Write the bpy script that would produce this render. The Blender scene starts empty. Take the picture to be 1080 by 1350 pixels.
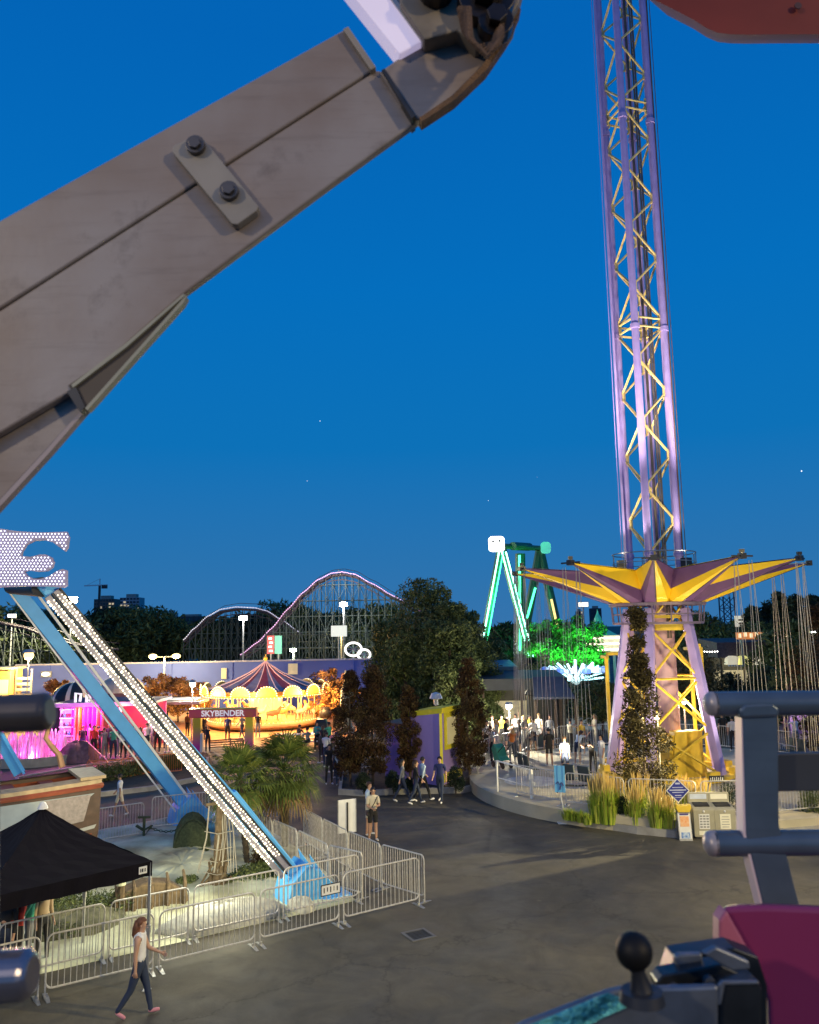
import bpy, math, random
import numpy as np
from mathutils import Vector, Matrix
R = math.radians
PI = math.pi
random.seed(7)
scene = bpy.context.scene
COL = scene.collection
# ------------------------------------------------------------------ camera
CAM_H = 6.6
FPX = 1060.0
PITCH = math.atan(153.0 / FPX)
ROLL = R(1.0)
_F = Vector((0, math.cos(PITCH), math.sin(PITCH)))
_R0 = Vector((1, 0, 0))
_U0 = Vector((0, -math.sin(PITCH), math.cos(PITCH)))
_R = _R0 * math.cos(ROLL) - _U0 * math.sin(ROLL)
_U = _U0 * math.cos(ROLL) + _R0 * math.sin(ROLL)
cd = bpy.data.cameras.new('camera')
cam = bpy.data.objects.new('camera', cd)
COL.objects.link(cam)
cam.matrix_world = Matrix(((_R.x, _U.x, -_F.x, 0), (_R.y, _U.y, -_F.y, 0), (_R.z, _U.z, -_F.z, CAM_H), (0, 0, 0, 1)))
cd.sensor_fit = 'HORIZONTAL'
cd.sensor_width = 36
cd.lens = 36 * FPX / 1080
cd.clip_start = 0.05
cd.clip_end = 5000
cd.dof.use_dof = True
cd.dof.focus_distance = 26
cd.dof.aperture_fstop = 8.5
scene.camera = cam
# ------------------------------------------------------------------ world: dusk sky
w = bpy.data.worlds.new('World')
scene.world = w
w.use_nodes = True
nt = w.node_tree
nt.nodes.clear()
wo = nt.nodes.new('ShaderNodeOutputWorld')
bg = nt.nodes.new('ShaderNodeBackground')
sky = nt.nodes.new('ShaderNodeTexSky')
sky.sky_type = 'NISHITA'
sky.sun_disc = False
sky.sun_elevation = R(-1.5)
sky.sun_rotation = R(200)
sky.altitude = 20
sky.air_density = 1.0
sky.dust_density = 0.3
sky.ozone_density = 6.0
tc = nt.nodes.new('ShaderNodeTexCoord')
sx = nt.nodes.new('ShaderNodeSeparateXYZ')
rp = nt.nodes.new('ShaderNodeValToRGB')
rp.color_ramp.elements[0].position = 0.0
rp.color_ramp.elements[0].color = (0.040, 0.185, 0.440, 1)
rp.color_ramp.elements[1].position = 0.62
rp.color_ramp.elements[1].color = (0.0008, 0.135, 0.500, 1)
for p_, c_ in ((0.08, (0.024, 0.182, 0.460, 1)), (0.22, (0.004, 0.176, 0.510, 1)), (0.4, (0.0012, 0.165, 0.540, 1))):
    e_ = rp.color_ramp.elements.new(p_)
    e_.color = c_
mx = nt.nodes.new('ShaderNodeMix')
mx.data_type = 'RGBA'
mx.inputs[0].default_value = 0.94
nt.links.new(tc.outputs['Generated'], sx.inputs[0])
nt.links.new(sx.outputs['Z'], rp.inputs[0])
skm = nt.nodes.new('ShaderNodeVectorMath')
skm.operation = 'SCALE'
skm.inputs[3].default_value = 0.10
nt.links.new(sky.outputs[0], skm.inputs[0])
nt.links.new(skm.outputs[0], mx.inputs[6])
nt.links.new(rp.outputs[0], mx.inputs[7])
nt.links.new(mx.outputs[2], bg.inputs[0])
bg.inputs[1].default_value = 1.0
nt.links.new(bg.outputs[0], wo.inputs[0])
# last glow of the set sun, behind the camera: very weak and soft
sl = bpy.data.lights.new('dusk_sun', 'SUN')
sl.energy = 0.10
sl.angle = R(25)
sl.color = (1.0, 0.85, 0.75)
so = bpy.data.objects.new('dusk_sun', sl)
COL.objects.link(so)
so.rotation_euler = (R(62), 0, R(-20))
scene.view_settings.view_transform = 'Standard'
scene.view_settings.look = 'None'
scene.view_settings.exposure = 0.0
scene.view_settings.gamma = 1.0

def lamp(name, loc, power, color=(1, .85, .6), size=.15, spot=None, target=None, blend=.5):
    l = bpy.data.lights.new(name, 'SPOT' if spot else 'POINT')
    l.energy = power
    l.color = color
    l.shadow_soft_size = size
    o = bpy.data.objects.new(name, l)
    COL.objects.link(o)
    o.location = loc
    if spot:
        l.spot_size = R(spot)
        l.spot_blend = blend
        d = Vector(target) - Vector(loc)
        o.rotation_euler = d.to_track_quat('-Z', 'Y').to_euler()
    return o

# ------------------------------------------------------------------ placing: a pixel of the photo and a distance, or a height over the ground
CP = Vector((0, 0, CAM_H))
def ray(x, y):
    return _F + _R * ((x - 540) / FPX) + _U * ((675 - y) / FPX)
def AT(x, y, Y):
    d = ray(x, y)
    return CP + d * (Y / d.y)
def G(x, y, h=0.0):
    d = ray(x, y)
    return CP + d * ((h - CAM_H) / d.z)
# ------------------------------------------------------------------ materials
MATS = {}
def mat(name, col, rough=.7, metal=0., var=.25, scale=3., bump=0., bscale=None, col2=None, emit=None, estr=0., noemit=False, spec=.5, trans=0., dirt=0.):
    if name in MATS:
        return MATS[name]
    m = bpy.data.materials.new(name)
    m.use_nodes = True
    n = m.node_tree
    b = n.nodes['Principled BSDF']
    b.inputs['Roughness'].default_value = rough
    b.inputs['Metallic'].default_value = metal
    b.inputs['Specular IOR Level'].default_value = spec
    c2 = col2 if col2 else tuple(c * (1 - var) for c in col)
    t = n.nodes.new('ShaderNodeTexCoord')
    ns = n.nodes.new('ShaderNodeTexNoise')
    ns.inputs['Scale'].default_value = scale
    ns.inputs['Detail'].default_value = 5
    r_ = n.nodes.new('ShaderNodeValToRGB')
    r_.color_ramp.elements[0].position = .35
    r_.color_ramp.elements[1].position = .68
    r_.color_ramp.elements[0].color = (*c2, 1)
    r_.color_ramp.elements[1].color = (*col, 1)
    n.links.new(t.outputs['Object'], ns.inputs['Vector'])
    n.links.new(ns.outputs['Fac'], r_.inputs[0])
    n.links.new(r_.outputs[0], b.inputs['Base Color'])
    if bump:
        bn = n.nodes.new('ShaderNodeTexNoise')
        bn.inputs['Scale'].default_value = bscale or scale * 8
        bn.inputs['Detail'].default_value = 6
        bp = n.nodes.new('ShaderNodeBump')
        bp.inputs['Strength'].default_value = bump
        bp.inputs['Distance'].default_value = .02
        n.links.new(t.outputs['Object'], bn.inputs['Vector'])
        n.links.new(bn.outputs['Fac'], bp.inputs['Height'])
        n.links.new(bp.outputs[0], b.inputs['Normal'])
    if emit:
        b.inputs['Emission Color'].default_value = (*emit, 1)
        b.inputs['Emission Strength'].default_value = estr
        if noemit:
            m.cycles.emission_sampling = 'NONE'
    MATS[name] = m
    return m
def glow(name, c, s, noemit=True):
    return mat(name, tuple(min(.8, x) for x in c), .5, 0, 0, emit=c, estr=s, noemit=noemit)
# ------------------------------------------------------------------ mesh building
def rotz(a): return Matrix.Rotation(a, 3, 'Z')
class MB:
    def __init__(s): s.v = []; s.f = []; s.mi = []
    def add(s, vs, fs, m=0):
        o = len(s.v)
        s.v += [Vector(v) for v in vs]
        s.f += [tuple(i + o for i in f) for f in fs]
        s.mi += [m] * len(fs)
        return s
    def box(s, c, d, Rm=None, m=0):
        c = Vector(c); x, y, z = [k / 2 for k in d]
        P = [Vector((a * x, b * y, e * z)) for e in (-1, 1) for b in (-1, 1) for a in (-1, 1)]
        if Rm is not None: P = [Rm @ p for p in P]
        return s.add([c + p for p in P], [(0, 2, 3, 1), (4, 5, 7, 6), (0, 1, 5, 4), (2, 6, 7, 3), (0, 4, 6, 2), (1, 3, 7, 5)], m)
    def bar(s, a, b, w_, h_, up=(0, 0, 1), m=0):
        a = Vector(a); b = Vector(b); d = (b - a); L = d.length
        if L < 1e-6: return s
        d /= L; u = Vector(up)
        sd = d.cross(u)
        if sd.length < 1e-4: sd = d.cross(Vector((1, 0, 0)))
        sd.normalize(); u = sd.cross(d)
        sd *= w_ / 2; u = u * (h_ / 2)
        P = [p + i * sd + j * u for p in (a, b) for i, j in ((-1, -1), (1, -1), (1, 1), (-1, 1))]
        return s.add(P, [(3, 2, 1, 0), (4, 5, 6, 7), (0, 1, 5, 4), (1, 2, 6, 5), (2, 3, 7, 6), (3, 0, 4, 7)], m)
    def tube(s, a, b, r0, r1=None, n=8, m=0, cap=True):
        return s.path([a, b], [r0, r0 if r1 is None else r1], n, m, cap)
    def path(s, pts, r, n=6, m=0, cap=True, closed=False):
        pts = [Vector(p) for p in pts]; N = len(pts)
        if not isinstance(r, (list, tuple)): r = [r] * N
        vs = []; pu = None
        for i, p in enumerate(pts):
            if closed: d = pts[(i + 1) % N] - pts[i - 1]
            else: d = pts[min(i + 1, N - 1)] - pts[max(i - 1, 0)]
            if d.length < 1e-9: d = Vector((0, 0, 1))
            d.normalize()
            if pu is None:
                pu = d.orthogonal().normalized()
            else:
                pu = (pu - d * pu.dot(d))
                if pu.length < 1e-5: pu = d.orthogonal()
                pu.normalize()
            q = d.cross(pu)
            for k in range(n):
                a = 2 * PI * k / n
                vs.append(p + (pu * math.cos(a) + q * math.sin(a)) * r[i])
        fs = []
        for i in range(N if closed else N - 1):
            j = (i + 1) % N
            for k in range(n):
                l = (k + 1) % n
                fs.append((i * n + k, i * n + l, j * n + l, j * n + k))
        if cap and not closed:
            fs.append(tuple(range(n - 1, -1, -1)))
            fs.append(tuple((N - 1) * n + k for k in range(n)))
        return s.add(vs, fs, m)
    def lathe(s, prof, c=(0, 0, 0), n=16, m=0, M=None, mf=None):
        c = Vector(c); vs = []
        for r_, z in prof:
            for k in range(n):
                a = 2 * PI * k / n
                p = Vector((r_ * math.cos(a), r_ * math.sin(a), z))
                if M is not None: p = M @ p
                vs.append(c + p)
        o = len(s.v); s.v += vs
        for i in range(len(prof) - 1):
            for k in range(n):
                l = (k + 1) % n
                s.f.append((o + i * n + k, o + i * n + l, o + (i + 1) * n + l, o + (i + 1) * n + k))
                s.mi.append(mf(i, k) if mf else m)
        return s
    def ball(s, c, r, n=8, m=0, sc=(1, 1, 1)):
        h = max(4, n // 2 + 1)
        pr = [(max(1e-4, math.sin(PI * i / h)) * r, -math.cos(PI * i / h) * r) for i in range(h + 1)]
        M = Matrix.Diagonal(sc)
        return s.lathe(pr, c, n, m, M)
    def ico(s, c, r, m=0):   # octahedron for tiny bulbs
        c = Vector(c)
        P = [c + Vector(d) * r for d in ((1, 0, 0), (-1, 0, 0), (0, 1, 0), (0, -1, 0), (0, 0, 1), (0, 0, -1))]
        return s.add(P, [(0, 2, 4), (2, 1, 4), (1, 3, 4), (3, 0, 4), (2, 0, 5), (1, 2, 5), (3, 1, 5), (0, 3, 5)], m)
    def prism(s, pts, d, m=0, m2=None):
        pts = [Vector(p) for p in pts]; d = Vector(d); n = len(pts)
        nn = Vector((0, 0, 0))
        for i in range(n):
            nn += pts[i].cross(pts[(i + 1) % n])
        if nn.dot(d) > 0: pts = pts[::-1]
        vs = pts + [p + d for p in pts]
        fs = [tuple(range(n)), tuple(range(2 * n - 1, n - 1, -1))]
        s.add(vs, fs, m)
        o = len(s.v) - 2 * n
        for i in range(n):
            j = (i + 1) % n
            s.f.append((o + j, o + i, o + n + i, o + n + j)); s.mi.append(m if m2 is None else m2)
        return s
    def build(s, name, mats, parent=None, smooth=False, bevel=0., world=False, seg=2):
        me = bpy.data.meshes.new(name)
        off = Vector((0, 0, 0))
        if world and parent is not None:
            p = parent
            while p is not None:
                off += p.location; p = p.parent
        me.from_pydata([tuple(v - off) for v in s.v], [], s.f)
        if not isinstance(mats, (list, tuple)): mats = [mats]
        for mm in mats: me.materials.append(mm)
        if len(mats) > 1: me.polygons.foreach_set('material_index', s.mi)
        if smooth:
            me.polygons.foreach_set('use_smooth', [True] * len(me.polygons))
        me.update()
        o = bpy.data.objects.new(name, me)
        COL.objects.link(o)
        if parent is not None: o.parent = parent
        if smooth and not bevel:
            md = o.modifiers.new('es', 'EDGE_SPLIT'); md.split_angle = R(45)
        if bevel:
            md = o.modifiers.new('bv', 'BEVEL'); md.width = bevel; md.segments = seg; md.limit_method = 'ANGLE'; md.angle_limit = R(35)
            md.harden_normals = False
        return o
def tag(o, label=None, cat=None, group=None, kind=None):
    if label: o['label'] = label
    if cat: o['category'] = cat
    if group: o['group'] = group
    if kind: o['kind'] = kind
    return o
def thing(name, label, cat, loc=(0, 0, 0), rz=0, group=None):
    o = bpy.data.objects.new(name, None)
    COL.objects.link(o); o.location = loc; o.rotation_euler = (0, 0, rz)
    o.empty_display_size = .2
    return tag(o, label, cat, group)
def dup(o, loc=None, rz=None, label=None, group=None, parent=None, sc=None):
    c = o.copy(); COL.objects.link(c)
    if parent is not None: c.parent = parent
    if loc is not None: c.location = loc
    if rz is not None: c.rotation_euler = (0, 0, rz)
    if sc is not None: c.scale = sc
    if label: c['label'] = label
    if group: c['group'] = group
    for ch in list(o.children): dup(ch, parent=c)
    return c
def text(name, body, size, m, parent, loc, rot, depth=.01, sx=1., bold=0.):
    cu = bpy.data.curves.new(name, 'FONT')
    cu.body = body; cu.size = size; cu.extrude = depth; cu.align_x = 'CENTER'; cu.align_y = 'CENTER'; cu.offset = bold
    t = bpy.data.objects.new(name, cu)
    me = bpy.data.meshes.new_from_object(t)
    bpy.data.objects.remove(t)
    me.materials.clear(); me.materials.append(m)
    o = bpy.data.objects.new(name, me); COL.objects.link(o)
    o.parent = parent; o.location = loc; o.rotation_euler = rot; o.scale = (sx, 1, 1)
    return o
# ------------------------------------------------------------------ setting
def asphalt():
    m = bpy.data.materials.new('asphalt'); m.use_nodes = True
    n = m.node_tree; b = n.nodes['Principled BSDF']; L = n.links.new
    t = n.nodes.new('ShaderNodeTexCoord')
    def noise(sc, det=6, rg=.6, dist=0.):
        k = n.nodes.new('ShaderNodeTexNoise'); k.inputs['Scale'].default_value = sc; k.inputs['Detail'].default_value = det
        k.inputs['Roughness'].default_value = rg; k.inputs['Distortion'].default_value = dist
        L(t.outputs['Object'], k.inputs['Vector']); return k
    def ramp(src, a, b_, ca, cb):
        k = n.nodes.new('ShaderNodeValToRGB'); k.color_ramp.elements[0].position = a; k.color_ramp.elements[1].position = b_
        k.color_ramp.elements[0].color = (*ca, 1); k.color_ramp.elements[1].color = (*cb, 1); L(src, k.inputs[0]); return k
    def mul(a, c, f=1.):
        k = n.nodes.new('ShaderNodeMix'); k.data_type = 'RGBA'; k.blend_type = 'MULTIPLY'; k.inputs[0].default_value = f
        L(a, k.inputs[6]); L(c, k.inputs[7]); return k.outputs[2]
    big = ramp(noise(.16, 5, .55, .6).outputs['Fac'], .38, .66, (.060, .056, .046), (.130, .115, .080))
    mid = ramp(noise(1.1, 8, .7, 1.2).outputs['Fac'], .30, .72, (.62, .62, .64), (1.15, 1.13, 1.08))
    fine = ramp(noise(60, 3, .7).outputs['Fac'], .30, .75, (.62, .62, .62), (1.3, 1.3, 1.3))
    # oil spots and gum
    vo = n.nodes.new('ShaderNodeTexVoronoi'); vo.inputs['Scale'].default_value = 1.3; vo.inputs['Randomness'].default_value = 1
    L(t.outputs['Object'], vo.inputs['Vector'])
    sp = ramp(vo.outputs['Distance'], .035, .075, (.62, .60, .58), (1, 1, 1))
    vo2 = n.nodes.new('ShaderNodeTexVoronoi'); vo2.inputs['Scale'].default_value = .45
    L(t.outputs['Object'], vo2.inputs['Vector'])
    sp2 = ramp(vo2.outputs['Distance'], .02, .032, (2.2, 2.1, 1.9), (1, 1, 1))
    # cracks
    wv = n.nodes.new('ShaderNodeTexVoronoi'); wv.feature = 'DISTANCE_TO_EDGE'; wv.inputs['Scale'].default_value = .17
    dn = noise(.9, 6, .7)
    mixv = n.nodes.new('ShaderNodeMix'); mixv.data_type = 'VECTOR'; mixv.inputs[0].default_value = .35
    L(t.outputs['Object'], mixv.inputs[4]); L(dn.outputs['Color'], mixv.inputs[5]); 
    sc_ = n.nodes.new('ShaderNodeVectorMath'); sc_.operation = 'MULTIPLY_ADD'; sc_.inputs[1].default_value = (1.6, 1.6, 1.6)
    L(dn.outputs['Color'], sc_.inputs[0]); L(t.outputs['Object'], sc_.inputs[2]); L(sc_.outputs[0], wv.inputs['Vector'])
    cr = ramp(wv.outputs['Distance'], .0015, .006, (.5, .5, .5), (1, 1, 1))
    c = mul(mul(mul(mul(mul(big.outputs[0], mid.outputs[0]), fine.outputs[0], .8), sp.outputs[0], .8), cr.outputs[0], .8), sp2.outputs[0], .5)
    L(c, b.inputs['Base Color'])
    rr = ramp(noise(.7, 5).outputs['Fac'], .3, .7, (.62,) * 3, (.92,) * 3)
    L(rr.outputs[0], b.inputs['Roughness'])
    bp = n.nodes.new('ShaderNodeBump'); bp.inputs['Strength'].default_value = .5; bp.inputs['Distance'].default_value = .012
    L(noise(90, 4, .8).outputs['Fac'], bp.inputs['Height']); L(bp.outputs[0], b.inputs['Normal'])
    return m
M_ASPH = asphalt()
M_CONC = mat('concrete', (.34, .33, .30), .85, var=.3, scale=1.6, bump=.3, bscale=30)
M_DECK = mat('deck_concrete', (.50, .45, .33), .85, var=.25, scale=.9, bump=.2, bscale=30)
M_KERB = mat('kerb_concrete', (.36, .35, .33), .85, var=.35, scale=2.5, bump=.3, bscale=40)
M_SAND = mat('pale_sand', (.70, .72, .50), .95, col2=(.20, .19, .12), scale=.75, bump=.8, bscale=9)
M_SOIL = mat('soil', (.07, .055, .035), .95, var=.5, scale=5, bump=.6)
M_STEEL = mat('galvanised_steel', (.48, .48, .47), .42, .7, var=.3, scale=9)
M_WHITE = mat('white_paint', (.75, .75, .73), .45, var=.12, scale=4)
M_BLACK = mat('black_plastic', (.015, .015, .017), .5, var=.2)
M_DARK = mat('dark_metal', (.04, .042, .048), .45, .3, var=.3)

g = MB(); g.add([(-1500, -60, 0), (1500, -60, 0), (1500, 3000, 0), (-1500, 3000, 0)], [(0, 1, 2, 3)])
tag(g.build('ground', M_ASPH), kind='structure')
# plaza under the carousel, the orange lamp light put into the paving colour
def sheet(name, pts, z, m):
    b = MB(); b.prism([(p[0], p[1], -.02) for p in pts], (0, 0, z + .02)); return tag(b.build(name, m), kind='structure')
M_PLAZA = mat('plaza_paving', (.46, .25, .12), .75, var=.3, scale=1.2, bump=.2)
sheet('plaza_path', [G(150, 985), G(420, 985), (2, 60), (2, 69.5), (-45, 69.5), (-45, 50)], .008, M_PLAZA)
# sand island of the ship ride (inside the inner barricades)
sandpts = [G(-140, 1330), G(110, 1272), G(251, 1240), G(372, 1212), G(470, 1188), G(430, 1150), G(392, 1118), G(340, 1085), G(275, 1066), G(200, 1082), G(120, 1097), G(-60, 1135)]
sb = MB(); cx = sum((p for p in sandpts), Vector()) / len(sandpts)
ring = []
N = len(sandpts)
for i in range(N):
    a = sandpts[i]; b = sandpts[(i + 1) % N]
    for k in range(6): ring.append(a.lerp(b, k / 6))
vs = [(cx.x, cx.y, .16)]; fs = []; M_ = len(ring); NR = 14
rnd = random.Random(3)
for j in range(1, NR + 1):
    for p in ring:
        q = cx.lerp(p, j / NR)
        z = .012 if j == NR else .05 + .12 * (1 - j / NR) + .07 * math.sin(q.x * 1.7) * math.cos(q.y * 1.3) + rnd.uniform(0, .05)
        vs.append((q.x, q.y, max(.012, z)))
for i in range(M_): fs.append((0, 1 + i, 1 + (i + 1) % M_))
for j in range(NR - 1):
    for i in range(M_):
        k = (i + 1) % M_; o = 1 + j * M_; q = 1 + (j + 1) * M_
        fs.append((o + i, q + i, q + k, o + k))
sb.add(vs, fs)
tag(sb.build('sand', M_SAND, smooth=True), kind='structure')
# drain cover
dr = thing('drain_cover', 'square iron drain grate set in the asphalt in front of the barricades', 'drain cover', G(552, 1233))
b = MB()
dy = .26
for sx_, sy_, wx, wy in ((0, dy, 2 * dy + .06, .06), (0, -dy, 2 * dy + .06, .06), (dy, 0, .06, 2 * dy - .06), (-dy, 0, .06, 2 * dy - .06)):
    b.box((sx_, sy_, .008), (wx, wy, .02))
b.build('frame', mat('iron_frame', (.16, .155, .15), .6, .3), dr)
b = MB()
for k in range(7): b.box((0, -dy + .06 + k * .066, .004), (2 * dy - .07, .035, .014))
b.build('grate', M_DARK, dr)
dr.rotation_euler = (0, 0, R(28))
# tower platform: round concrete plinth
TCX, TCY = AT(872, 900, 34.3).x, 34.3
DECK = .5; RD = 8.1
b = MB()
b.lathe([(.001, DECK), (RD - .12, DECK), (RD, DECK - .05), (RD, 0), (RD, -.1)], (TCX, TCY, 0), 96)
pf = tag(b.build('ride_platform', M_DECK, smooth=True), kind='structure')
# paint patch
b = MB(); c0 = G(690, 1032, DECK)
b.lathe([(.001, DECK + .005), (1.1, DECK + .004)], (c0.x + .4, c0.y + .3, 0), 40)
tag(b.build('deck_marking', mat('worn_white_marking', (.6, .6, .57), .8, var=.3)), kind='structure')
# planting beds with kerbs
def bed(name, pts, h=.22, kw=.16, soil=True):
    P = [Vector((p[0], p[1], 0)) for p in pts]; n = len(P)
    c = sum(P, Vector()) / n
    b = MB(); inn = [p + (c - p).normalized() * kw for p in P]
    for i in range(n):
        j = (i + 1) % n
        b.add([P[i], P[j], P[j] + Vector((0, 0, h)), P[i] + Vector((0, 0, h)), inn[i], inn[j], inn[j] + Vector((0, 0, h)), inn[i] + Vector((0, 0, h))],
              [(0, 1, 2, 3), (3, 2, 6, 7), (5, 4, 7, 6)])
    tag(b.build('kerb', M_KERB), kind='structure')
    b = MB(); b.add([(p.x, p.y, h - .05) for p in inn], [tuple(range(n))])
    tag(b.build('planting_bed', M_SOIL), kind='structure')
def arc(c, r, a0, a1, n=14): return [(c[0] + r * math.cos(R(a0 + (a1 - a0) * k / n)), c[1] + r * math.sin(R(a0 + (a1 - a0) * k / n))) for k in range(n + 1)]
front = [G(738, 1085), G(790, 1092), G(840, 1100), G(890, 1105), G(940, 1103), G(1000, 1097), G(1080, 1086), G(1180, 1070)]
back = arc((TCX, TCY), RD + .06, -55, -116, 12)
bed('planter', [tuple(p)[:2] for p in front] + back)
bed('planter', [tuple(G(x, y))[:2] for x, y in ((446, 1048), (480, 1050), (515, 1048), (560, 1047), (610, 1046), (636, 1040), (640, 1020), (560, 1014), (500, 1014), (450, 1022))])
bed('planter', [tuple(G(x, y))[:2] for x, y in ((20, 1068), (122, 1052), (200, 1043), (272, 1028), (275, 1003), (200, 1005), (120, 1012), (20, 1030))], .2)
# ------------------------------------------------------------------ swing tower
M_PURP = mat('purple_paint', (.42, .33, .68), .42, var=.15, scale=2)
M_YELO = mat('yellow_paint', (.80, .56, .05), .45, var=.2, scale=3)
M_CREAM = mat('cream_steel', (.80, .62, .22), .5, var=.25, scale=4)
M_CANY = mat('yellow_canopy', (.85, .56, .01), .5, var=.1, scale=1.5)
M_CANP = mat('purple_canopy', (.13, .055, .17), .55, var=.2, scale=1.5)
M_PINK = mat('pink_steel', (.55, .36, .40), .5, var=.2)
M_RUST = mat('brown_rail', (.16, .09, .06), .7, var=.4)
A0 = math.atan2(-TCY, -TCX)
def pol(r, a, z): return Vector((r * math.cos(a), r * math.sin(a), z))
tw = thing('swing_tower', 'tall purple lattice swing ride tower with yellow and purple star canopy on the round platform', 'ride tower', (TCX, TCY, 0))
ZT = 52.
ZH = 8.8
ZL = AT(872, 795, 32.6).z         # lower canopy ring
ZTIP = AT(762, 738, 28.9).z
rc = 1.02
cang = [A0 - R(10.6) + k * PI / 2 for k in range(4)]
for k, a in enumerate(cang):
    b = MB(); b.tube(pol(rc, a, ZL - .6), pol(rc, a, ZT), .155, n=12)
    for z in np.arange(9.5, ZT, 9.9):
        b.tube(pol(rc, a, z - .1), pol(rc, a, z + .1), .2, n=12)
    b.build('chord', M_PURP, tw, smooth=True)
# lattice per face
bay = 1.42
for k in range(4):
    a, c = cang[k], cang[(k + 1) % 4]
    b = MB(); nodes = []
    z = ZH + .7; i = 0; sec = 0
    P = lambda s_, z_: pol(rc * .97, a if s_ == 0 else c, z_)
    s_ = k % 2
    while z < ZT - 2:
        z2 = z + bay
        b.tube(P(s_, z), P(1 - s_, z2), .052, n=5, cap=False)
        nodes.append((s_, z)); s_ = 1 - s_; z = z2; i += 1
        if i % 7 == 0:
            b.tube(P(0, z + .02), P(1, z + .02), .05, n=5, cap=False)
            b.tube(P(0, z + .42), P(1, z + .42), .05, n=5, cap=False)
            nodes.append((0, z + .1)); nodes.append((1, z + .1)); nodes.append((0, z + .4)); nodes.append((1, z + .4))
            z += .42
    for s_, z in nodes:
        p = P(s_, z); q = P(1 - s_, z); d = (q - p).normalized()
        b.bar(p + d * .10 + Vector((0, 0, -.24)), p + d * .10 + Vector((0, 0, .24)), .22, .05, up=d.cross(Vector((0, 0, 1))))
    b.build('bracing', M_CREAM, tw)
# inner guide rail, ladder and counterweight cables
b = MB()
a = A0 + R(55)
for da in (-.16, .16):
    b.tube(pol(.55, a + da, 6), pol(.55, a + da, ZT), .045, n=6)
for z in np.arange(7, ZT, .33): b.tube(pol(.55, a - .16, z), pol(.55, a + .16, z), .02, n=4, cap=False)
b.build('ladder', mat('brown_ladder', (.12, .10, .09), .6), tw)
b = MB(); b.tube(pol(.28, A0 + .7, 6), pol(.28, A0 + .7, ZT), .06, n=8); b.build('cable_duct', mat('brown_ladder', (.12, .10, .09), .6), tw)
for da, m_ in ((R(-82), M_PURP), (R(84), M_RUST)):
    b = MB(); p = pol(1.17, A0 + da, 0); q = Vector((p.x, p.y, 0))
    b.bar(q + Vector((0, 0, 8.6)), q + Vector((0, 0, ZT)), .07, .09)
    b.tube(q * 1.12 + Vector((0, 0, 8.6)), q * 1.12 + Vector((0, 0, ZT)), .018, n=5)
    b.build('guide_rail', m_, tw)
# work platform above the canopy with rail
b = MB()
b.lathe([(1.0, 8.75), (1.75, 8.75), (1.75, 8.68), (1.0, 8.68)], n=24)
b.path([pol(1.72, k * PI / 12, 9.55) for k in range(24)], .025, 5, closed=True)
b.path([pol(1.72, k * PI / 12, 9.15) for k in range(24)], .018, 5, closed=True)
for k in range(12): b.tube(pol(1.72, k * PI / 6, 8.7), pol(1.72, k * PI / 6, 9.55), .022, n=5)
b.build('service_platform', M_STEEL, tw)
for k in range(6):
    b = MB(); b.box(pol(1.5, k * PI / 3 + .2, 9.0), (.32, .32, .55), rotz(k * PI / 3)); b.build('winch_box', M_DARK, tw)
# star canopy
NA = 12; rb = 1.85; rt = 6.0
T = [pol(rt, A0 + k * 2 * PI / NA, ZTIP) for k in range(NA)]
B0 = [pol(rb, A0 + k * 2 * PI / NA, ZL) for k in range(NA)]
BH = [pol(rb * .96, A0 + (k + .5) * 2 * PI / NA, ZL) for k in range(NA)]
V = [pol(2.75, A0 + (k + .5) * 2 * PI / NA, ZTIP - .22) for k in range(NA)]
TOPC = Vector((0, 0, ZTIP - .5))
def skin_(b, pts):
    n_ = (pts[1] - pts[0]).cross(pts[2] - pts[0]).normalized() * .012
    b.add(list(pts) + [p + n_ for p in pts], [(0, 1, 2), (5, 4, 3), (0, 3, 4, 1), (1, 4, 5, 2), (2, 5, 3, 0)])
by, bpp = MB(), MB()
for k in range(NA):
    km = (k - 1) % NA
    # side facing one way: lower purple, upper yellow ; other side: lower yellow, upper purple
    flip = True if k == 0 else (k <= NA // 2)
    lo1, up1 = (bpp, by) if k % 2 else (by, bpp)
    lo2, up2 = (bpp, by) if km % 2 else (by, bpp)
    mid1 = B0[k].lerp(V[k], .5); mid2 = B0[k].lerp(V[km], .5)
    # right side (towards k+.5)
    Ma, Mb = BH[k].lerp(V[k], .42), BH[km].lerp(V[km], .42)
    skin_(lo1, (T[k], B0[k], BH[k])); skin_(lo1, (T[k], BH[k], Ma)); skin_(up1, (T[k], Ma, V[k]))
    skin_(lo2, (T[k], BH[km], B0[k])); skin_(lo2, (T[k], Mb, BH[km])); skin_(up2, (T[k], V[km], Mb))
    # roof on top
    skin_(by if k % 2 else bpp, (T[k] + Vector((0, 0, .03)), V[k] + Vector((0, 0, .02)), TOPC)); skin_(by if k % 2 else bpp, (T[k] + Vector((0, 0, .03)), TOPC, V[km] + Vector((0, 0, .02))))
by.build('yellow_canopy_panels', M_CANY, tw)
bpp.build('purple_canopy_panels', M_CANP, tw)
for k in range(NA):
    b = MB(); b.tube(B0[k] * 1.002, T[k], .035, n=5)
    b.tube(B0[k], V[k], .022, n=4); b.tube(B0[k], V[k - 1], .022, n=4)
    b.box(T[k], (.22, .22, .2), rotz(A0 + k * 2 * PI / NA)); 
    d = pol(1, A0 + k * 2 * PI / NA + PI / 2, 0)
    b.bar(T[k] - d * .42, T[k] + d * .42, .06, .06)
    b.build('arm', M_DARK, tw)
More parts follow.
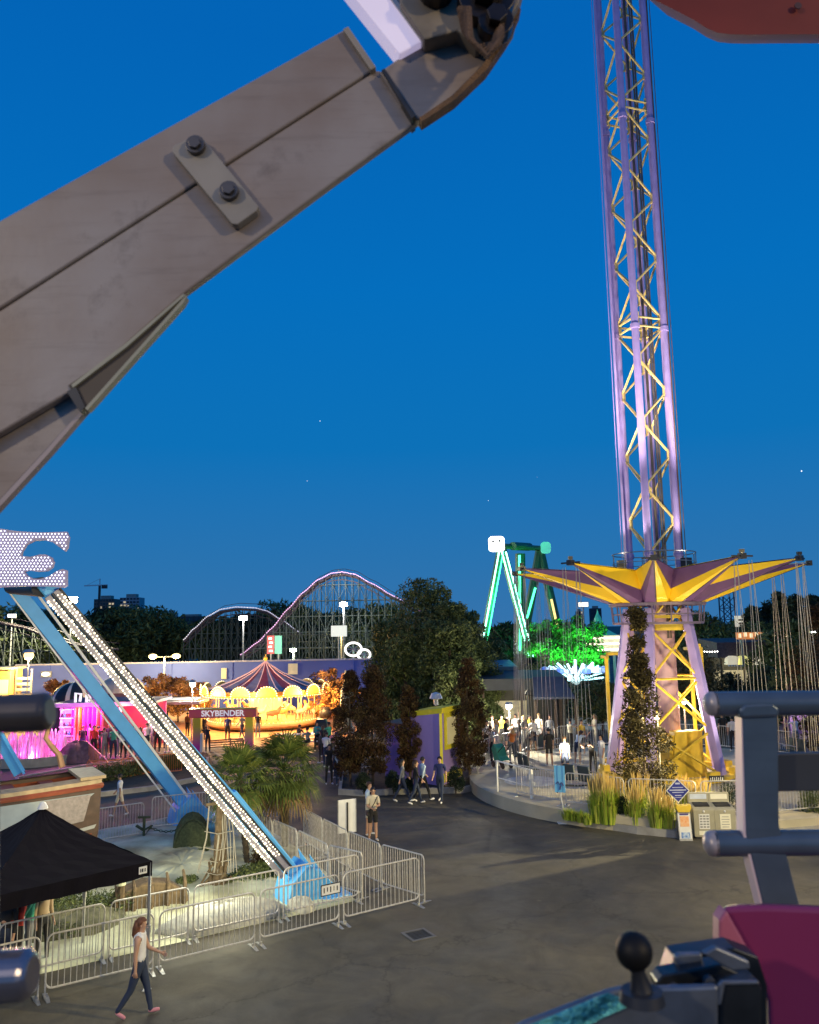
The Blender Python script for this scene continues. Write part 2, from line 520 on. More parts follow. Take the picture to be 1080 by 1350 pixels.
# lower gondola ring
def ringm(b, r, z, w_=.12, h_=.1):
    b.lathe([(r - w_, z), (r, z), (r, z + h_), (r - w_, z + h_), (r - w_, z)], n=36)
b = MB(); ringm(b, 1.98, ZL - .08, .2, .12); ringm(b, 1.85, ZL - .85, .1, .1); ringm(b, 1.82, ZL - .45, .05, .05)
for k in range(16): b.tube(pol(1.84, k * PI / 8, ZL - .8), pol(1.9, k * PI / 8, ZL), .03, n=5)
b.build('hub_ring', mat('mauve_steel', (.24, .19, .27), .5, .2, var=.2), tw)
b = MB(); ringm(b, 1.2, ZL - 1.1, .15, .25); ringm(b, 1.15, ZL - .6, .1, .12)
for k in range(8):
    b.tube(pol(1.15, k * PI / 4, ZL - 1), pol(1.15, k * PI / 4 + .7, ZL - .1), .05, n=5)
b.build('inner_frame', M_YELO, tw)
# legs
zb = DECK
rbm = 2.35
lang = [A0 + R(x) for x in (-72, -14, 62, 118, 180, 240)]
for a in lang:
    b = MB(); p0 = pol(1.25, a, ZL - .2); p1 = pol(rbm, a, zb)
    b.bar(p0, p1, .36, .3, up=pol(1, a, 0))
    b.box(p1 + Vector((0, 0, .05)), (.6, .6, .1), rotz(a))
    b.build('leg', M_PURP, tw, bevel=.02)
b = MB()
b.tube(Vector((.25, 0, zb)), Vector((.25, 0, ZL)), .42, n=16)
b.build('centre_column', M_PINK, tw, smooth=True)
b = MB()
for i, a in enumerate(lang):
    c = lang[(i + 1) % len(lang)]
    def LP(a_, t_): return pol(1.25 + (rbm - 1.25) * t_, a_, ZL - .2 + (zb - ZL + .2) * t_) * 1.0
    for t0, t1 in ((.12, .42), (.42, .72), (.72, .97)):
        b.tube(LP(a, t0), LP(c, t1), .055, n=5, cap=False); b.tube(LP(c, t0), LP(a, t1), .055, n=5, cap=False)
    b.tube(LP(a, .42), LP(c, .42), .05, n=5)
b.build('cross_bracing', M_YELO, tw)
b = MB()
for s_ in (-1, 1):
    q = rotz(A0 + PI / 2 + .5)
    b.prism([q @ Vector((s_ * .25 + x, -1.15, z)) for x, z in ((-.1, zb), (1.0, zb), (.75, 1.2), (.8, 2.3), (.1, 2.3))], q @ Vector((0, .5, 0)))
b.box(q @ Vector((.35, -.6, 1.3)), (1.5, .9, 1.7), q)
b.build('drive_housing', M_YELO, tw, bevel=.03)
b = MB()
ringm(b, 2.75, zb + .08, .3, .14)
for k in range(10): b.box(pol(2.6, k * PI / 5 + .1, zb + .25), (.25, .5, .4), rotz(k * PI / 5 + .1))
b.build('base_ring', M_YELO, tw)
# portal posts of yellow tubes beside the tower
for xs, rt_, yt, yb in (((801, 819), 36.5, 864, 1010), ((913, 927), 37.0, 853, 990)):
    nm = 'left' if xs[0] < 850 else 'right'
    zt = AT(xs[0], yt, rt_).z
    P0 = AT(xs[0], 900, rt_); P1 = AT(xs[1], 900, rt_)
    t = thing('portal_frame', 'square yellow tube frame standing just ' + nm + ' of the tower legs', 'frame', (P0.x, rt_, DECK), group='yellow frames beside the tower')
    wd = P1.x - P0.x
    for x in (0, wd):
        b = MB(); b.bar((x, 0, 0), (x, 0, zt - DECK), .14, .14); b.build('post', M_YELO, t, bevel=.01)
    b = MB(); b.bar((-.07, .5, zt - DECK - .07), (-.07, -.5, zt - DECK - .07), .14, .14); b.bar((.0, 0, zt - DECK + .071), (wd, 0, zt - DECK + .071), .13, .14)
    b.build('crossbar', M_YELO, t, bevel=.01)
# twin swing seats
M_CHAIN = mat('bright_chain', (.62, .56, .46), .4, .5, var=.2)
M_SEAT = mat('dark_teal_seat', (.03, .05, .06), .5)
order = {0: 'front', 1: 'under the first arm tip right of centre', 2: 'under the second arm tip right of centre',
         3: 'under the rightmost arm tip', 4: 'at the back right of the canopy', 5: 'fifth round to the right, behind the legs', 6: 'directly behind the tower legs',
         7: 'fifth round to the left, behind the legs', 8: 'at the back left of the canopy', 9: 'under the leftmost arm tip', 10: 'under the second arm tip left of centre', 11: 'under the first arm tip left of centre'}
for k in range(NA):
    if k in (0, 3, 5, 6, 7): continue
    tip = T[k] + Vector((TCX, TCY, -.15)); d = pol(1, A0 + k * 2 * PI / NA + PI / 2, 0); e_ = pol(1, A0 + k * 2 * PI / NA, 0)
    t = thing('swing_chair', 'twin swing chair on chains, ' + order[k], 'swing chair', (tip.x, tip.y, DECK + .55), group='chain swing chairs under the canopy')
    H = tip.z - DECK - .55
    sw = Vector((math.sin(k * 2.3) * .12, math.cos(k * 1.7) * .12, 0))
    for s_ in (-1, 1):
        b = MB(); q = d * (s_ * .32)
        b.add([q + d * .24 * i + e_ * (.2 * j) + Vector((0, 0, z)) for z in (0, .05) for j in (-1, 1) for i in (-1, 1)], [(0, 2, 3, 1), (4, 5, 7, 6), (0, 1, 5, 4), (2, 6, 7, 3), (0, 4, 6, 2), (1, 3, 7, 5)])
        b.bar(q + e_ * .22 + Vector((0, 0, .05)), q + e_ * .28 + Vector((0, 0, .55)), .46, .05, up=e_)
        b.build('seat', M_SEAT, t)
        b = MB()
        for i in (-1, 1):
            for j in (-1, 1):
                b.tube(q + d * .24 * i + e_ * .2 * j + Vector((0, 0, .05)), d * (s_ * .3 + .06 * i) + Vector((0, 0, H)) + sw * .2, .011, n=3, cap=False)
        b.build('chains', M_CHAIN, t)
    b = MB(); b.tube(d * -.55 + e_ * -.2 + Vector((0, 0, .3)), d * .55 + e_ * -.2 + Vector((0, 0, .3)), .02, n=5); b.build('lap_bar', M_STEEL, t)
# flood lights at the tower base (lit in the photo)
def globe_lamp(x, y, Y, base, power, col, label, r=.11, fspot=None, pole=True, cat='lamp post', emi=30., name='lamp_post', size=.12, group=None):
    p = AT(x, y, Y)
    t = thing(name, label, cat, (p.x, p.y, base), group=group)
    h = p.z - base
    if pole:
        b = MB(); b.tube((0, 0, 0), (0, 0, h - r), .05, .035, n=8); b.tube((0, 0, 0), (0, 0, .15), .1, .08, n=8); b.build('pole', M_STEEL, t, smooth=True)
    b = MB(); b.ball((0, 0, h), r, 12); b.build('lamp_bulb', glow('bulb_%s_%.0f' % ('_'.join('%.1f' % c for c in col), emi), col, emi), t, smooth=True)
    b = MB(); b.lathe([(r * 1.25, h + r * .55), (r * .9, h + r * 1.2), (.01, h + r * 1.25)], n=12); b.build('lamp_cap', M_STEEL, t)
    l = lamp('light', (0, 0, h - r * 1.6) if not fspot else (0, -r * 1.5, h - r), power, col, size, fspot, (-3, -9, h - 4), .3); l.parent = t
    return t
WARM = (1, .80, .48); WWHITE = (1, .92, .72); COOL = (.95, .97, 1.)
globe_lamp(866, 945, 30.0, DECK, 1000, (1, .78, .38), 'small bright floodlight shining at the foot of the swing tower in front of its legs', r=.10, fspot=140)
globe_lamp(902, 926, 35.0, DECK, 700, WARM, 'yellow lit work lamp among the right-hand tower legs', r=.08)
globe_lamp(671, 931, 41.0, DECK, 1300, WWHITE, 'white globe lamp post behind the crowd left of the tower', r=.16)
# uplights under the canopy
for k, (a_, pw) in enumerate(((-60, 1100), (0, 1200), (60, 1100), (180, 500))):
    a = A0 + R(a_)
    t = thing('uplight', 'small round uplight on the platform aimed at the canopy, %s' % ('left', 'front', 'right', 'rear')[k] + ' of the tower base', 'uplight', (TCX + 4.3 * math.cos(a), TCY + 4.3 * math.sin(a), DECK), group='canopy uplights')
    b = MB(); b.lathe([(.001, 0), (.16, 0), (.2, .22), (.17, .22), (.15, .14), (.001, .14)], n=14); b.build('housing', M_DARK, t)
    l = lamp('light', (0, 0, .26), pw, (1, .86, .62), .1, spot=110, target=(0 - .7 * math.cos(a), 0 - .7 * math.sin(a), 6)); l.parent = t

# added uplights on the service platform, put in to brighten the mast
for k, a_ in enumerate((-45, 40)):
    a = A0 + R(a_)
    t = thing('mast_fill_uplight', 'small added uplight on the service platform at the foot of the mast, ' + ('left', 'right')[k] + ' one', 'uplight', (TCX + 2.3 * math.cos(a), TCY + 2.3 * math.sin(a), 8.75), group='added mast uplights')
    b = MB(); b.lathe([(.001, 0), (.12, 0), (.15, .2), (.12, .2), (.11, .12), (.001, .12)], n=14); b.build('housing', M_DARK, t)
    b = MB(); b.bar((0, 0, .02), (-.7 * math.cos(a), -.7 * math.sin(a), .02), .08, .04); b.build('bracket', M_DARK, t)
    l = lamp('light', (0, 0, .26), 700, (1, .84, .66), .1, spot=75, target=(-2.3 * math.cos(a), -2.3 * math.sin(a), 9)); l.parent = t
# tall platform floodlights that make the deck bright
def deck_flood(a_, r_, h, pw, col, lab, tgt=(0, 0)):
    a = A0 + R(a_); x, y = TCX + r_ * math.cos(a), TCY + r_ * math.sin(a)
    t = thing('deck_floodlight', lab, 'floodlight', (x, y, DECK), group='deck floodlights'); b = MB(); b.tube((0, 0, 0), (0, 0, h), .04, n=6); b.build('pole', M_STEEL, t)
    b = MB(); b.box((0, 0, h + .06), (.35, .2, .12)); b.build('lamp_housing', M_DARK, t)
    l = lamp('light', (0, 0, h - .1), pw, col, .12); l.parent = t

for k in (11, 10, 1, 2):  # floodlights added on the arm tips to brighten the upper mast
    p = T[k] + Vector((TCX, TCY, .1))
    t = thing('mast_fill_light', 'small added floodlight on the ' + {11: 'first arm tip left of centre', 10: 'second arm tip left of centre', 1: 'first arm tip right of centre', 2: 'second arm tip right of centre'}[k] + ', aimed up the mast', 'floodlight', tuple(p), group='added mast floodlights on the arm tips')
    b = MB(); b.box((0, 0, .08), (.16, .12, .12)); b.build('housing', M_DARK, t); b = MB(); b.box((0, 0, 0), (.05, .05, .08)); b.build('bracket', M_STEEL, t)
    l = lamp('light', (0, 0, .2), 5200, (1, .84, .70), .08, spot=58, target=(-T[k].x, -T[k].y, 13), blend=.7); l.parent = t

x_, y_ = 15.6, 29.6
t = thing('deck_floodlight', 'floodlight post on the right rim of the platform just outside the picture', 'floodlight', (x_, y_, DECK)); b = MB(); b.tube((0, 0, 0), (0, 0, 3.1), .05, n=8); b.build('pole', M_STEEL, t)
b = MB(); b.box((.1, .1, 3.2), (.35, .25, .3)); b.build('lamp_housing', M_DARK, t)
l = lamp('light', (-.2, -.12, 3.15), 15000, (1, .83, .46), .05, spot=42, target=(-14.2, -2.3, -.4), blend=.12); l.parent = t
# ------------------------------------------------------------------ swinging ship ride
M_BLUE = mat('blue_paint', (.10, .42, .85), .35, var=.15, scale=2)
M_LETTER = mat('lilac_letter_face', (.28, .25, .42), .5, var=.15)
BULBW = glow('warm_bulb', (1, .84, .55), 3.5)
BULBC = glow('white_bulb', (.86, .92, 1), 5)
BULBL = glow('lilac_bulb', (.80, .85, 1), 3.5)
D1 = Vector((.84, .54, 0)).normalized(); D2 = Vector((-.54, .84, 0)).normalized()
foot1 = G(405, 1185); foot2 = G(252, 1083)
def apexat(foot, x, y):
    # point above the line foot - d*D1 that projects on pixel (x, y)
    r_ = ray(x, y)
    n_ = D2
    t_ = (foot - CP).dot(n_) / r_.dot(n_)
    return CP + r_ * t_
ap1 = apexat(foot1, 56, 768); ap2 = apexat(foot2, 15, 770)
ship_ride = thing('ship_ride_frame', 'tall blue A-frame legs of the swinging ship ride, near leg lined with light bulbs', 'ride frame', foot1)
def legbeam(b, a, c, w_, h_, m=0): b.bar(a, c, w_, h_, up=D2, m=m)
def foot_part(f, top):
    b = MB(); d = (top - f).normalized()
    b.prism([f + D1 * x + Vector((0, 0, z)) - D2 * .45 for x, z in ((-.75, 0), (.62, 0), (.62, .28), (.25, .62), (-.15, .95), (-.6, .55))], D2 * .9)
    b.box(f + D1 * .15 + Vector((0, 0, .04)), (1.7, 1.1, .08), Matrix((D1, D2, (0, 0, 1))).transposed())
    for sgn in (-1, 1):
        b.prism([f + D1 * x + Vector((0, 0, z)) + D2 * (sgn * .3) for x, z in ((.1, .3), (.55, .25), (-.1, 1.15))], D2 * .05 * sgn)
    return b.build('foot', M_BLUE, ship_ride, bevel=.02, world=True)
foot_part(foot1, ap1); foot_part(foot2, ap2)
b = MB(); legbeam(b, ap1, foot1 + Vector((0, 0, .35)) - D1 * .1, .30, .30); 
dleg = (foot1 - ap1).normalized()
b.build('leg', M_BLUE, ship_ride, bevel=.02, world=True)
side = D2.cross(dleg).normalized()
if side.z < 0: side = -side
b = MB()
for o_ in (-.135, .075):
    b.bar(ap1 + side * o_ - D2 * .17 + dleg * .3, foot1 - dleg * 1.0 + side * o_ - D2 * .17, .13, .10, up=D2)
b.build('light_channel', mat('pale_channel', (.30, .29, .36), .5, .1), ship_ride, world=True)
b = MB()
for o_ in (-.03, .165):
    b.bar(ap1 + side * o_ - D2 * .2 + dleg * .3, foot1 - dleg * 1.0 + side * o_ - D2 * .2, .035, .12, up=D2)
b.build('dark_groove', M_DARK, ship_ride, world=True)
b = MB(); L1 = (foot1 - ap1).length
rnd = random.Random(5)
n_b = int((L1 - 1.8) / .085)
for row, o_ in enumerate((-.20, -.09, .03, .12)):
    for k in range(n_b):
        p = ap1 + dleg * (.4 + k * .085 + (row % 2) * .04) + side * (o_ + rnd.uniform(-.01, .01)) - D2 * .25
        b.ico(p, .022 * rnd.choice((.8, .9, 1, 1, 1.1, 1.7)))
tag(b.build('light_bulbs', BULBW, ship_ride, world=True), kind='stuff')
# blue cover beam beside the lights, low half
b = MB(); legbeam(b, ap1.lerp(foot1, .66) + side * .26, foot1 - dleg * .6 + side * .22, .13, .24); b.build('side_beam', M_BLUE, ship_ride, bevel=.015, world=True)
# far frame leg with its pale rail
dl2 = (foot2 - ap2).normalized(); side2 = D2.cross(dl2).normalized()
if side2.z < 0: side2 = -side2
b = MB(); legbeam(b, ap2, foot2 + Vector((0, 0, .3)), .42, .4); b.build('leg', M_BLUE, ship_ride, bevel=.02, world=True)
b = MB(); b.bar(ap2 + side2 * -.23 - D2 * .22, foot2 - dl2 * .4 + side2 * -.23 - D2 * .22, .05, .05); b.bar(ap2 + side2 * .42 - D2 * .2, foot2 - dl2 * .8 + side2 * .36 - D2 * .2, .09, .08)
b.build('pale_rail', M_WHITE, ship_ride, world=True)
b = MB(); b.tube(ap1 - Vector((0, 0, .1)), ap2 - Vector((0, 0, .1)), .22, n=14); b.build('axle', M_DARK, ship_ride, smooth=True, world=True)
# point lights that stand for the strings of bulbs
for t_ in (.24, .38, .52, .66, .8):
    p = ap1.lerp(foot1, t_) - D1 * 1.0 - Vector((0, 0, .7)) - D2 * .1
    l = lamp('string_light', p, 130, (1, .95, .66), .5)
    l.parent = ship_ride; l.location = p - foot1
for t_ in (.1, .3, .5, .7):
    p = ap1.lerp(foot1, t_) - D2 * 1.3
    l = lamp('string_light', p, 22, (1, .88, .66), .4); l.parent = ship_ride; l.location = p - foot1
# bulb letter E
LY = ap1.y - .35
def LP_(x, y): return AT(x, y, LY)
out = [(-14, 697), (2, 697), (20, 700), (50, 702), (88, 701), (91, 708), (89, 722), (86, 727), (79, 722), (70, 715), (58, 712), (45, 713), (35, 718), (29, 727), (28, 733),
       (40, 734), (52, 731), (60, 731), (68, 735), (71, 741), (69, 748), (62, 753), (50, 754), (38, 752), (32, 754), (36, 759), (44, 763), (54, 763), (64, 760), (74, 753), (82, 750), (88, 752), (88, 772), (84, 775), (60, 773), (30, 773), (-14, 775)]
let = thing('letter_sign', 'large lilac letter E covered in white bulbs on top of the blue ride frame', 'letter', tuple(LP_(20, 770)))
b = MB(); b.prism([LP_(*p) for p in out], (0, .07, 0)); b.build('letter_body', M_LETTER, let, world=True)
def inside(x, y, poly):
    c = False; n = len(poly); j = n - 1
    for i in range(n):
        if (poly[i][1] > y) != (poly[j][1] > y) and x < (poly[j][0] - poly[i][0]) * (y - poly[i][1]) / (poly[j][1] - poly[i][1]) + poly[i][0]: c = not c
        j = i
    return c
b = MB(); row = 0; yy = 700.
while yy < 775:
    xx = -12 + (row % 2) * 2.3
    while xx < 91:
        if all(inside(xx + dx, yy + dy_, out) for dx, dy_ in ((1.6, 0), (-1.6, 0), (0, 1.6), (0, -1.6))):
            p = LP_(xx, yy); b.ico((p.x, p.y - .012, p.z), .017)
        xx += 4.6
    yy += 3.9; row += 1
tag(b.build('bulbs', BULBL, let, world=True), kind='stuff')
# the swinging ship (stern towards us on the right)
M_HULL = mat('brown_hull', (.11, .065, .045), .6, var=.35, scale=4)
M_OXIDE = mat('rust_red_trim', (.30, .07, .03), .6, var=.3)
M_DECKW = mat('pale_wood_deck', (.50, .36, .20), .6, var=.3, scale=5)
M_GREYP = mat('grey_panel', (.34, .38, .40), .5, var=.15)
endp = G(124, 1022, 2.65)
sc_ = endp - D1 * 3.6
sc_.z = 0
sh = thing('swinging_ship', 'brown pirate ship hull with pale deck, red trim and grey side panel', 'ride ship', sc_)
def station(t_, wsc, top, bot):   # half sections
    return t_, wsc, top, bot
sts = [(-3.6, .75, 2.9, 2.0), (-2.6, .85, 2.72, 1.1), (-1.3, .9, 2.6, .8), (0, .92, 2.56, .7), (1.3, .92, 2.58, .7), (2.4, .92, 2.62, .75), (3.3, .9, 2.66, .85), (3.62, .86, 2.68, .95)]
Rm = Matrix((D1, D2, (0, 0, 1))).transposed()
def sp_(t_, y, z): return Rm @ Vector((t_, y, z))
b = MB(); vs = []; cols_ = []
prof = [(0, 0), (.62, .01), (.82, .2), (.92, .5), (.98, .8), (1.0, 1.0)]
full = [(-x, z) for x, z in prof[::-1]] + prof[1:]
for t_, w_, top, bot in sts:
    for x, z in full: vs.append(sp_(t_, x * w_, bot + (top - bot) * z))
nf = len(full); fs = []
for i in range(len(sts) - 1):
    for j in range(nf - 1): fs.append((i * nf + j, i * nf + j + 1, (i + 1) * nf + j + 1, (i + 1) * nf + j))
fs.append(tuple(range(nf))); fs.append(tuple((len(sts) - 1) * nf + j for j in range(nf - 1, -1, -1)))
b.add(vs, fs); b.build('hull', M_HULL, sh)
b = MB()
b.path([sp_(t_, -w_ * 1.03, top - .17) for t_, w_, top, bot in sts] + [sp_(3.72, 0, 2.5)] + [sp_(t_, w_ * 1.03, top - .17) for t_, w_, top, bot in sts[::-1]], .075, 6)
b.build('rubbing_strip', M_OXIDE, sh)
b = MB()
for i in range(len(sts) - 1):
    a_, c_ = sts[i], sts[i + 1]
    for s_ in (-1, 1):
        b.add([sp_(a_[0], s_ * a_[1] * 1.06, a_[2]), sp_(c_[0], s_ * c_[1] * 1.06, c_[2]), sp_(c_[0], s_ * c_[1] * .72, c_[2] + .06), sp_(a_[0], s_ * a_[1] * .72, a_[2] + .06),
               sp_(a_[0], s_ * a_[1] * 1.06, a_[2] - .1), sp_(c_[0], s_ * c_[1] * 1.06, c_[2] - .1)], [(0, 1, 2, 3), (4, 5, 1, 0)])
t_, w_, top, bot = sts[-1]
b.prism([sp_(t_ - .55, -w_ * 1.06, top), sp_(t_ + .12, -w_ * 1.0, top), sp_(t_ + .12, w_ * 1.0, top), sp_(t_ - .55, w_ * 1.06, top)], (0, 0, .08))
b.build('deck_rim', M_DECKW, sh)
b = MB()
for k in range(6):
    t_ = -2.6 + k * 1.0
    b.box(sp_(t_, 0, 2.35), (.35, 1.3, .4), Rm); 
b.build('benches', M_OXIDE, sh)
def hull_y(t_, z, off):
    for i in range(len(sts) - 1):
        if sts[i][0] <= t_ <= sts[i + 1][0]:
            f_ = (t_ - sts[i][0]) / (sts[i + 1][0] - sts[i][0])
            w_ = sts[i][1] * (1 - f_) + sts[i + 1][1] * f_; top = sts[i][2] * (1 - f_) + sts[i + 1][2] * f_; bot = sts[i][3] * (1 - f_) + sts[i + 1][3] * f_
            q = min(1, max(0, (z - bot) / (top - bot)))
            for j in range(len(prof) - 1):
                if prof[j][1] <= q <= prof[j + 1][1]:
                    g_ = (q - prof[j][1]) / (prof[j + 1][1] - prof[j][1]); return -(prof[j][0] * (1 - g_) + prof[j + 1][0] * g_) * w_ - off
    return -1
def patch(name, m, c, off=.02, nx=6, nz=4):
    b = MB(); vs = []
    for i in range(nx + 1):
        for j in range(nz + 1):
            u, v = i / nx, j / nz
            t_ = (c[0][0] * (1 - u) + c[1][0] * u) * (1 - v) + (c[3][0] * (1 - u) + c[2][0] * u) * v
            z = (c[0][1] * (1 - u) + c[1][1] * u) * (1 - v) + (c[3][1] * (1 - u) + c[2][1] * u) * v
            vs.append(sp_(t_, hull_y(t_, z, off), z))
    b.add(vs, [(i * (nz + 1) + j, (i + 1) * (nz + 1) + j, (i + 1) * (nz + 1) + j + 1, i * (nz + 1) + j + 1) for i in range(nx) for j in range(nz)])
    return b.build(name, m, sh)
patch('side_panel', M_GREYP, [(.9, 1.35), (2.3, 1.45), (3.45, 2.32), (.55, 2.25)])
patch('carved_emblem', mat('dull_silver_emblem', (.36, .30, .28), .5, var=.3, scale=12), [(2.1, 1.5), (3.2, 1.62), (3.35, 2.3), (2.2, 2.27)], .045)
patch('pale_stripe', mat('pale_hull_stripe', (.42, .42, .40), .6), [(1.4, 1.1), (3.5, 1.38), (3.55, 1.48), (1.4, 1.2)])
patch('red_stripe', M_OXIDE, [(1.2, .9), (3.4, 1.15), (3.45, 1.26), (1.2, 1.02)], .03)
b = MB()   # hanger arm, blue
pA = G(26, 1020, 2.6); 
b.bar(pA, pA + Vector((-2.4, -.2, 3.9)), .3, .12, up=(0, 1, 0)); b.bar(pA + Vector((.17, -.08, 0)), pA + Vector((-2.23, -.28, 3.9)), .03, .1, up=(0, 1, 0))
b.build('hanger_arm', M_BLUE, sh, world=True)
# figure-head of curled timber at the bow seen over the deck
b = MB()
fp = G(62, 1012, 2.7)
pts = [fp + Vector((x, 0, z)) for x, z in ((.45, 0), (.35, .35), (.1, .62), (-.08, .85), (-.02, 1.15), (.12, 1.3))]
b.path(pts, [.1, .09, .08, .07, .06, .02], 8)
tag(b.build('figurehead', mat('peach_wood', (.62, .34, .16), .5), sh, smooth=True, world=True))
# buildings blocks under: blue machinery not visible
# ------------------------------------------------------------------ black canopy tent
M_FAB = mat('black_tent_fabric', (.006, .005, .009), .9, var=.2, scale=3, bump=.25, bscale=4, spec=.15)
cr = G(201, 1135, 2.3); 
u_ = (G(0, 1180, 2.3) - cr); u_.z = 0; u_ = u_.normalized(); v_ = (G(160, 1083, 2.3) - cr); v_.z = 0; v_ = v_.normalized()
v_ = (v_ - u_ * u_.dot(v_)).normalized()
S = 3.05
tn = thing('canopy_tent', 'black pop-up canopy tent beside the barricades with a small white patch on its valance', 'tent', (cr.x, cr.y, 0))
C4 = [Vector((0, 0, 2.3)), u_ * S + Vector((0, 0, 2.3)), u_ * S + v_ * S + Vector((0, 0, 2.3)), v_ * S + Vector((0, 0, 2.3))]
pk = (u_ + v_) * S / 2 + Vector((0, 0, 3.3))
b = MB()
for i in range(4):
    a, c = C4[i], C4[(i + 1) % 4]; n_ = 10; vs = []
    for r_ in range(n_ + 1):
        for k in range(n_ + 1):
            p = a.lerp(c, k / n_).lerp(pk, r_ / n_); s_ = r_ / n_
            sag = -.10 * math.sin(PI * s_) * (1 - abs(2 * k / n_ - 1) * .3) - .035 * math.sin(PI * k / n_) * (1 - s_)
            p.z += sag + .008 * math.sin(k * 2.7 + r_ * 1.9 + i)
            vs.append(p)
    b.add(vs, [(r_ * (n_ + 1) + k, r_ * (n_ + 1) + k + 1, (r_ + 1) * (n_ + 1) + k + 1, (r_ + 1) * (n_ + 1) + k) for r_ in range(n_) for k in range(n_)])
b.build('roof', M_FAB, tn)
b = MB()
for i in range(4):
    a, c = C4[i], C4[(i + 1) % 4]; n_ = 24; vs = []
    nn = (c - a).cross(Vector((0, 0, 1))).normalized()
    for k in range(n_ + 1):
        p = a.lerp(c, k / n_) + nn * .012 * math.sin(k * 1.1)
        vs += [p, p + Vector((0, 0, -.27 + .01 * math.sin(k * .9))) + nn * .02 * math.sin(k * 1.7)]
    b.add(vs, [(2 * k, 2 * k + 1, 2 * k + 3, 2 * k + 2) for k in range(n_)])
b.build('valance', M_FAB, tn)
for i, c in enumerate(C4):
    b = MB(); q = c + ((pk - c) * .02); b.bar((q.x, q.y, 0), (q.x, q.y, 2.28), .045, .045); b.box((q.x, q.y, .01), (.14, .14, .02)); b.bar((q.x, q.y, 1.0), (q.x, q.y, 1.15), .07, .07)
    b.build('leg', M_STEEL, tn)
b = MB(); pp = C4[0] + u_ * .2 + Vector((0, 0, -.12)); nn = u_.cross(Vector((0, 0, 1))).normalized()
if nn.y > 0: nn = -nn
b.bar(pp + u_ * -.08 + nn * .03, pp + u_ * .08 + nn * .03, .006, .13)
lb = b.build('white_label', M_WHITE, tn)
b = MB()
for k, wd_ in enumerate((.02, .03, .015)):
    b.bar(pp + u_ * (-.05 + k * .045) + nn * .036, pp + u_ * (-.05 + k * .045 + wd_) + nn * .036, .004, .06)
b.build('label_print', M_DARK, lb)
b = MB(); b.lathe([(.001, .13), (.05, .11), (.09, .03), (.1, 0)], tuple(pk + Vector((0, 0, -.02))), 12); b.build('peak_cap', M_WHITE, tn, smooth=True)
# ------------------------------------------------------------------ crowd barriers
M_BARR = mat('galvanised_barrier', (.60, .58, .54), .5, .25, var=.3, scale=12)
M_BARO = mat('orange_barrier', (.75, .22, .07), .5, .1, var=.25)
M_BARS = {}
def barrier_proto(L, m, H=1.1, nb=17, feet=True):
    rt_ = bpy.data.objects.new('crowd_barrier', None); COL.objects.link(rt_)
    b = MB(); rc_ = .14; pts = []
    z0 = .16
    for cx_, cz, a0 in ((rc_, H - rc_, 180), (L - rc_, H - rc_, 90), ):
        for k in range(6): a = R(a0 - 90 * k / 5); pts.append((cx_ + rc_ * math.cos(a), 0, cz + rc_ * math.sin(a)))
    pts = [(0, 0, z0 + rc_)] + pts + [(L, 0, z0 + rc_)]
    lo = []
    for cx_, cz, a0 in ((L - rc_, z0 + rc_, 0), (rc_, z0 + rc_, -90)):
        for k in range(6): a = R(a0 - 90 * k / 5); lo.append((cx_ + rc_ * math.cos(a), 0, cz + rc_ * math.sin(a)))
    b.path(pts + lo, .019, 6, closed=True)
    b.tube((0, 0, z0 + .1), (0, 0, .02), .019, n=6); b.tube((L, 0, z0 + .1), (L, 0, .02), .019, n=6)
    b.build('frame', m, rt_, smooth=False)
    b = MB()
    for k in range(nb):
        x = L * (k + 1) / (nb + 1); b.tube((x, 0, z0), (x, 0, H), .009, n=5, cap=False)
    b.build('bars', m, rt_)
    if feet:
        for x in (.03, L - .03):
            b = MB(); b.add([(x - .035, -.24, .006), (x + .035, -.24, .006), (x + .05, 0, .03), (x + .035, .24, .006), (x - .035, .24, .006), (x - .05, 0, .03), (x - .035, -.24, 0), (x + .035, -.24, 0), (x + .05, 0, 0), (x + .035, .24, 0), (x - .035, .24, 0), (x - .05, 0, 0)],
                [(0, 1, 2, 5), (5, 2, 3, 4), (0, 6, 7, 1), (1, 7, 8, 2), (2, 8, 9, 3), (3, 9, 10, 4), (4, 10, 11, 5), (5, 11, 6, 0)])
            b.box((x, 0, .05), (.05, .05, .06)); b.build('foot_plate', M_STEEL if m is M_BARR else m, rt_)
    return rt_
proto_s = barrier_proto(2.2, M_BARR); proto_o = barrier_proto(2.0, M_BARO, .95, 15)
used_b = set()
BARR = []
def barrier(p0, p1, label, group, proto=proto_s, Lp=2.2, z=0.):
    p0 = Vector(p0); p1 = Vector(p1); d = p1 - p0; L = math.hypot(d.x, d.y); a = math.atan2(d.y, d.x)
    if id(proto) not in used_b:
        used_b.add(id(proto)); o = proto
        o.location = (p0.x, p0.y, z); o.rotation_euler = (0, 0, a)
    else: o = dup(proto, (p0.x, p0.y, z), a)
    o.scale = (L / Lp, 1, 1)
    tag(o, label, 'barrier', group)
    BARR.append(o)
    return o
Fp = [G(-110, 1362), G(54, 1318), G(205, 1281), G(339, 1248), G(450, 1220), G(556, 1193)]
gF = 'outer row of barricades along the asphalt'
for i, l in enumerate(('leftmost barricade of the outer row, cut by the left picture edge', 'barricade of the outer row just left of the woman in the white top', 'barricade of the outer row just right of the woman in the white top', 'barricade of the outer row carrying the small sign plate', 'last barricade of the outer row, ending at the free corner')):
    a, c = Fp[i], Fp[i + 1]; barrier(a.lerp(c, .03), a.lerp(c, .97), l, gF)
Ip = [G(-150, 1330), G(-10, 1302), G(140, 1265), G(251, 1240), G(371, 1212), G(476, 1188)]
gI = 'inner row of barricades in front of the sand'
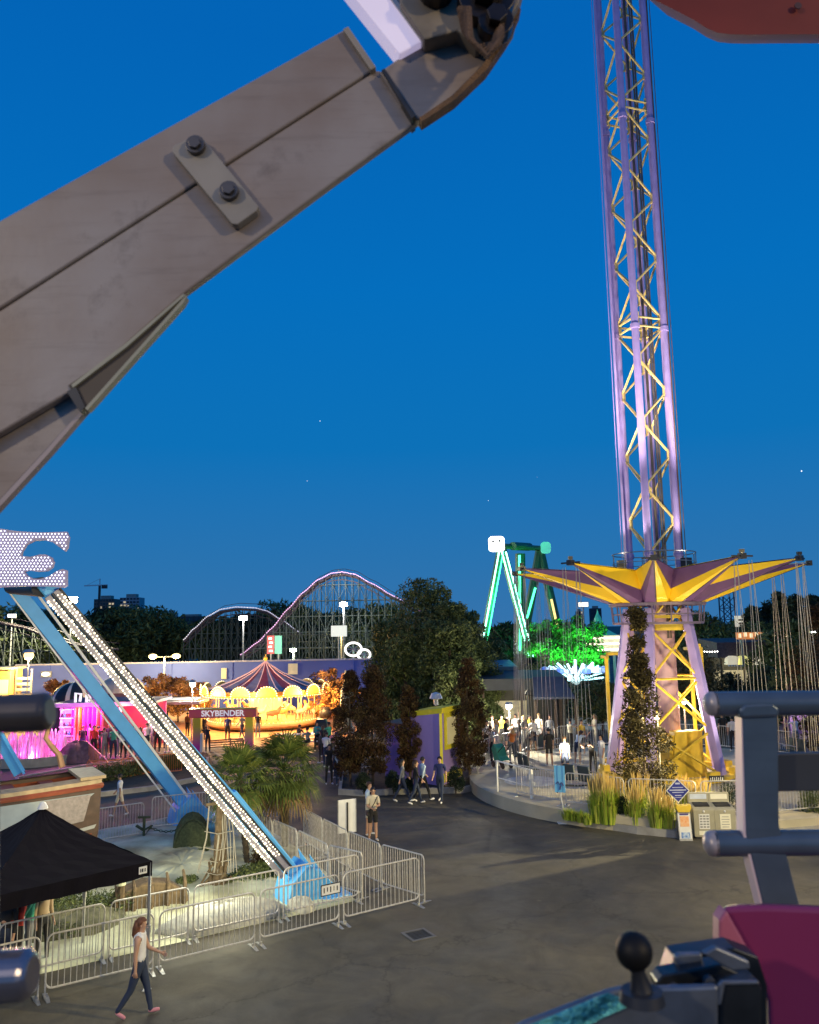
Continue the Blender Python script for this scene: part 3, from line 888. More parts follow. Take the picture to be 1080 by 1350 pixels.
for i, l in enumerate(('barricade of the inner row far left beyond the picture edge', 'barricade of the inner row in front of the black tent leg', 'barricade of the inner row behind the head of the woman in the white top', 'barricade of the inner row before the timber wreck', 'barricade of the inner row before the pale boulder', 'barricade of the inner row before the blue foot of the near ride leg')):
    if i == 0: continue
    a, c = Ip[i - 1], Ip[i]
    barrier(a.lerp(c, .03), a.lerp(c, .97), l, gI)
H1 = 1.1
Bp = [Fp[5] + Vector((.1, .1, 0)), G(502, 1113, H1), G(458, 1095, H1), G(425, 1079, H1), G(400, 1066, H1)]
for i, l in enumerate(('barricade running back from the free corner of the outer row', 'barricade beside the white notice board, second back from the corner', 'barricade behind the palm trunk, third back from the corner', 'barricade behind the palm crown, farthest of the right-hand line')):
    a, c = Bp[i], Bp[i + 1]; barrier(a.lerp(c, .02), a.lerp(c, .98), l, 'right-hand line of barricades going back')
Cp = [Ip[5] + Vector((.05, .1, 0)), G(433, 1114, H1), G(392, 1094, H1), G(359, 1080, H1), G(318, 1062, H1), G(275, 1044, H1)]
for i, l in enumerate(('barricade running back from the blue foot, nearest of the inner line', 'second barricade back from the blue foot of the near leg', 'third barricade back from the blue foot, left of the palm trunk', 'barricade right of the thin palm trunk behind the lit leg', 'barricade at the back of the sand right of the far blue foot')):
    a, c = Cp[i], Cp[i + 1]; barrier(a.lerp(c, .02), a.lerp(c, .98), l, 'inner line of barricades going back beside the sand')
Dp = [G(275, 1044, H1), G(201, 1051, H1), G(190, 1058, H1), G(124, 1067, H1)]
barrier(Dp[1], Dp[0], 'barricade behind the far blue leg foot', 'back row of barricades behind the sand')
barrier(Dp[3], Dp[2], 'barricade in front of the walking person in white', 'back row of barricades behind the sand')
barrier(G(66, 1078, H1), Dp[3], 'barricade behind the black tent next to the ship hull', 'back row of barricades behind the sand')
# plate on the barrier
a, c = Fp[3], Fp[4]; dd = (c - a).normalized(); pp = a + dd * 1.75 + Vector((0, 0, .83)); nn = Vector((dd.y, -dd.x, 0))
sg = thing('small_sign', 'small pale sign plate tied to the barricade in front of the blue foot', 'sign', tuple(pp + nn * .03), math.atan2(dd.y, dd.x))
b = MB(); b.box((0, 0, 0), (.46, .012, .2)); b.build('plate', M_WHITE, sg)
b = MB(); b.box((0, .004, 0), (.5, .012, .24)); b.build('plate_frame', M_DARK, sg)
b = MB()
for k, (w_, h_) in enumerate(((.05, .11), (.04, .09), (.05, .12), (.03, .1), (.05, .1))): b.box((-.17 + k * .083, -.008, (k % 2) * .01), (w_ * .5, .004, h_))
b.build('lettering', M_DARK, sg)
# orange barriers by the pink booth
Op = [G(x, y, .95) for x, y in ((240, 993), (196, 996), (160, 1001), (142, 1003))]
for i, l in enumerate(('right orange barrier in front of the pink booth crowd', 'middle orange barrier in front of the pink booth crowd', 'left orange barrier in front of the pink booth crowd')):
    barrier(Op[i + 1], Op[i], l, 'orange barriers before the pink booth', proto_o, 2.0)
barrier(G(113, 976, .95), Op[3], 'orange barrier slanting back towards the fountain', 'orange barriers before the pink booth', proto_o, 2.0)
barrier(G(115, 1003, .95), Op[3], 'leftmost orange barrier beside the fountain', 'orange barriers before the pink booth', proto_o, 2.0)
# barricades on the platform
def onring(r_, a): return Vector((TCX + r_ * math.cos(R(a)), TCY + r_ * math.sin(R(a)), 0))
rr = RD - .35
angs = [-150, -133, -116.5, -100, -83.5, -67, -50.5, -34]
names = ['platform barricade at the left front, before the crowd with the pushchair', 'platform barricade with the blue banner', 'platform barricade behind the tall grass', 'platform barricade behind the dark red planter tree', 'platform barricade above the bins with a black sign', 'platform barricade seen behind the grey handrail post', 'platform barricade at the far right edge']
for i in range(len(angs) - 1):
    barrier(onring(rr, angs[i] + .6), onring(rr, angs[i + 1] - .6), names[i], 'barricades round the front of the ride platform', z=DECK)
angs = [175, 160, 145, 130, 115, 100, 85, 70, 55, 40, 25]
for i in range(len(angs) - 1):
    barrier(onring(rr, angs[i] - .6), onring(rr, angs[i + 1] + .6), 'barricade number %s from the left along the rear of the platform' % ('one two three four five six seven eight nine ten'.split()[i]), 'barricades round the back of the ride platform', z=DECK)
# blue banner on the barricade
bp_ = G(755, 1024, DECK + .0); 
t = thing('banner', 'light blue banner with dark script hanging on the platform barricade', 'banner', tuple(AT(738, 1027, (TCY - 7.3))), R(-18))
b = MB(); vs = []
for i in range(7):
    for j in range(9): vs.append((-.17 + i * .057, .012 * math.sin(i * 2.1), .42 - j * .105))
b.add(vs, [(i * 9 + j, i * 9 + j + 1, (i + 1) * 9 + j + 1, (i + 1) * 9 + j) for i in range(6) for j in range(8)]); b.build('cloth', mat('sky_blue_banner', (.12, .40, .72), .6, var=.1), t)
b = MB(); b.path([(-.12, -.03, -.15), (-.05, -.03, -.08), (.0, -.03, -.18), (.06, -.03, -.1), (.12, -.03, -.2)], .018, 5); b.path([(.02, -.03, -.2), (.0, -.03, -.33)], .02, 5); b.build('script_mark', mat('navy_print', (.05, .03, .2), .6), t)
# black sign on right part of platform barricade
t = thing('small_sign', 'small black sign with pale lettering on the platform barricade above the bins', 'sign', tuple(AT(945, 1027, TCY - 7.6)), R(5))
b = MB(); b.box((0, 0, 0), (.5, .015, .2)); b.build('plate', M_BLACK, t)
b = MB()
for k in range(7): b.box((-.2 + k * .066, -.011, 0), (.022, .004, .09 + .03 * (k % 2)))
b.build('lettering', M_WHITE, t)
# ------------------------------------------------------------------ gate rail by the platform
g0 = G(702, 1072); t = thing('gate_post', 'white standing gate post with flat base and long handrail, in front of the platform', 'gate post', g0)
b = MB(); b.tube((0, 0, .03), (0, 0, 1.5), .06, n=10); b.box((0, 0, 1.25), (.16, .12, .2)); b.box((.08, 0, 1.0), (.1, .1, .12)); b.build('post', M_WHITE, t, smooth=True)
b = MB(); b.box((0, 0, .03), (.52, .4, .06)); b.build('base_plate', M_WHITE, t, bevel=.01)
e1 = AT(655, 1003, 31.0) - g0; e0 = Vector((0, 0, 1.48)); e2 = Vector((e1.x, e1.y, 0.55))
b = MB(); b.path([e0, e1], .03, 6); b.tube(e1, e2, .03, n=6); b.build('handrail', M_WHITE, t)
e3 = AT(655, 1035, 31.0) - g0; 
b = MB(); b.path([Vector((0, 0, .9)), Vector((e1.x, e1.y, e1.z - .6))], .02, 5); b.build('lower_rail', M_WHITE, t)
g0 = G(745, 1085); t = thing('queue_stand', 'thin bent white stand with a round badge, tied beside the tall grass', 'stand', g0)
b = MB(); b.path([(0, 0, .02), (-.03, 0, .45), (-.1, 0, .85), (-.08, 0, 1.08), (0, 0, 1.15)], .022, 6); b.box((0, 0, .015), (.5, .35, .03)); b.build('stand_frame', M_WHITE, t)
b = MB(); b.tube((0, -.03, 1.08), (0, .02, 1.08), .09, n=14); b.build('badge', M_WHITE, t)
b = MB(); b.path([(-.22, .02, .98), (-.1, 0, 1.2), (.05, 0, 1.22), (.5, .1, 1.18), (1.2, .3, 1.17), (1.9, .6, 1.15)], .03, 6); b.build('dark_rope', M_DARK, t)
# ------------------------------------------------------------------ bins, sandwich board, diamond sign
M_BIN = mat('bin_beige', (.36, .34, .25), .55, var=.15, scale=4)
M_BINL = mat('bin_label', (.78, .76, .62), .5, var=.1)
for k, (x, lab) in enumerate(((926.5, 'left beige recycling bin with a white notice grid, beside the yellow board sign'), (954, 'right beige recycling bin with a cream notice, half behind the handrail end'))):
    g0 = G(x, 1103); t = thing('recycling_bin', lab, 'bin', g0, R(-3), group='pair of recycling bins')
    w_ = .64
    b = MB(); b.prism([(-w_ / 2, y, z) for y, z in ((-.3, .06), (.34, .06), (.34, 1.28), (.24, 1.28), (.20, 1.0), (-.22, .92), (-.3, .86))], (w_, 0, 0)); b.build('body', M_BIN, t, bevel=.015)
    b = MB(); b.box((0, 0, .03), (w_ - .08, .56, .06)); b.build('plinth', M_DARK, t)
    b = MB(); b.box((0, -.02, .965), (w_ * .72, .3, .04), Matrix.Rotation(R(11), 3, 'X')); b.build('opening', M_BLACK, t)
    b = MB(); b.box((0, .216, 1.16), (w_ * .8, .012, .15), Matrix.Rotation(R(-8), 3, 'X')); b.build('top_label', mat('pale_blue_label', (.55, .62, .75), .5) if k == 0 else M_BINL, t)
    b = MB(); b.box((0, -.306, .52), (w_ * .5, .012, .44)); lb = b.build('notice', M_BINL if k else M_WHITE, t)
    b = MB()
    for i in range(5):
        if k == 0:
            for j in range(3): b.box((-.1 + j * .1, -.3145, .36 + i * .08), (.075, .004, .045))
        else: b.box((0, -.3145, .36 + i * .075), (.2 + .04 * (i % 2), .004, .018))
    b.build('print', mat('grey_print', (.3, .3, .3), .6), lb)
    b = MB(); b.box((0, -.306, .18), (w_ * .55, .012, .12)); b.build('lower_label', M_BINL, t)
    b = MB(); b.ball((0, -.31, .82), .035, 8); b.build('lock', M_WHITE, t)
g0 = G(903, 1107); t = thing('board_sign', 'narrow pavement board with yellow top and orange and blue poster, left of the bins', 'board sign', g0, R(-2))
b = MB(); b.prism([(-.2, y, z) for y, z in ((-.16, 0), (-.12, 0), (0, .94), (.12, 0), (.16, 0), (.02, 1.0), (-.02, 1.0))], (.4, 0, 0)); b.build('frame', M_STEEL, t)
Tl = Matrix.Rotation(R(-8), 3, 'X')
b = MB(); b.box((0, -.105, .42), (.36, .012, .72), Tl); b.build('poster', M_WHITE, t)
b = MB(); b.box((0, -.098, .56), (.27, .012, .3), Tl); b.build('orange_picture', mat('orange_print', (.75, .28, .08), .5, col2=(.75, .5, .3), scale=9), t)
b = MB(); b.box((0, -.146, .16), (.27, .012, .18), Tl); b.build('blue_picture', mat('blue_print', (.05, .16, .5), .5, col2=(.5, .6, .7), scale=12), t)
b = MB(); b.box((0, -.062, .76), (.27, .014, .05), Tl); b.build('dark_caption', mat('navy_print', (.05, .03, .2), .6), t)
b = MB(); b.prism([(x, -.1, z) for x, z in ((-.18, .82), (.18, .82), (.24, .95), (.22, 1.06), (.1, 1.03), (-.1, 1.03), (-.22, 1.06), (-.24, .95))], (0, .2, 0)); b.build('yellow_top', M_YELO, t, bevel=.02)
g0 = G(899.5, 1105) + Vector((0, .18, 0)); t = thing('diamond_sign', 'dark blue diamond notice sign with white lines on a pale pole behind the yellow board', 'sign', g0)
zc = AT(900, 1042, g0.y).z
b = MB(); b.bar((0, 0, 0), (0, 0, zc), .06, .05); b.build('pole', mat('pale_green_post', (.45, .5, .4), .5), t)
b = MB(); r_ = .37; b.prism([(-r_, -.04, zc), (0, -.04, zc - r_), (r_, -.04, zc), (0, -.04, zc + r_)], (0, .02, 0)); b.build('sign_border', M_WHITE, t)
r_ = .335; b = MB(); b.prism([(-r_, -.052, zc), (0, -.052, zc - r_), (r_, -.052, zc), (0, -.052, zc + r_)], (0, .012, 0)); b.build('sign_face', mat('royal_blue', (.02, .035, .30), .5), t)
b = MB()
for z, w_, h_ in ((.22, .14, .05), (.10, .34, .022), (.02, .52, .035), (-.05, .36, .022), (-.14, .2, .02), (-.2, .26, .012)): b.box((0, -.056, zc + z), (w_, .006, h_))
b.build('lettering', mat('pale_lettering', (.55, .6, .8), .5), t)
# white notice board on black pole
g0 = G(458, 1128); t = thing('notice_board', 'blank white notice board seen from behind on a thin black pole, beside the barricades', 'sign', g0, R(24))
zt = AT(458, 1054, g0.y).z; zb_ = AT(458, 1098, g0.y).z
b = MB(); b.bar((0, -.03, 0), (0, -.03, zt - .08), .045, .04); b.box((0, -.03, .01), (.3, .3, .02)); b.build('pole', M_BLACK, t)
b = MB(); b.box((0, .01, (zt + zb_) / 2), (.56, .02, zt - zb_)); b.build('board', M_WHITE, t, bevel=.004)
b = MB(); 
for s_ in (-1, 1): b.box((s_ * .28, .005, (zt + zb_) / 2), (.02, .035, zt - zb_))
b.build('board_frame', M_STEEL, t)
# ------------------------------------------------------------------ purple kiosk
M_KP = mat('kiosk_purple', (.33, .24, .60), .6, var=.12, scale=1.2)
M_KY = mat('kiosk_yellow', (.75, .66, .04), .5, var=.1)
KY = 35.0
kA = AT(508, 1010, KY + 1.5); kB = AT(581, 1008, KY - .8); kC = AT(608, 1008, KY + .9)
kb = Vector((kA.x, kA.y, 0)); kc = Vector((kB.x, kB.y, 0)); kd = Vector((kC.x, kC.y, 0))
t = thing('kiosk', 'small purple kiosk with yellow trim and sloping roof between the dark red trees', 'kiosk', kc)
ztl = AT(545, 946, KY).z; ztr = AT(581, 938, KY).z
ev = kb - kc; ew = kd - kc
b = MB(); hL = AT(515, 958, KY + 1).z
P = [Vector((0, 0, 0)), Vector((0, 0, ztr)), ev * .52 + Vector((0, 0, ztl)), ev * .52 + Vector((0, 0, hL)), ev + Vector((0, 0, hL)), ev]
b.prism(P, ew); b.build('walls', M_KP, t)
b = MB(); b.prism([Vector((0, 0, ztr)) - ev * .04, Vector((0, 0, ztr + .22)) - ev * .04, ev * .56 + Vector((0, 0, ztl + .2)), ev * .56 + Vector((0, 0, ztl))], ew * 1.12); b.build('roof', M_KY, t)
b = MB(); b.prism([ev * .5 + Vector((0, 0, hL)), ev * .5 + Vector((0, 0, hL + .14)), ev * 1.05 + Vector((0, 0, hL + .12)), ev * 1.05 + Vector((0, 0, hL))], ew); b.build('lean_to_roof', mat('brown_roof', (.22, .12, .08), .7), t)
en = Vector((ew.y, -ew.x, 0)).normalized(); 
if en.y > 0: en = -en
b = MB()
b.bar(ew * .5 + en * .03 + Vector((0, 0, 1.55)), ew * .5 + en * .03 + Vector((0, 0, 3.05)), .05, ew.length * .62, up=ew)
b.build('window_frame', M_KY, t)
b = MB(); b.bar(ew * .5 + en * .06 + Vector((0, 0, 1.75)), ew * .5 + en * .06 + Vector((0, 0, 2.85)), .03, ew.length * .42, up=ew); b.build('window_pane', mat('kiosk_glass', (.10, .10, .07), .15, emit=(1, .8, .35), estr=.35, noemit=True), t)
b = MB(); b.bar(en * .03 + Vector((0, 0, .45)), en * .03 + ew + Vector((0, 0, .45)), .05, .35); b.build('base_stripe', M_KY, t)
b = MB(); b.bar(en * .02 - ev * .01 + Vector((0, 0, .2)), en * .02 - ev * .01 + Vector((0, 0, ztr)), .12, .12); b.build('corner_trim', M_KY, t)
# lamp post before the kiosk
p = G(577, 1022); t = thing('lamp_post', 'dark lamp post with white hooded head in front of the purple kiosk', 'lamp post', p)
zh = AT(577, 925, p.y).z
b = MB(); b.tube((0, 0, 0), (0, 0, zh), .06, .045, n=8); b.tube((0, 0, 0), (0, 0, .3), .1, .09, n=8); b.build('pole', M_DARK, t, smooth=True)
b = MB(); b.lathe([(.01, .28), (.2, .22), (.3, 0), (.24, -.02), (.1, -.05), (.1, -.3), (.02, -.34)], (0, 0, zh + .15), 14); b.build('lamp_shade', M_WHITE, t, smooth=True)
# ------------------------------------------------------------------ people: one continuous skinned body each
def vdir(p, o=0., s=1): return Vector((s * math.sin(o), math.sin(p) * math.cos(o), -math.cos(p) * math.cos(o)))
def skeleton(P, fingers=False, female=False):
    V, E, RR, RG = [], [], [], []
    def add(p, r, par=None, reg='top'):
        V.append(Vector(p)); RR.append(r if isinstance(r, tuple) else (r, r)); RG.append(reg)
        if par is not None: E.append((par, len(V) - 1))
        return len(V) - 1
    lean = P.get('lean', 0.); sh = .165 if female else .185
    def tz(y, z):   # torso lean about the pelvis
        dz = z - .95
        return Vector((0, y + math.sin(lean) * dz, .95 + math.cos(lean) * dz))
    pel = add(tz(0, .95), (.155, .105), None, 'bottom')
    w_ = add(tz(.0, 1.09), (.125 if female else .14, .095), pel, 'top')
    ch = add(tz(.0, 1.26), (.15 if female else .165, .105), w_, 'top')
    uc = add(tz(-.01, 1.38), (.12, .08), ch, 'top')
    nk = add(tz(0, 1.475), (.052, .052), uc, 'skin')
    hp = P.get('nod', 0.)
    def hz(y, z):
        q = tz(0, 1.475); a = lean + hp; dz = z - 1.475
        return Vector((0, q.y + y * math.cos(a) + math.sin(a) * dz, q.z - y * math.sin(a) + math.cos(a) * dz))
    jaw = add(hz(.03, 1.545), (.058, .068), nk, 'skin')
    hd = add(hz(.02, 1.615), (.076, .092), jaw, 'skin')
    tp = add(hz(.0, 1.675), (.062, .075), hd, 'skin')
    nose = add(hz(.118, 1.592), (.011, .011), hd, 'skin')
    for k, s in (('l', -1), ('r', 1)):
        A = P.get('arm_' + k, (0, .2, .1)); pitch, elb, out_ = A
        q = tz(0, 1.40)
        s0 = add((s * sh, q.y, q.z), (.062, .062), uc, 'top')
        d = vdir(pitch + lean, out_, s); e_ = V[s0] + d * .28
        ms = add(V[s0] + d * .14, (.05, .05), s0, 'sleeve')
        el = add(e_, (.040, .040), ms, 'fore')
        d2 = vdir(pitch + lean + elb, out_ * .3 + P.get('in_' + k, 0.), s)
        fm = add(e_ + d2 * .10, (.038, .038), el, 'fore')
        wr = add(e_ + d2 * .245, (.025, .023), fm, 'hand')
        side = d2.cross(Vector((s, 0, 0))).normalized()
        pm = add(e_ + d2 * .30, (.022, .038) if not fingers else (.030, .022), wr, 'hand')
        if fingers:
            palm = e_ + d2 * .325
            for i in range(4):
                off = side * (.032 - .021 * i)
                f0 = add(palm + off, (.010, .010), pm, 'hand'); L = (.036, .042, .040, .030)[i]
                cur = d2.lerp(Vector((-s, 0, 0)), .25).normalized(); f1 = add(V[f0] + cur * L, (.009, .009), f0, 'hand')
                cur2 = d2.lerp(Vector((-s, 0, 0)), .55).normalized(); add(V[f1] + cur2 * L * .8, (.007, .007), f1, 'hand')
            t0 = add(e_ + d2 * .29 + side * .034, (.012, .012), wr, 'hand'); add(V[t0] + (d2 + side * .7).normalized() * .05, (.009, .009), t0, 'hand')
        else:
            add(e_ + d2 * .375, (.014, .028), pm, 'hand')
            add(e_ + d2 * .33 + side * .04, (.011, .011), wr, 'hand')
        Lg = P.get('leg_' + k, (0, 0, .03)); hpit, kn, ab = Lg
        h0 = add((s * .088, 0, .90), (.095, .098), pel, 'bottom')
        d = vdir(hpit, ab, s); kk = V[h0] + d * .41
        mt = add(V[h0] + d * .2, (.080, .082), h0, 'bottom')
        kn_ = add(kk, (.056, .058), mt, 'shank')
        d2 = vdir(hpit - kn, ab * .5, s)
        cf = add(kk + d2 * .14, (.052, .056), kn_, 'shank')
        an = add(kk + d2 * .40, (.036, .040), cf, 'shank')
        fp = P.get('foot_' + k, 0.)
        fd = Vector((s * .12, math.cos(fp), math.sin(fp))).normalized()
        hl = add(V[an] - fd * .03 + Vector((0, 0, -.045)), (.036, .034), an, 'shoe')
        add(V[hl] + fd * .12 + Vector((0, 0, .005)), (.040, .030), hl, 'shoe'); add(V[-1] + fd * .075 + Vector((0, 0, -.006)), (.034, .020), len(V) - 1, 'shoe')
    mz = min(v.z - r[1] for v, r in zip(V, RR))
    for v in V: v.z -= mz
    return V, E, RR, RG, (V[hd].copy(), lean + hp)
REG = ['skin', 'top', 'bottom', 'shoe', 'sleeve', 'fore', 'shank', 'hand']
BODY = {}
def body_mesh(key, P, fingers=False, female=False, lv=1):
    V, E, RR, RG, head = skeleton(P, fingers, female)
    me = bpy.data.meshes.new('body'); me.from_pydata([tuple(v) for v in V], E, [])
    o = bpy.data.objects.new('tmp', me); COL.objects.link(o)
    o.modifiers.new('s', 'SKIN')
    for i, sv in enumerate(me.skin_vertices[0].data):
        sv.radius = RR[i]; sv.use_root = (i == 0)
    sm = o.modifiers.new('u', 'SUBSURF'); sm.levels = lv; sm.render_levels = lv
    dg = bpy.context.evaluated_depsgraph_get(); dg.update()
    m2 = bpy.data.meshes.new_from_object(o.evaluated_get(dg))
    bpy.data.objects.remove(o)
    for _ in REG: m2.materials.append(None)
    seg = [(V[a], V[b], RG[a], RG[b], max(RR[a]), max(RR[b])) for a, b in E]
    A_ = np.array([list(s_[0]) for s_ in seg]); B_ = np.array([list(s_[1]) for s_ in seg]); ra = np.array([s_[4] for s_ in seg]); rb_ = np.array([s_[5] for s_ in seg])
    C_ = np.array([list(p.center) for p in m2.polygons]); D_ = B_ - A_; dd_ = (D_ ** 2).sum(1)
    T_ = np.clip(((C_[:, None, :] - A_) * D_).sum(2) / dd_, 0, 1)
    dist = np.linalg.norm(C_[:, None, :] - (A_ + T_[..., None] * D_), axis=2) - (ra + (rb_ - ra) * T_)
    best = dist.argmin(1)
    mi = []
    for i, k in enumerate(best):
        t_ = T_[i, k]; rg = seg[k][2] if t_ < .5 else seg[k][3]
        mi.append(REG.index(rg))
    m2.polygons.foreach_set('material_index', mi)
    m2.polygons.foreach_set('use_smooth', [True] * len(mi))
    BODY[key] = (m2, head, V)
    return BODY[key]
ST = dict(arm_l=(.05, .25, .08), arm_r=(-.05, .25, .08), leg_l=(.04, .04, .05), leg_r=(-.04, .05, .05))
WK = dict(arm_l=(.42, .35, .08), arm_r=(-.38, .2, .08), leg_l=(-.34, .2, .03), leg_r=(.42, .12, .03), foot_l=-.5, foot_r=.15)
WK2 = dict(arm_l=(-.3, .3, .08), arm_r=(.3, .5, .08), leg_l=(.32, .1, .03), leg_r=(-.28, .25, .03), foot_r=-.4, foot_l=.1)
PH = dict(arm_l=(.5, 1.5, .1), arm_r=(.3, 1.7, .1), in_l=-.4, in_r=-.4, nod=.35, leg_l=(.03, .03, .05), leg_r=(-.05, .05, .06))
FOLD = dict(arm_l=(.35, 1.3, .15), arm_r=(.3, 1.35, .15), in_l=-.9, in_r=-.9, leg_l=(.1, .12, .07), leg_r=(-.06, .02, .05))
SIT = dict(arm_l=(.6, .7, .1), arm_r=(.7, .6, .1), leg_l=(1.45, 1.4, .08), leg_r=(1.4, 1.45, .1), lean=.1)
BEND = dict(arm_l=(.9, .3, .1), arm_r=(.7, .6, .1), lean=.75, leg_l=(.05, .2, .05), leg_r=(.2, .35, .05), nod=.2)
WAVE = dict(arm_l=(2.5, .4, .25), arm_r=(.1, .3, .1), leg_l=(.04, .04, .06), leg_r=(-.04, .05, .06))
LIFT = dict(arm_l=(1.3, .4, .25), arm_r=(1.2, .5, .2), leg_l=(.04, .04, .06), leg_r=(-.04, .05, .06))
for k_, p_ in dict(st=ST, wk=WK, wk2=WK2, ph=PH, fold=FOLD, sit=SIT, bend=BEND, wave=WAVE, lift=LIFT).items():
    body_mesh(k_, p_); body_mesh(k_ + 'f', p_, False, True)
CL = dict(white=(.72, .72, .72), black=(.018, .018, .02), navy=(.02, .03, .12), grey=(.22, .23, .25), red=(.55, .05, .03), blue=(.10, .22, .50), denim=(.022, .035, .075), tan=(.45, .34, .22),
          cream=(.62, .56, .42), green=(.05, .35, .22), yellow=(.70, .48, .06), pink=(.60, .25, .30), brown=(.14, .08, .05), teal=(.05, .35, .35), orange=(.7, .22, .05), lightblue=(.45, .58, .70), darkgrey=(.06, .06, .065))
SK = [(.48, .28, .19), (.36, .20, .13), (.22, .12, .075), (.55, .35, .25)]
HR = dict(black=(.012, .01, .01), brown=(.06, .03, .015), auburn=(.16, .055, .02), blond=(.40, .26, .10), grey=(.3, .3, .3))
def cloth(c): return mat('cloth_' + c, CL[c], .85, var=.12, scale=8)
def skinm(i): return mat('skin_%d' % i, SK[i], .55, var=.08, scale=6)
def hairm(c): return mat('hair_' + c, HR[c], .6, var=.4, scale=30)
M_EYE = mat('eye', (.02, .015, .012), .2)
HAIR = {}
def hair_mesh(head, long_):
    c, a = head
    M = Matrix.Rotation(-a, 3, 'X')
    b = MB(); n = 14; vs = []; rows = 8
    for i in range(rows + 1):
        th = R(2 + 108 * i / rows)
        for k in range(n):
            ph = 2 * PI * k / n
            x, y, z = math.sin(th) * math.cos(ph), math.sin(th) * math.sin(ph), math.cos(th)
            fr = max(0, y) ** 1.5
            zz = z if y < .1 else max(z, .35 + .1 * fr) if fr > .1 else z
            vs.append(c + M @ Vector((x * .094, y * .110 - .012 if y < .3 else y * .104 - .012, zz * .108 + .02)))
    fs = [(i * n + k, (i + 1) * n + k, (i + 1) * n + (k + 1) % n, i * n + (k + 1) % n) for i in range(rows) for k in range(n)] + [tuple(range(n))]
    b.add(vs, fs)
    if long_:
        pts = [c + M @ Vector((0, -.055, .04)), c + M @ Vector((0, -.085, -.07)), c + M @ Vector((0, -.095, -.18)), c + M @ Vector((0, -.085, -.30))]
        o = len(b.v); b.path(pts, [.085, .085, .078, .03], 10)
        for q in range(o, len(b.v)): b.v[q].y = c.y - .02 + (b.v[q].y - c.y) * .8 if False else b.v[q].y
    return b
def person(x, y, key, face, top, bottom, label, sk=0, hair='black', long_=False, h=1.68, base=0., short=False, sleeve=True, female=None, group=None, shoe='white', Y=None, loc=None, keepz=None, shoes_skin=False):
    fem = long_ if female is None else female
    k2 = key + ('f' if fem else '')
    me, head, V = BODY[k2]
    p = Vector(loc) if loc is not None else (G(x, y, base) if Y is None else AT(x, y, Y))
    if Y is None and loc is None: p.z = base
    if keepz is not None: p.z = keepz
    rt_ = thing('person', label, 'person', tuple(p), R(face), group)
    s = h / 1.72
    rt_.scale = (s, s, s)
    o = bpy.data.objects.new('body', me); COL.objects.link(o); o.parent = rt_
    S_ = skinm(sk); tp, bt = cloth(top), cloth(bottom)
    ms = dict(skin=S_, top=tp, bottom=bt, shoe=cloth(shoe), sleeve=tp if sleeve != 'none' else S_, fore=tp if sleeve is True else S_, shank=S_ if short else bt, hand=S_)
    for i, r_ in enumerate(REG):
        o.material_slots[i].link = 'OBJECT'; o.material_slots[i].material = ms[r_]
    hk = (k2, long_)
    if hk not in HAIR:
        hb = hair_mesh(head, long_).build('hair', hairm(hair), rt_, smooth=True); HAIR[hk] = hb.data; hb.modifiers.clear(); ho = hb
    else:
        ho = bpy.data.objects.new('hair', HAIR[hk]); COL.objects.link(ho); ho.parent = rt_
    ho.material_slots[0].link = 'OBJECT'; ho.material_slots[0].material = hairm(hair)
    return rt_
# ---- close figures
def face_parts(rt_, head):
    c, a = head; M = Matrix.Rotation(-a, 3, 'X')
    for s_ in (-1, 1):
        b = MB(); b.ball(c + M @ Vector((s_ * .030, .098, .004)), .011, 8); b.build('eye', M_EYE, rt_)
        b = MB(); b.ball(c + M @ Vector((s_ * .080, .01, -.01)), .022, 8, sc=(.5, .7, 1.2)) if False else b.ball(tuple(c + M @ Vector((s_ * .082, .0, -.012))), .02, 8); b.build('ear', skinm(0), rt_)
    b = MB(); b.bar(c + M @ Vector((-.020, .100, -.062)), c + M @ Vector((.020, .100, -.062)), .012, .008); b.build('mouth', mat('lips', (.4, .12, .1), .4), rt_)
def shell(rt_, me, regs, name, m, off, extra=None):
    idx = [REG.index(r_) for r_ in regs]
    keep = [p for p in me.polygons if p.material_index in idx and (extra is None or extra(p.center))]
    vm = {}; vs = []; fs = []
    for p in keep:
        f = []
        for vi in p.vertices:
            if vi not in vm:
                vm[vi] = len(vs); v = me.vertices[vi]; vs.append(tuple(v.co + v.normal * off))
            f.append(vm[vi])
        fs.append(tuple(f))
    b = MB(); b.add(vs, fs); o = b.build(name, m, rt_, smooth=True); o.modifiers.clear()
    sd = o.modifiers.new('th', 'SOLIDIFY'); sd.thickness = .006; sd.offset = -1
    return o
WW = dict(arm_l=(.38, .75, .1), arm_r=(-.10, .14, .1), leg_l=(.30, .10, .02), leg_r=(-.30, .28, .02), foot_r=-.5, foot_l=.12, nod=.05)
body_mesh('woman', WW, True, True, 2)
p = person(182, 1340, 'woman', -86, 'white', 'denim', 'woman with auburn hair, white sleeveless top and dark jeans walking along the barricades', 0, 'auburn', True, 1.64, short=True, sleeve='none', female=False, shoe='pink')
def dress(p, key, top, bottom, shoe, short=False, sleeve='none', sk=0, pale='top'):
    me, head, V = BODY[key]
    bo = [c for c in p.children if c.name.startswith('body')][0]
    for i in range(len(REG)): bo.material_slots[i].material = skinm(sk) if REG[i] != 'shoe' else cloth(shoe)
    rg = ['top'] if sleeve == 'none' else (['top', 'sleeve'] if sleeve == 'short' else ['top', 'sleeve', 'fore'])
    shell(p, me, rg, 'shirt', cloth(top), .014, (lambda c: abs(c.x) < .148 or c.z < 1.25) if sleeve == 'none' else None)
    shell(p, me, ['bottom'] if short else ['bottom', 'shank'], 'shorts' if short else 'trousers', cloth(bottom), .008)
    face_parts(p, head)
dress(p, 'woman', 'white', 'denim', 'pink')
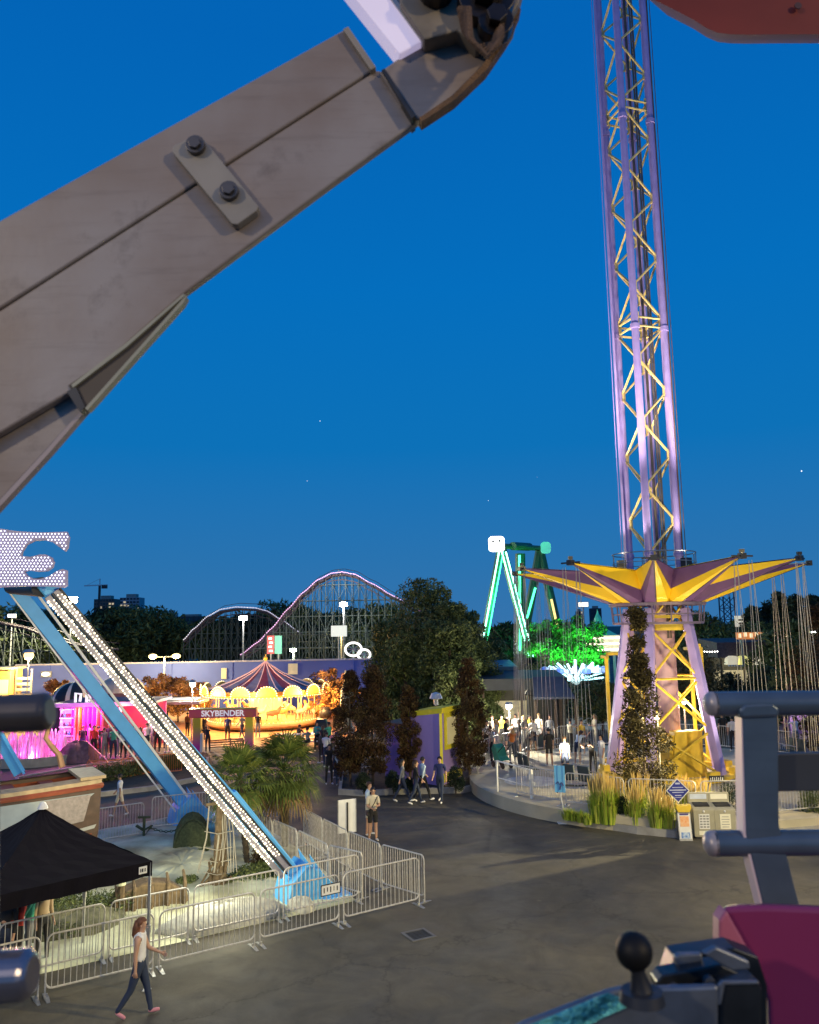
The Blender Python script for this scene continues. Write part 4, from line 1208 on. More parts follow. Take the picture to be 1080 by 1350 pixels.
body_mesh('pA', dict(arm_l=(.25, 1.1, .15), arm_r=(.1, .5, .12), in_l=-.5, leg_l=(.05, .05, .03), leg_r=(-.04, .04, .04)), True, True, 1)
body_mesh('pB', dict(arm_l=(.3, 1.4, .15), arm_r=(.2, 1.2, .15), in_l=-.6, in_r=-.5, leg_l=(.03, .02, .03), leg_r=(-.06, .06, .04), nod=.1), True, True, 1)
p = person(492, 1108, 'pB', -160, 'cream', 'black', 'woman in cream top and dark shorts with black shoulder bag beyond the notice board', 0, 'black', True, 1.62, True if False else 0., True, 'short', False); dress(p, 'pB', 'cream', 'black', 'white', True, 'short')
b = MB(); b.path([(-.14, .10, 1.42), (-.02, .13, 1.22), (.10, .12, 1.05), (.17, .06, .98)], .012, 5); b.box((.2, .05, .9), (.08, .2, .16)); b.build('crossbody_bag', M_BLACK, p)
p = person(487, 1101, 'pA', -110, 'lightblue', 'cream', 'woman in a pale blue blouse standing half hidden behind the one in dark shorts', 0, 'brown', False, 1.66, 0., True, 'short', False); dress(p, 'pA', 'lightblue', 'cream', 'white', True, 'short')
for (x, y, key, fc, top, bt, lab, hc, lg, h, sl) in (
    (531, 1058, 'wk', -80, 'grey', 'denim', 'person in a grey cardigan and jeans, leftmost of the four walking past the kiosk', 'black', True, 1.62, True),
    (549, 1060, 'wk2', -85, 'black', 'denim', 'person in a black top and jeans, second of the four walking past the kiosk', 'brown', True, 1.62, True),
    (558, 1057, 'wk', -60, 'lightblue', 'black', 'person in pale blue jacket and black trousers, third of four walking past the kiosk', 'black', False, 1.68, True),
    (581, 1058, 'wk2', 160, 'navy', 'denim', 'man in a navy t-shirt and jeans, rightmost of the four by the kiosk', 'black', False, 1.72, 'short')):
    person(x, y, key, fc, top, bt, lab, 0, hc, lg, h, sleeve=sl)
person(157, 1076, 'wk2', 90, 'white', 'cream', 'person in a loose white shirt and pale shorts walking behind the back barricade', 1, 'black', False, 1.50, short=True, sleeve='short')
# under the black tent
for (x, y, key, fc, top, bt, lab, hc, lg) in (
    (20, 1287, 'fold', 150, 'red', 'black', 'person in a red jacket standing under the black tent', 'black', False),
    (6, 1292, 'st', 170, 'black', 'denim', 'person in a black top at the left edge under the black tent', 'black', False),
    (36, 1278, 'ph', 120, 'green', 'grey', 'person in a green top with a phone under the black tent', 'brown', True),
    (54, 1272, 'st', -120, 'tan', 'black', 'person in a tan coat under the right half of the black tent', 'black', True)):
    person(x, y, key, fc, top, bt, lab, 0, hc, lg, 1.62)
# crowd before the pink booth
tops = ['black', 'white', 'navy', 'red', 'grey', 'darkgrey', 'green', 'blue']
crowdL = [(101, 992, 'white'), (108, 996, 'black'), (116, 994, 'pink'), (123, 999, 'red'), (129, 995, 'black'), (137, 1000, 'grey'), (143, 994, 'black'), (149, 1001, 'green'), (155, 997, 'darkgrey'), (162, 1001, 'white'),
          (169, 996, 'black'), (176, 1000, 'blue'), (184, 998, 'black'), (193, 992, 'white'), (200, 990, 'lightblue'), (207, 993, 'black'), (214, 988, 'red'), (221, 992, 'darkgrey')]
ordn = 'first second third fourth fifth sixth seventh eighth ninth tenth eleventh twelfth thirteenth fourteenth fifteenth sixteenth seventeenth eighteenth'.split()
ks = ['st', 'ph', 'fold', 'st', 'lift', 'ph']
for i, (x, y, c) in enumerate(crowdL):
    person(x, y, ks[i % 6], (170, 20, -30, 200, 10, 60)[i % 6], c, ('black', 'denim', 'grey')[i % 3], 'person in %s, %s from the left in the crowd before the pink booth' % (c.replace('dark', 'dark ').replace('light', 'light '), ordn[i]), i % 4, ('black', 'brown')[i % 2], i % 3 == 0, 1.55 + (i % 4) * .05, group='crowd before the pink booth')
# around the arch and carousel
for (x, y, key, fc, top, bt, lab) in (
    (267, 977, 'st', 10, 'black', 'black', 'person in black standing in the middle of the painted entrance arch'),
    (300, 977, 'st', 0, 'navy', 'black', 'person in dark navy left of the right pillar of the entrance arch, watching the carousel'),
    (319, 975, 'wk', 60, 'grey', 'denim', 'person in a grey top close to the right pillar of the entrance arch'),
    (340, 973, 'st', 10, 'black', 'grey', 'person in a black jacket alone on the orange plaza right of the entrance arch'),
    (247, 972, 'st', -20, 'brown', 'black', 'person in brown at the left pillar of the entrance arch'),
    (274, 992, 'bend', 30, 'black', 'black', 'person in black bending over under the entrance arch'),
    (394, 985, 'sit', -30, 'black', 'black', 'person in black sitting at the white picnic table beside the black ball'),
    (406, 990, 'sit', 40, 'grey', 'black', 'person in grey sitting on the near side of the white picnic table')):
    person(x, y, key, fc, top, bt, lab, 1, 'black', False, 1.55)
crowdM = [(418, 990, 'teal'), (426, 998, 'black'), (434, 994, 'green'), (440, 1004, 'pink'), (446, 1000, 'navy'), (430, 1012, 'white'), (438, 1018, 'black'), (444, 1026, 'grey'), (434, 1034, 'black'), (447, 1036, 'lightblue'), (424, 1006, 'darkgrey'), (450, 1014, 'white')]
for i, (x, y, c) in enumerate(crowdM):
    person(x, y, ks[(i + 2) % 6], (200, -20, 60, 160)[i % 4], c, ('black', 'denim')[i % 2], 'person in %s, %s of the walkers between palm and dark red trees' % (c.replace('dark', 'dark ').replace('light', 'light '), ordn[i]), i % 4, ('black', 'brown')[i % 2], i % 3 == 1, 1.55 + (i % 3) * .06, group='walkers between palm and red trees')
# riders and crowd on the platform
plat = [(643, 995, 'white', 'st'), (650, 988, 'cream', 'fold'), (656, 996, 'grey', 'ph'), (662, 985, 'yellow', 'st'), (668, 992, 'black', 'ph'), (676, 1005, 'orange', 'bend'), (681, 983, 'white', 'wave'), (686, 996, 'black', 'st'),
        (692, 990, 'darkgrey', 'fold'), (699, 984, 'yellow', 'st'), (704, 992, 'white', 'ph'), (712, 986, 'cream', 'st'), (648, 1005, 'cream', 'st'), (695, 1006, 'black', 'bend')]
for i, (x, y, c, key) in enumerate(plat):
    person(x, y, key, (180, 150, 90, 210, -90)[i % 5], c, ('black', 'denim', 'grey')[i % 3], 'person in %s, %s of the riders at the left side of the platform' % (c.replace('dark', 'dark '), (ordn[i])), i % 4, ('black', 'brown', 'blond')[i % 3], i % 3 == 2, 1.6 + (i % 3) * .05, DECK, short=i % 3 == 1, sleeve='short', group='riders at the left side of the platform')
for (x, y, key, fc, top, bt, lab, hc, lg, sh_) in (
    (725, 1010, 'st', 10, 'black', 'black', 'person in a black t-shirt and long shorts standing alone on the bright deck', 'black', False, True),
    (726, 986, 'st', 180, 'grey', 'black', 'person in a grey hoodie behind the one in black shorts', 'brown', False, False),
    (753, 993, 'lift', -60, 'cream', 'black', 'person in a cream top reaching up to a swing chain', 'black', False, False),
    (768, 995, 'st', -160, 'yellow', 'denim', 'person in a yellow top beside the hanging swing chains', 'brown', True, True),
    (762, 1008, 'bend', -40, 'lightblue', 'denim', 'person in a pale blue shirt bending towards a swing seat', 'brown', True, True),
    (746, 1024, 'st', 180, 'white', 'denim', 'woman in a white top with long fair hair behind the blue banner', 'blond', True, True),
    (783, 1022, 'bend', 150, 'black', 'black', 'person with black hair leaning forward left of the purple tower leg', 'black', False, False),
    (795, 1022, 'st', 110, 'white', 'white', 'person in a long white shirt next to the leftmost tower leg', 'black', False, False),
    (786, 985, 'fold', 100, 'cream', 'cream', 'person in cream seated on the far barricade left of the yellow frame', 'blond', True, False),
    (941, 985, 'st', 90, 'cream', 'black', 'person in a cream top right of the right tower leg', 'blond', True, False),
    (968, 990, 'st', 0, 'white', 'black', 'person in a white t-shirt standing behind the rear barricade right of the tower', 'black', False, False),
    (955, 984, 'st', 150, 'black', 'black', 'person in black between the tower leg and the one in the white t-shirt', 'black', False, False),
    (1051, 990, 'lift', 20, 'white', 'grey', 'person in a white t-shirt seen through the handrail at the right edge', 'black', False, False),
    (1038, 984, 'st', 60, 'pink', 'black', 'person in a pink top seen through the handrail, left of the one in white', 'brown', True, False),
    (981, 1040, 'bend', -30, 'brown', 'black', 'person in brown bending just left of the grey handrail post', 'brown', True, False)):
    person(x, y, key, fc, top, bt, lab, 0 if 'black hair' not in lab else 3, hc, lg, 1.62, DECK, short=sh_, sleeve='short' if top != 'grey' else True)
# pushchair on the platform
q = G(665, 1012, DECK)
t = thing('pushchair', 'green and black folded pushchair parked at the left front of the platform', 'pushchair', q, R(30))
b = MB(); b.prism([(-.35, y, z) for y, z in ((-.3, .35), (.25, .3), (.45, .8), (.3, 1.0), (.1, .85), (-.05, .5))], (.5, 0, 0)); b.build('seat_cover', cloth('green'), t, bevel=.03)
b = MB(); b.path([(-.3, .4, .2), (-.3, .1, .6), (-.3, -.4, 1.0), (.1, -.4, 1.0), (.1, .1, .6), (.1, .4, .2)], .02, 6); b.build('frame', M_DARK, t)
for x in (-.32, .12):
    for y in (-.3, .4):
        b = MB(); b.tube((x, y, .13), (x + .04, y, .13), .13, n=12); b.build('wheel', M_BLACK, t)
# picnic table and the two black ornaments of the plaza
q = G(398, 986); t = thing('picnic_table', 'white picnic table with benches on the orange plaza', 'table', q, R(5))
b = MB(); b.box((0, 0, .75), (3.0, .8, .06)); b.build('tabletop', M_WHITE, t)
for s_ in (-1, 1):
    b = MB(); b.box((0, s_ * .75, .44), (3.0, .28, .05)); b.build('bench', M_WHITE, t)
    b = MB(); b.bar((s_ * 1.1, -.7, 0), (s_ * 1.1, .3, .74), .08, .06); b.bar((s_ * 1.1, .7, 0), (s_ * 1.1, -.3, .74), .08, .06); b.bar((s_ * 1.1, -.8, .4), (s_ * 1.1, .8, .4), .08, .06); b.build('trestle', M_DARK, t)
q = G(429, 962); t = thing('kettle_ornament', 'round black cauldron-like ball on a short foot at the edge of the plaza', 'ornament', q)
b = MB(); b.ball((0, 0, 1.05), .42, 16); b.lathe([(.3, 0), (.22, .1), (.12, .3), (.1, .7)], n=12); b.build('ball', M_BLACK, t, smooth=True)
b = MB(); b.lathe([(.3, 1.38), (.34, 1.42), (.3, 1.46)], n=14); b.build('rim', M_DARK, t)
q = G(424, 982); t = thing('litter_bin', 'wide black tapered planter box on the plaza behind the picnic table', 'planter box', q)
b = MB(); b.lathe([(.5, 0), (.55, .8), (.45, 1.3), (.36, 1.45)], n=4, M=rotz(PI / 4)); b.lathe([(.36, 1.45), (.02, 1.47)], n=4, M=rotz(PI / 4)); b.build('box_body', M_BLACK, t)
b = MB(); b.box((0, 0, .85), (.86, .86, .06)); b.build('band', M_DARK, t)
# ------------------------------------------------------------------ trees and plants
def leafmat(name, c, tr=.0):
    m = mat(name, c, .7, var=.35, scale=2.2, spec=.15)
    return m
LG = [leafmat('leaf_green', (.11, .145, .05)), leafmat('leaf_green_light', (.18, .21, .075)), leafmat('leaf_green_dark', (.055, .08, .03))]
LR = [leafmat('leaf_copper', (.075, .040, .018)), leafmat('leaf_copper_light', (.12, .085, .035)), leafmat('leaf_copper_dark', (.035, .022, .012))]
LO = [leafmat('leaf_orange_lit', (.42, .22, .07)), leafmat('leaf_orange_lit_light', (.60, .36, .14)), leafmat('leaf_orange_lit_dark', (.20, .09, .03))]  # orange lamp light is put into these leaf colours
LC = [leafmat('leaf_conifer', (.03, .05, .028)), leafmat('leaf_conifer_light', (.05, .075, .04)), leafmat('leaf_conifer_dark', (.016, .028, .018))]
M_BARK = mat('bark', (.10, .07, .05), .9, var=.4, scale=12, bump=.6)
def foliage(clumps, n_per, size, seed, mats, parent, name='crown', flat=1., kind=None, aspect=.6):
    rg = np.random.RandomState(seed); VS = []; mi = []
    for ci, (cx_, cy_, cz_, r_) in enumerate(clumps):
        n = n_per
        d = rg.normal(size=(n, 3)); d /= np.linalg.norm(d, axis=1)[:, None]
        rad = r_ * rg.uniform(.25, 1., size=(n, 1)) ** .5
        c = np.array([cx_, cy_, cz_]) + d * rad * np.array([1, 1, flat])
        a = rg.normal(size=(n, 3)); a /= np.linalg.norm(a, axis=1)[:, None]
        t_ = rg.normal(size=(n, 3)); bb = np.cross(a, t_); bb /= np.linalg.norm(bb, axis=1)[:, None]
        s_ = size * rg.uniform(.6, 1.35, size=(n, 1))
        q = np.stack([c - a * s_, c - bb * s_ * aspect * .5, c + a * s_, c + bb * s_ * aspect * .5], 1)
        VS.append(q.reshape(-1, 3)); base = rg.choice([0, 0, 1, 2]); mi.append(np.where(rg.uniform(size=n) < .7, base, rg.randint(0, 3, size=n)))
    V = np.concatenate(VS); MI = np.concatenate(mi); n = len(V) // 4
    me = bpy.data.meshes.new(name); me.vertices.add(len(V)); me.vertices.foreach_set('co', V.ravel())
    me.loops.add(4 * n); me.loops.foreach_set('vertex_index', np.arange(4 * n)); me.polygons.add(n)
    me.polygons.foreach_set('loop_start', np.arange(n) * 4)
    for m_ in mats: me.materials.append(m_)
    me.polygons.foreach_set('material_index', MI.astype(np.int32)); me.update(calc_edges=True)
    o = bpy.data.objects.new(name, me); COL.objects.link(o)
    if parent is not None: o.parent = parent
    if kind: o['kind'] = kind
    return o
def crown_ell(rg, w_, h_, z0, n, shape='round'):
    cl = []
    for _ in range(n):
        t_ = rg.uniform(0, 1)
        if shape == 'round': rr_ = math.sin(PI * min(.97, .12 + .86 * t_)) ** .6
        elif shape == 'column': rr_ = (.45 + .75 * math.sin(PI * (t_ * .75 + .12))) * (1.1 - .75 * t_ ** 3)
        elif shape == 'cone': rr_ = 1.03 - t_
        elif shape == 'flame': rr_ = min(1, .6 + 2.5 * t_) * max(0, 1 - t_ * 1.45) ** .8 + .24
        else: rr_ = math.sin(PI * (t_ * .55 + .36)) ** .7 * (1 - .15 * t_)
        a = rg.uniform(0, 2 * PI); q = rg.uniform(.2, 1) ** .5 * rr_ * w_
        cl.append((q * math.cos(a) * .85, q * math.sin(a) * .85, z0 + t_ * h_, w_ * rg.uniform(*((.32, .6) if shape == 'column' else (.26, .46))) * (.55 + .45 * rr_)))
    return cl
def tree(name, label, cat, loc, w_, H, z0, mats, seed, shape='round', n=40, per=120, leaf=.12, trunk=.15, group=None, flat=.8):
    rg = random.Random(seed)
    t = thing(name, label, cat, loc, group=group)
    b = MB(); lean = rg.uniform(-.1, .1)
    b.path([(0, 0, -.05), (lean * .3, 0, z0 * .6), (lean, .05, z0 + (H - z0) * .4), (lean * .5, 0, H * .93)], [trunk, trunk * .85, trunk * .5, trunk * .12], 8)
    for k in range(7):
        a = rg.uniform(0, 2 * PI); z = z0 + (H - z0) * (.02 + .1 * k); L = w_ * .6
        b.path([(lean * .6, 0, z), (L * .5 * math.cos(a), L * .5 * math.sin(a), z + L * .5), (L * math.cos(a), L * math.sin(a), z + L * .95)], [trunk * .4, trunk * .25, .01], 5)
    b.build('trunk', M_BARK, t)
    foliage(crown_ell(rg, w_, H - z0 - w_ * .2, z0 + w_ * .1, n, shape), per, leaf, seed, mats, t, flat=flat)
    return t
def gpos(x, Y, base=0.): p = AT(x, 900, Y); return (p.x, Y, base)
def hz(x, y, Y): return AT(x, y, Y).z
# big green trees behind the kiosk
for i, (x, Y, yt, w_, lab) in enumerate(((562, 46, 762, 2.6, 'tall green tree with pointed crown behind the purple kiosk, highest of its row'), (610, 48, 800, 2.2, 'green tree just right of the tallest one, left of the green lit ride'), (520, 50, 815, 2.0, 'green tree left of the tallest one, before the end of the coaster hill'), (592, 44, 795, 1.9, 'dark green tree close behind the kiosk, between the tallest one and the next'), (638, 55, 838, 2.2, 'low green tree at the foot of the green lit ride'), (534, 45, 850, 1.7, 'low green tree rising behind the copper trees beside the kiosk'))):
    tree('green_tree', lab, 'tree', gpos(x, Y), w_, hz(x, yt, Y), 1.2, LG, 20 + i, 'column2' if i else 'column3', 95, 260, .115, .2, group='green trees behind the kiosk')
# copper columnar trees
for i, (x, yb, yt, w_, lab) in enumerate(((462, 1042, 884, .62, 'dark copper column tree, leftmost of the row beside the walkers'), (492, 1040, 876, .66, 'dark copper column tree, second from the left beside the kiosk'), (541, 1036, 905, .5, 'slim dark copper tree directly in front of the kiosk wall'), (621, 1036, 868, .62, 'dark copper column tree right of the kiosk, before the platform'))):
    p = G(x, yb); H = AT(x, yt, p.y).z
    tree('copper_tree', lab, 'tree', tuple(p), w_, H, .7, LR, 40 + i, 'column', 85, 190, .062, .07, group='copper column trees in the bed by the kiosk')
p = G(854, 1078); H = AT(850, 800, p.y).z
tree('copper_tree', 'tall copper tree in the planter in front of the swing tower, lit yellow from behind', 'tree', tuple(p), 1.0, H, .6, [leafmat('leaf_bronze', (.07, .055, .02)), leafmat('leaf_bronze_light', (.12, .10, .035)), leafmat('leaf_bronze_dark', (.035, .028, .012))], 50, 'flame', 130, 120, .07, .06)
p = G(1078, 1070); H = AT(1075, 800, 36).z
tree('copper_tree', 'dark copper tree at the right picture edge behind the handrail', 'tree', gpos(1085, 36), 1.2, H, 1.0, LR, 51, 'column', 44, 150, .08, .12)
tree('copper_tree', 'small dark tree seen between the handrails at the right edge', 'tree', gpos(1062, 45), 1.3, hz(1062, 930, 45) + 1.2, .6, LR, 52, 'round', 30, 130, .08, .1)
# hedge balls
for i, (x, y, w_, h_) in enumerate(((601, 1043, .38, .95), (519, 1043, .36, .8), (480, 1044, .36, .75), (541, 1042, .3, .5), (823, 1086, .25, .85), (965, 1088, .42, 1.3), (1075, 1084, .5, 1.1))):
    p = G(x, y, .18)
    t = thing('hedge_ball', ('rounded dark shrub right of the navy-shirted man', 'rounded shrub left of the kiosk window side, in the bed behind the walkers', 'rounded shrub at the left end of the bed under the copper trees', 'low rounded shrub in the middle of the bed before the kiosk', 'small dark upright shrub among the tall grasses', 'dark shrub behind the recycling bins', 'rounded shrub seen between the handrails at the right edge')[i], 'shrub', tuple(p), group='clipped shrubs')
    cl = [(0, 0, h_ * .5, w_)] + [(w_ * .5 * math.cos(a), w_ * .5 * math.sin(a), h_ * z, w_ * .55) for a, z in zip(np.arange(0, 12.5, .9), [.3, .5, .7, .4, .6, .8, .25] * 3)]
    foliage(cl, 260, .035, 60 + i, LC if i != 6 else LG, t, 'leaves', h_ / w_ * .5)
    b = MB(); b.tube((0, 0, -.1), (0, 0, h_ * .5), .03, n=6); b.build('stem', M_BARK, t)
# ornamental grasses
M_GR = [leafmat('grass_green', (.36, .50, .05)), leafmat('grass_light', (.55, .58, .10)), leafmat('grass_straw', (.75, .56, .20))]
def grass_clump(label, p, h_, r_, n, seed, plume=True, group='tall ornamental grasses in the planter'):
    rg = random.Random(seed); t = thing('ornamental_grass', label, 'grass plant', tuple(p), group=group)
    b = MB()
    for k in range(n):
        a = rg.uniform(0, 2 * PI); q = rg.uniform(0, r_ * .5); hh = h_ * rg.uniform(.45, .9); o = rg.uniform(.1, .9) * r_
        x0, y0 = q * math.cos(a), q * math.sin(a); x1, y1 = (q + o * .3) * math.cos(a), (q + o * .3) * math.sin(a); x2, y2 = (q + o) * math.cos(a), (q + o) * math.sin(a)
        w_ = .012; px, py = -math.sin(a) * w_, math.cos(a) * w_
        b.add([(x0 - px, y0 - py, 0), (x0 + px, y0 + py, 0), (x1 + px, y1 + py, hh * .65), (x1 - px, y1 - py, hh * .65), (x2, y2, hh * (.95 if o < r_ * .5 else .8))], [(0, 1, 2, 3), (3, 2, 4)], rg.choice([0, 0, 1]))
    b.build('blades', M_GR, t)
    if plume:
        b = MB()
        for k in range(n // 5):
            a = rg.uniform(0, 2 * PI); o = rg.uniform(.1, .7) * r_; hh = h_ * rg.uniform(.85, 1.08)
            x2, y2 = o * math.cos(a), o * math.sin(a)
            b.path([(x2 * .3, y2 * .3, 0), (x2 * .8, y2 * .8, hh * .7), (x2, y2, hh)], [.004, .004, .003], 3)
            b.path([(x2 * .8, y2 * .8, hh * .7), (x2 * .95, y2 * .95, hh * .85), (x2 * 1.05, y2 * 1.05, hh)], [.006, .022, .004], 4, 2 * 0)
        b.build('plumes', M_GR[2], t)
for i, (x, y, h_) in enumerate(((789, 1084, 1.55), (802, 1086, 1.65), (814, 1082, 1.45), (838, 1088, 1.3), (868, 1092, 1.25), (880, 1092, 1.0), (915, 1080, 1.2), (928, 1078, 1.3), (900, 1074, 1.3), (845, 1078, 1.5))):
    grass_clump('tall plumed grass, %s from the left in the planter by the tower' % ordn[i], G(x, y, .18), h_ * .95, .52, 280, 70 + i)
for i, (x, y) in enumerate(((756, 1082), (765, 1084), (775, 1087), (748, 1081))):
    grass_clump('low green grass tuft, %s of four at the left tip of the planter' % ordn[i], G(x, y, .18), .5, .3, 110, 90 + i, False, 'low tufts at the planter tip')
# hedge along the path behind the ship
for i, (x0, y0, x1, y1) in enumerate(((120, 1038, 200, 1022), (200, 1022, 245, 1014))):
    a, c = G(x0, y0), G(x1, y1); t = thing('hedge', ('long dark green hedge behind the walking person in white', 'short right end of the hedge next to the lit leg')[i], 'hedge', tuple(a), group='hedge by the path')
    cl = []
    for k in range(22):
        q = (c - a) * (k / 21); cl.append((q.x, q.y, .38, .36)); cl.append((q.x, q.y + .3, .5 + .08 * math.sin(k * 2), .3))
    foliage(cl, 150, .06, 100 + i, LG, t, 'leaves'); b = MB(); 
    for k in range(6): q = (c - a) * (k / 5); b.tube((q.x, q.y, 0), (q.x, q.y, .7), .04, n=5)
    b.build('stems', M_BARK, t)
# fan palms
M_PALM = [leafmat('palm_green', (.09, .13, .028)), leafmat('palm_light', (.19, .22, .05)), leafmat('palm_dry', (.25, .17, .07))]
def palm(label, base, x_top, y_crown, nf, fl, seed, trunk_r=.13):
    rg = random.Random(seed); t = thing('fan_palm', label, 'palm tree', tuple(base))
    p = AT(x_top, y_crown, base.y) - base; H = p.z
    b = MB(); b.path([(0, 0, 0), (p.x * .4, 0, H * .4), (p.x * .8, 0, H * .8), (p.x, 0, H)], [trunk_r * .8, trunk_r, trunk_r * 1.25, trunk_r * .9], 10)
    for k in range(160):
        a = rg.uniform(0, 2 * PI); z = rg.uniform(.1, H); rr_ = trunk_r * (.95 + .3 * z / H); q = Vector((p.x * z / H, 0, z))
        b.add([q + Vector((math.cos(a) * rr_, math.sin(a) * rr_, 0)), q + Vector((math.cos(a + .35) * rr_, math.sin(a + .35) * rr_, 0)), q + Vector((math.cos(a + .17) * rr_ * 1.5, math.sin(a + .17) * rr_ * 1.5, rg.uniform(.05, .16)))], [(0, 1, 2)])
    b.build('trunk', mat('palm_trunk', (.11, .085, .055), .95, var=.5, scale=25, bump=.8), t)
    b = MB(); top = Vector((p.x, 0, H))
    for k in range(nf):
        a = 2 * PI * k * .618 + rg.uniform(-.2, .2); el = R(78 - 140 * (k / nf)) + rg.uniform(-.1, .1)
        d = Vector((math.cos(a) * math.cos(el), math.sin(a) * math.cos(el), math.sin(el)))
        pl = fl * rg.uniform(.45, .6); e_ = top + d * pl + Vector((0, 0, -.08 * pl * (1 if el < .5 else 0)))
        b.path([top, e_], [.014, .01], 4)
        up = d.cross(Vector((0, 0, 1))).normalized(); nn = up.cross(d).normalized()
        nl = 22; dry = k > nf * .86
        for j in range(nl):
            th = R(-105 + 210 * j / (nl - 1)); dd_ = (d * math.cos(th) + up * math.sin(th)).normalized()
            L = fl * .62 * (1 - .25 * abs(th) / 2) * rg.uniform(.85, 1.1); w_ = .026
            sd = dd_.cross(nn).normalized() * w_
            m1 = e_ + dd_ * L * .6 + nn * .03; tip = e_ + dd_ * L + Vector((0, 0, -L * rg.uniform(.12, .55) * (.5 + .5 * k / nf)))
            b.add([e_, m1 - sd, tip, m1 + sd], [(0, 1, 2, 3)], 2 if dry else rg.choice([0, 0, 0, 1]))
    b.build('crown', M_PALM, t)
    return t
palm('large fan palm behind the barricades, right of the lit ride leg', G(376, 1120), 374, 1016, 54, 1.28, 5)
palm('smaller fan palm with thin trunk on the sand, left of the lit ride leg', G(326, 1140), 316, 1028, 34, 1.1, 6, .09)
# distant trees
far = [(140, 150, 806, 9, 'LG'), (168, 150, 800, 9, 'LG'), (200, 150, 812, 9, 'LG'), (115, 150, 822, 7, 'LG'), (225, 160, 818, 6, 'LG'), (80, 140, 815, 8, 'LG'), (45, 140, 808, 8, 'LG'), (10, 140, 800, 9, 'LG'),
       (400, 150, 800, 9, 'LG'), (430, 150, 812, 9, 'LG'), (360, 150, 795, 8, 'LG'), (470, 150, 806, 8, 'LG'), (330, 150, 812, 7, 'LG'), (290, 150, 815, 7, 'LG'), (500, 140, 800, 8, 'LG'),
       (668, 95, 825, 4.5, 'LG'), (690, 100, 832, 4.5, 'LG'), (740, 110, 850, 4, 'LG')]
for i, (x, Y, yt, w_, _) in enumerate(far):
    tree('distant_tree', 'dark distant tree %s, %s on the skyline' % (('left of the coaster', 'behind the coaster', 'right of the green ride legs')[0 if i < 8 else 1 if i < 15 else 2], ordn[i]), 'tree', gpos(x, Y), w_, hz(x, yt, Y), 1.5, LG if i % 3 else LC, 120 + i, 'round', 40, 150, .55, .35, group='dark trees on the skyline')
for i, (x, Y, yt, w_, lab) in enumerate(((726, 80, 815, 2.6, 'round tree lit bright green, left of the two behind the green ride'), (768, 82, 812, 2.9, 'round tree lit bright green, right of the two behind the green ride'))):
    p = gpos(x, Y); tree('lit_tree', lab, 'tree', p, w_, hz(x, yt, Y), 2.2, LG, 150 + i, 'round', 46, 150, .22, .2, group='green lit trees')
    lamp('tree_light', (p[0] - .5, Y - 5.5, 2.5), 9000, (.05, 1, .12), .4, 75, (p[0], Y, 5.2), .6)
rt = [(925, 75, 808, 4.2, 'round'), (945, 78, 822, 3.5, 'round'), (900, 80, 826, 3.2, 'round'), (1000, 70, 800, 2.6, 'cone'), (1020, 72, 792, 2.6, 'cone'), (1036, 66, 782, 2.3, 'cone'), (1058, 64, 786, 2.8, 'cone'), (1080, 60, 780, 2.8, 'cone'), (1010, 66, 822, 2.8, 'round'), (1048, 58, 822, 3.0, 'round'), (1100, 55, 800, 3.2, 'cone'), (985, 80, 815, 3, 'round')]
for i, (x, Y, yt, w_, sh_) in enumerate(rt):
    tree('dark_tree', 'dark %s tree, %s of the group right of the swing tower' % ('pointed' if sh_ == 'cone' else 'round', ordn[i]), 'tree', gpos(x, Y), w_, hz(x, yt, Y), .8, LC if sh_ == 'cone' else LG, 160 + i, sh_, 50, 130, .22, .25, group='dark trees right of the tower')
# willow like drooping tree right of the tower
tree('drooping_tree', 'pale brown drooping tree behind the right portal frame', 'tree', gpos(915, 52), 1.9, hz(915, 858, 52), 1.0, [leafmat('olive', (.14, .13, .06)), leafmat('olive_light', (.2, .18, .09)), leafmat('olive_dark', (.08, .07, .03))], 180, 'round', 50, 150, .12, .15, flat=1.8)
# shrubs before the blue wall, orange lamp light put into their leaf colour
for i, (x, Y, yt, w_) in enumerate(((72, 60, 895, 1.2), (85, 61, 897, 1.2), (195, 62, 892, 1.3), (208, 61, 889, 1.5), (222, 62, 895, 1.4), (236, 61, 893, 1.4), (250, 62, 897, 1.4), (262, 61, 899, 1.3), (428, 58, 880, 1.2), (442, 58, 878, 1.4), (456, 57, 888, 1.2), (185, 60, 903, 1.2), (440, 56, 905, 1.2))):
    tree('orange_lit_tree', 'small orange-lit tree %s, %s' % ('before the blue wall' if i < 8 else 'beside the carousel', ordn[i]), 'tree', gpos(x, Y), w_, hz(x, yt, Y), .5, LO, 200 + i, 'round', 22, 110, .12, .08, group='orange-lit trees along the wall')
# trees between platform and far booths, dark
for i, (x, Y, yt, w_) in enumerate(((792, 52, 900, 1.8), (742, 60, 905, 1.6), (655, 62, 872, 2.2), (700, 66, 868, 2.2), (724, 64, 860, 2.0), (776, 62, 880, 2.0), (640, 46, 925, 1.3), (962, 52, 890, 1.8), (1040, 50, 880, 2.0), (1015, 54, 880, 1.8))):
    tree('dark_shrub_tree', 'dark leafy small tree beyond the ride platform, %s from the left' % ordn[i], 'tree', gpos(x, Y), w_, hz(x, yt, Y), .4, LC if i % 2 else LG, 230 + i, 'round', 32, 120, .13, .1, group='dark small trees beyond the platform')
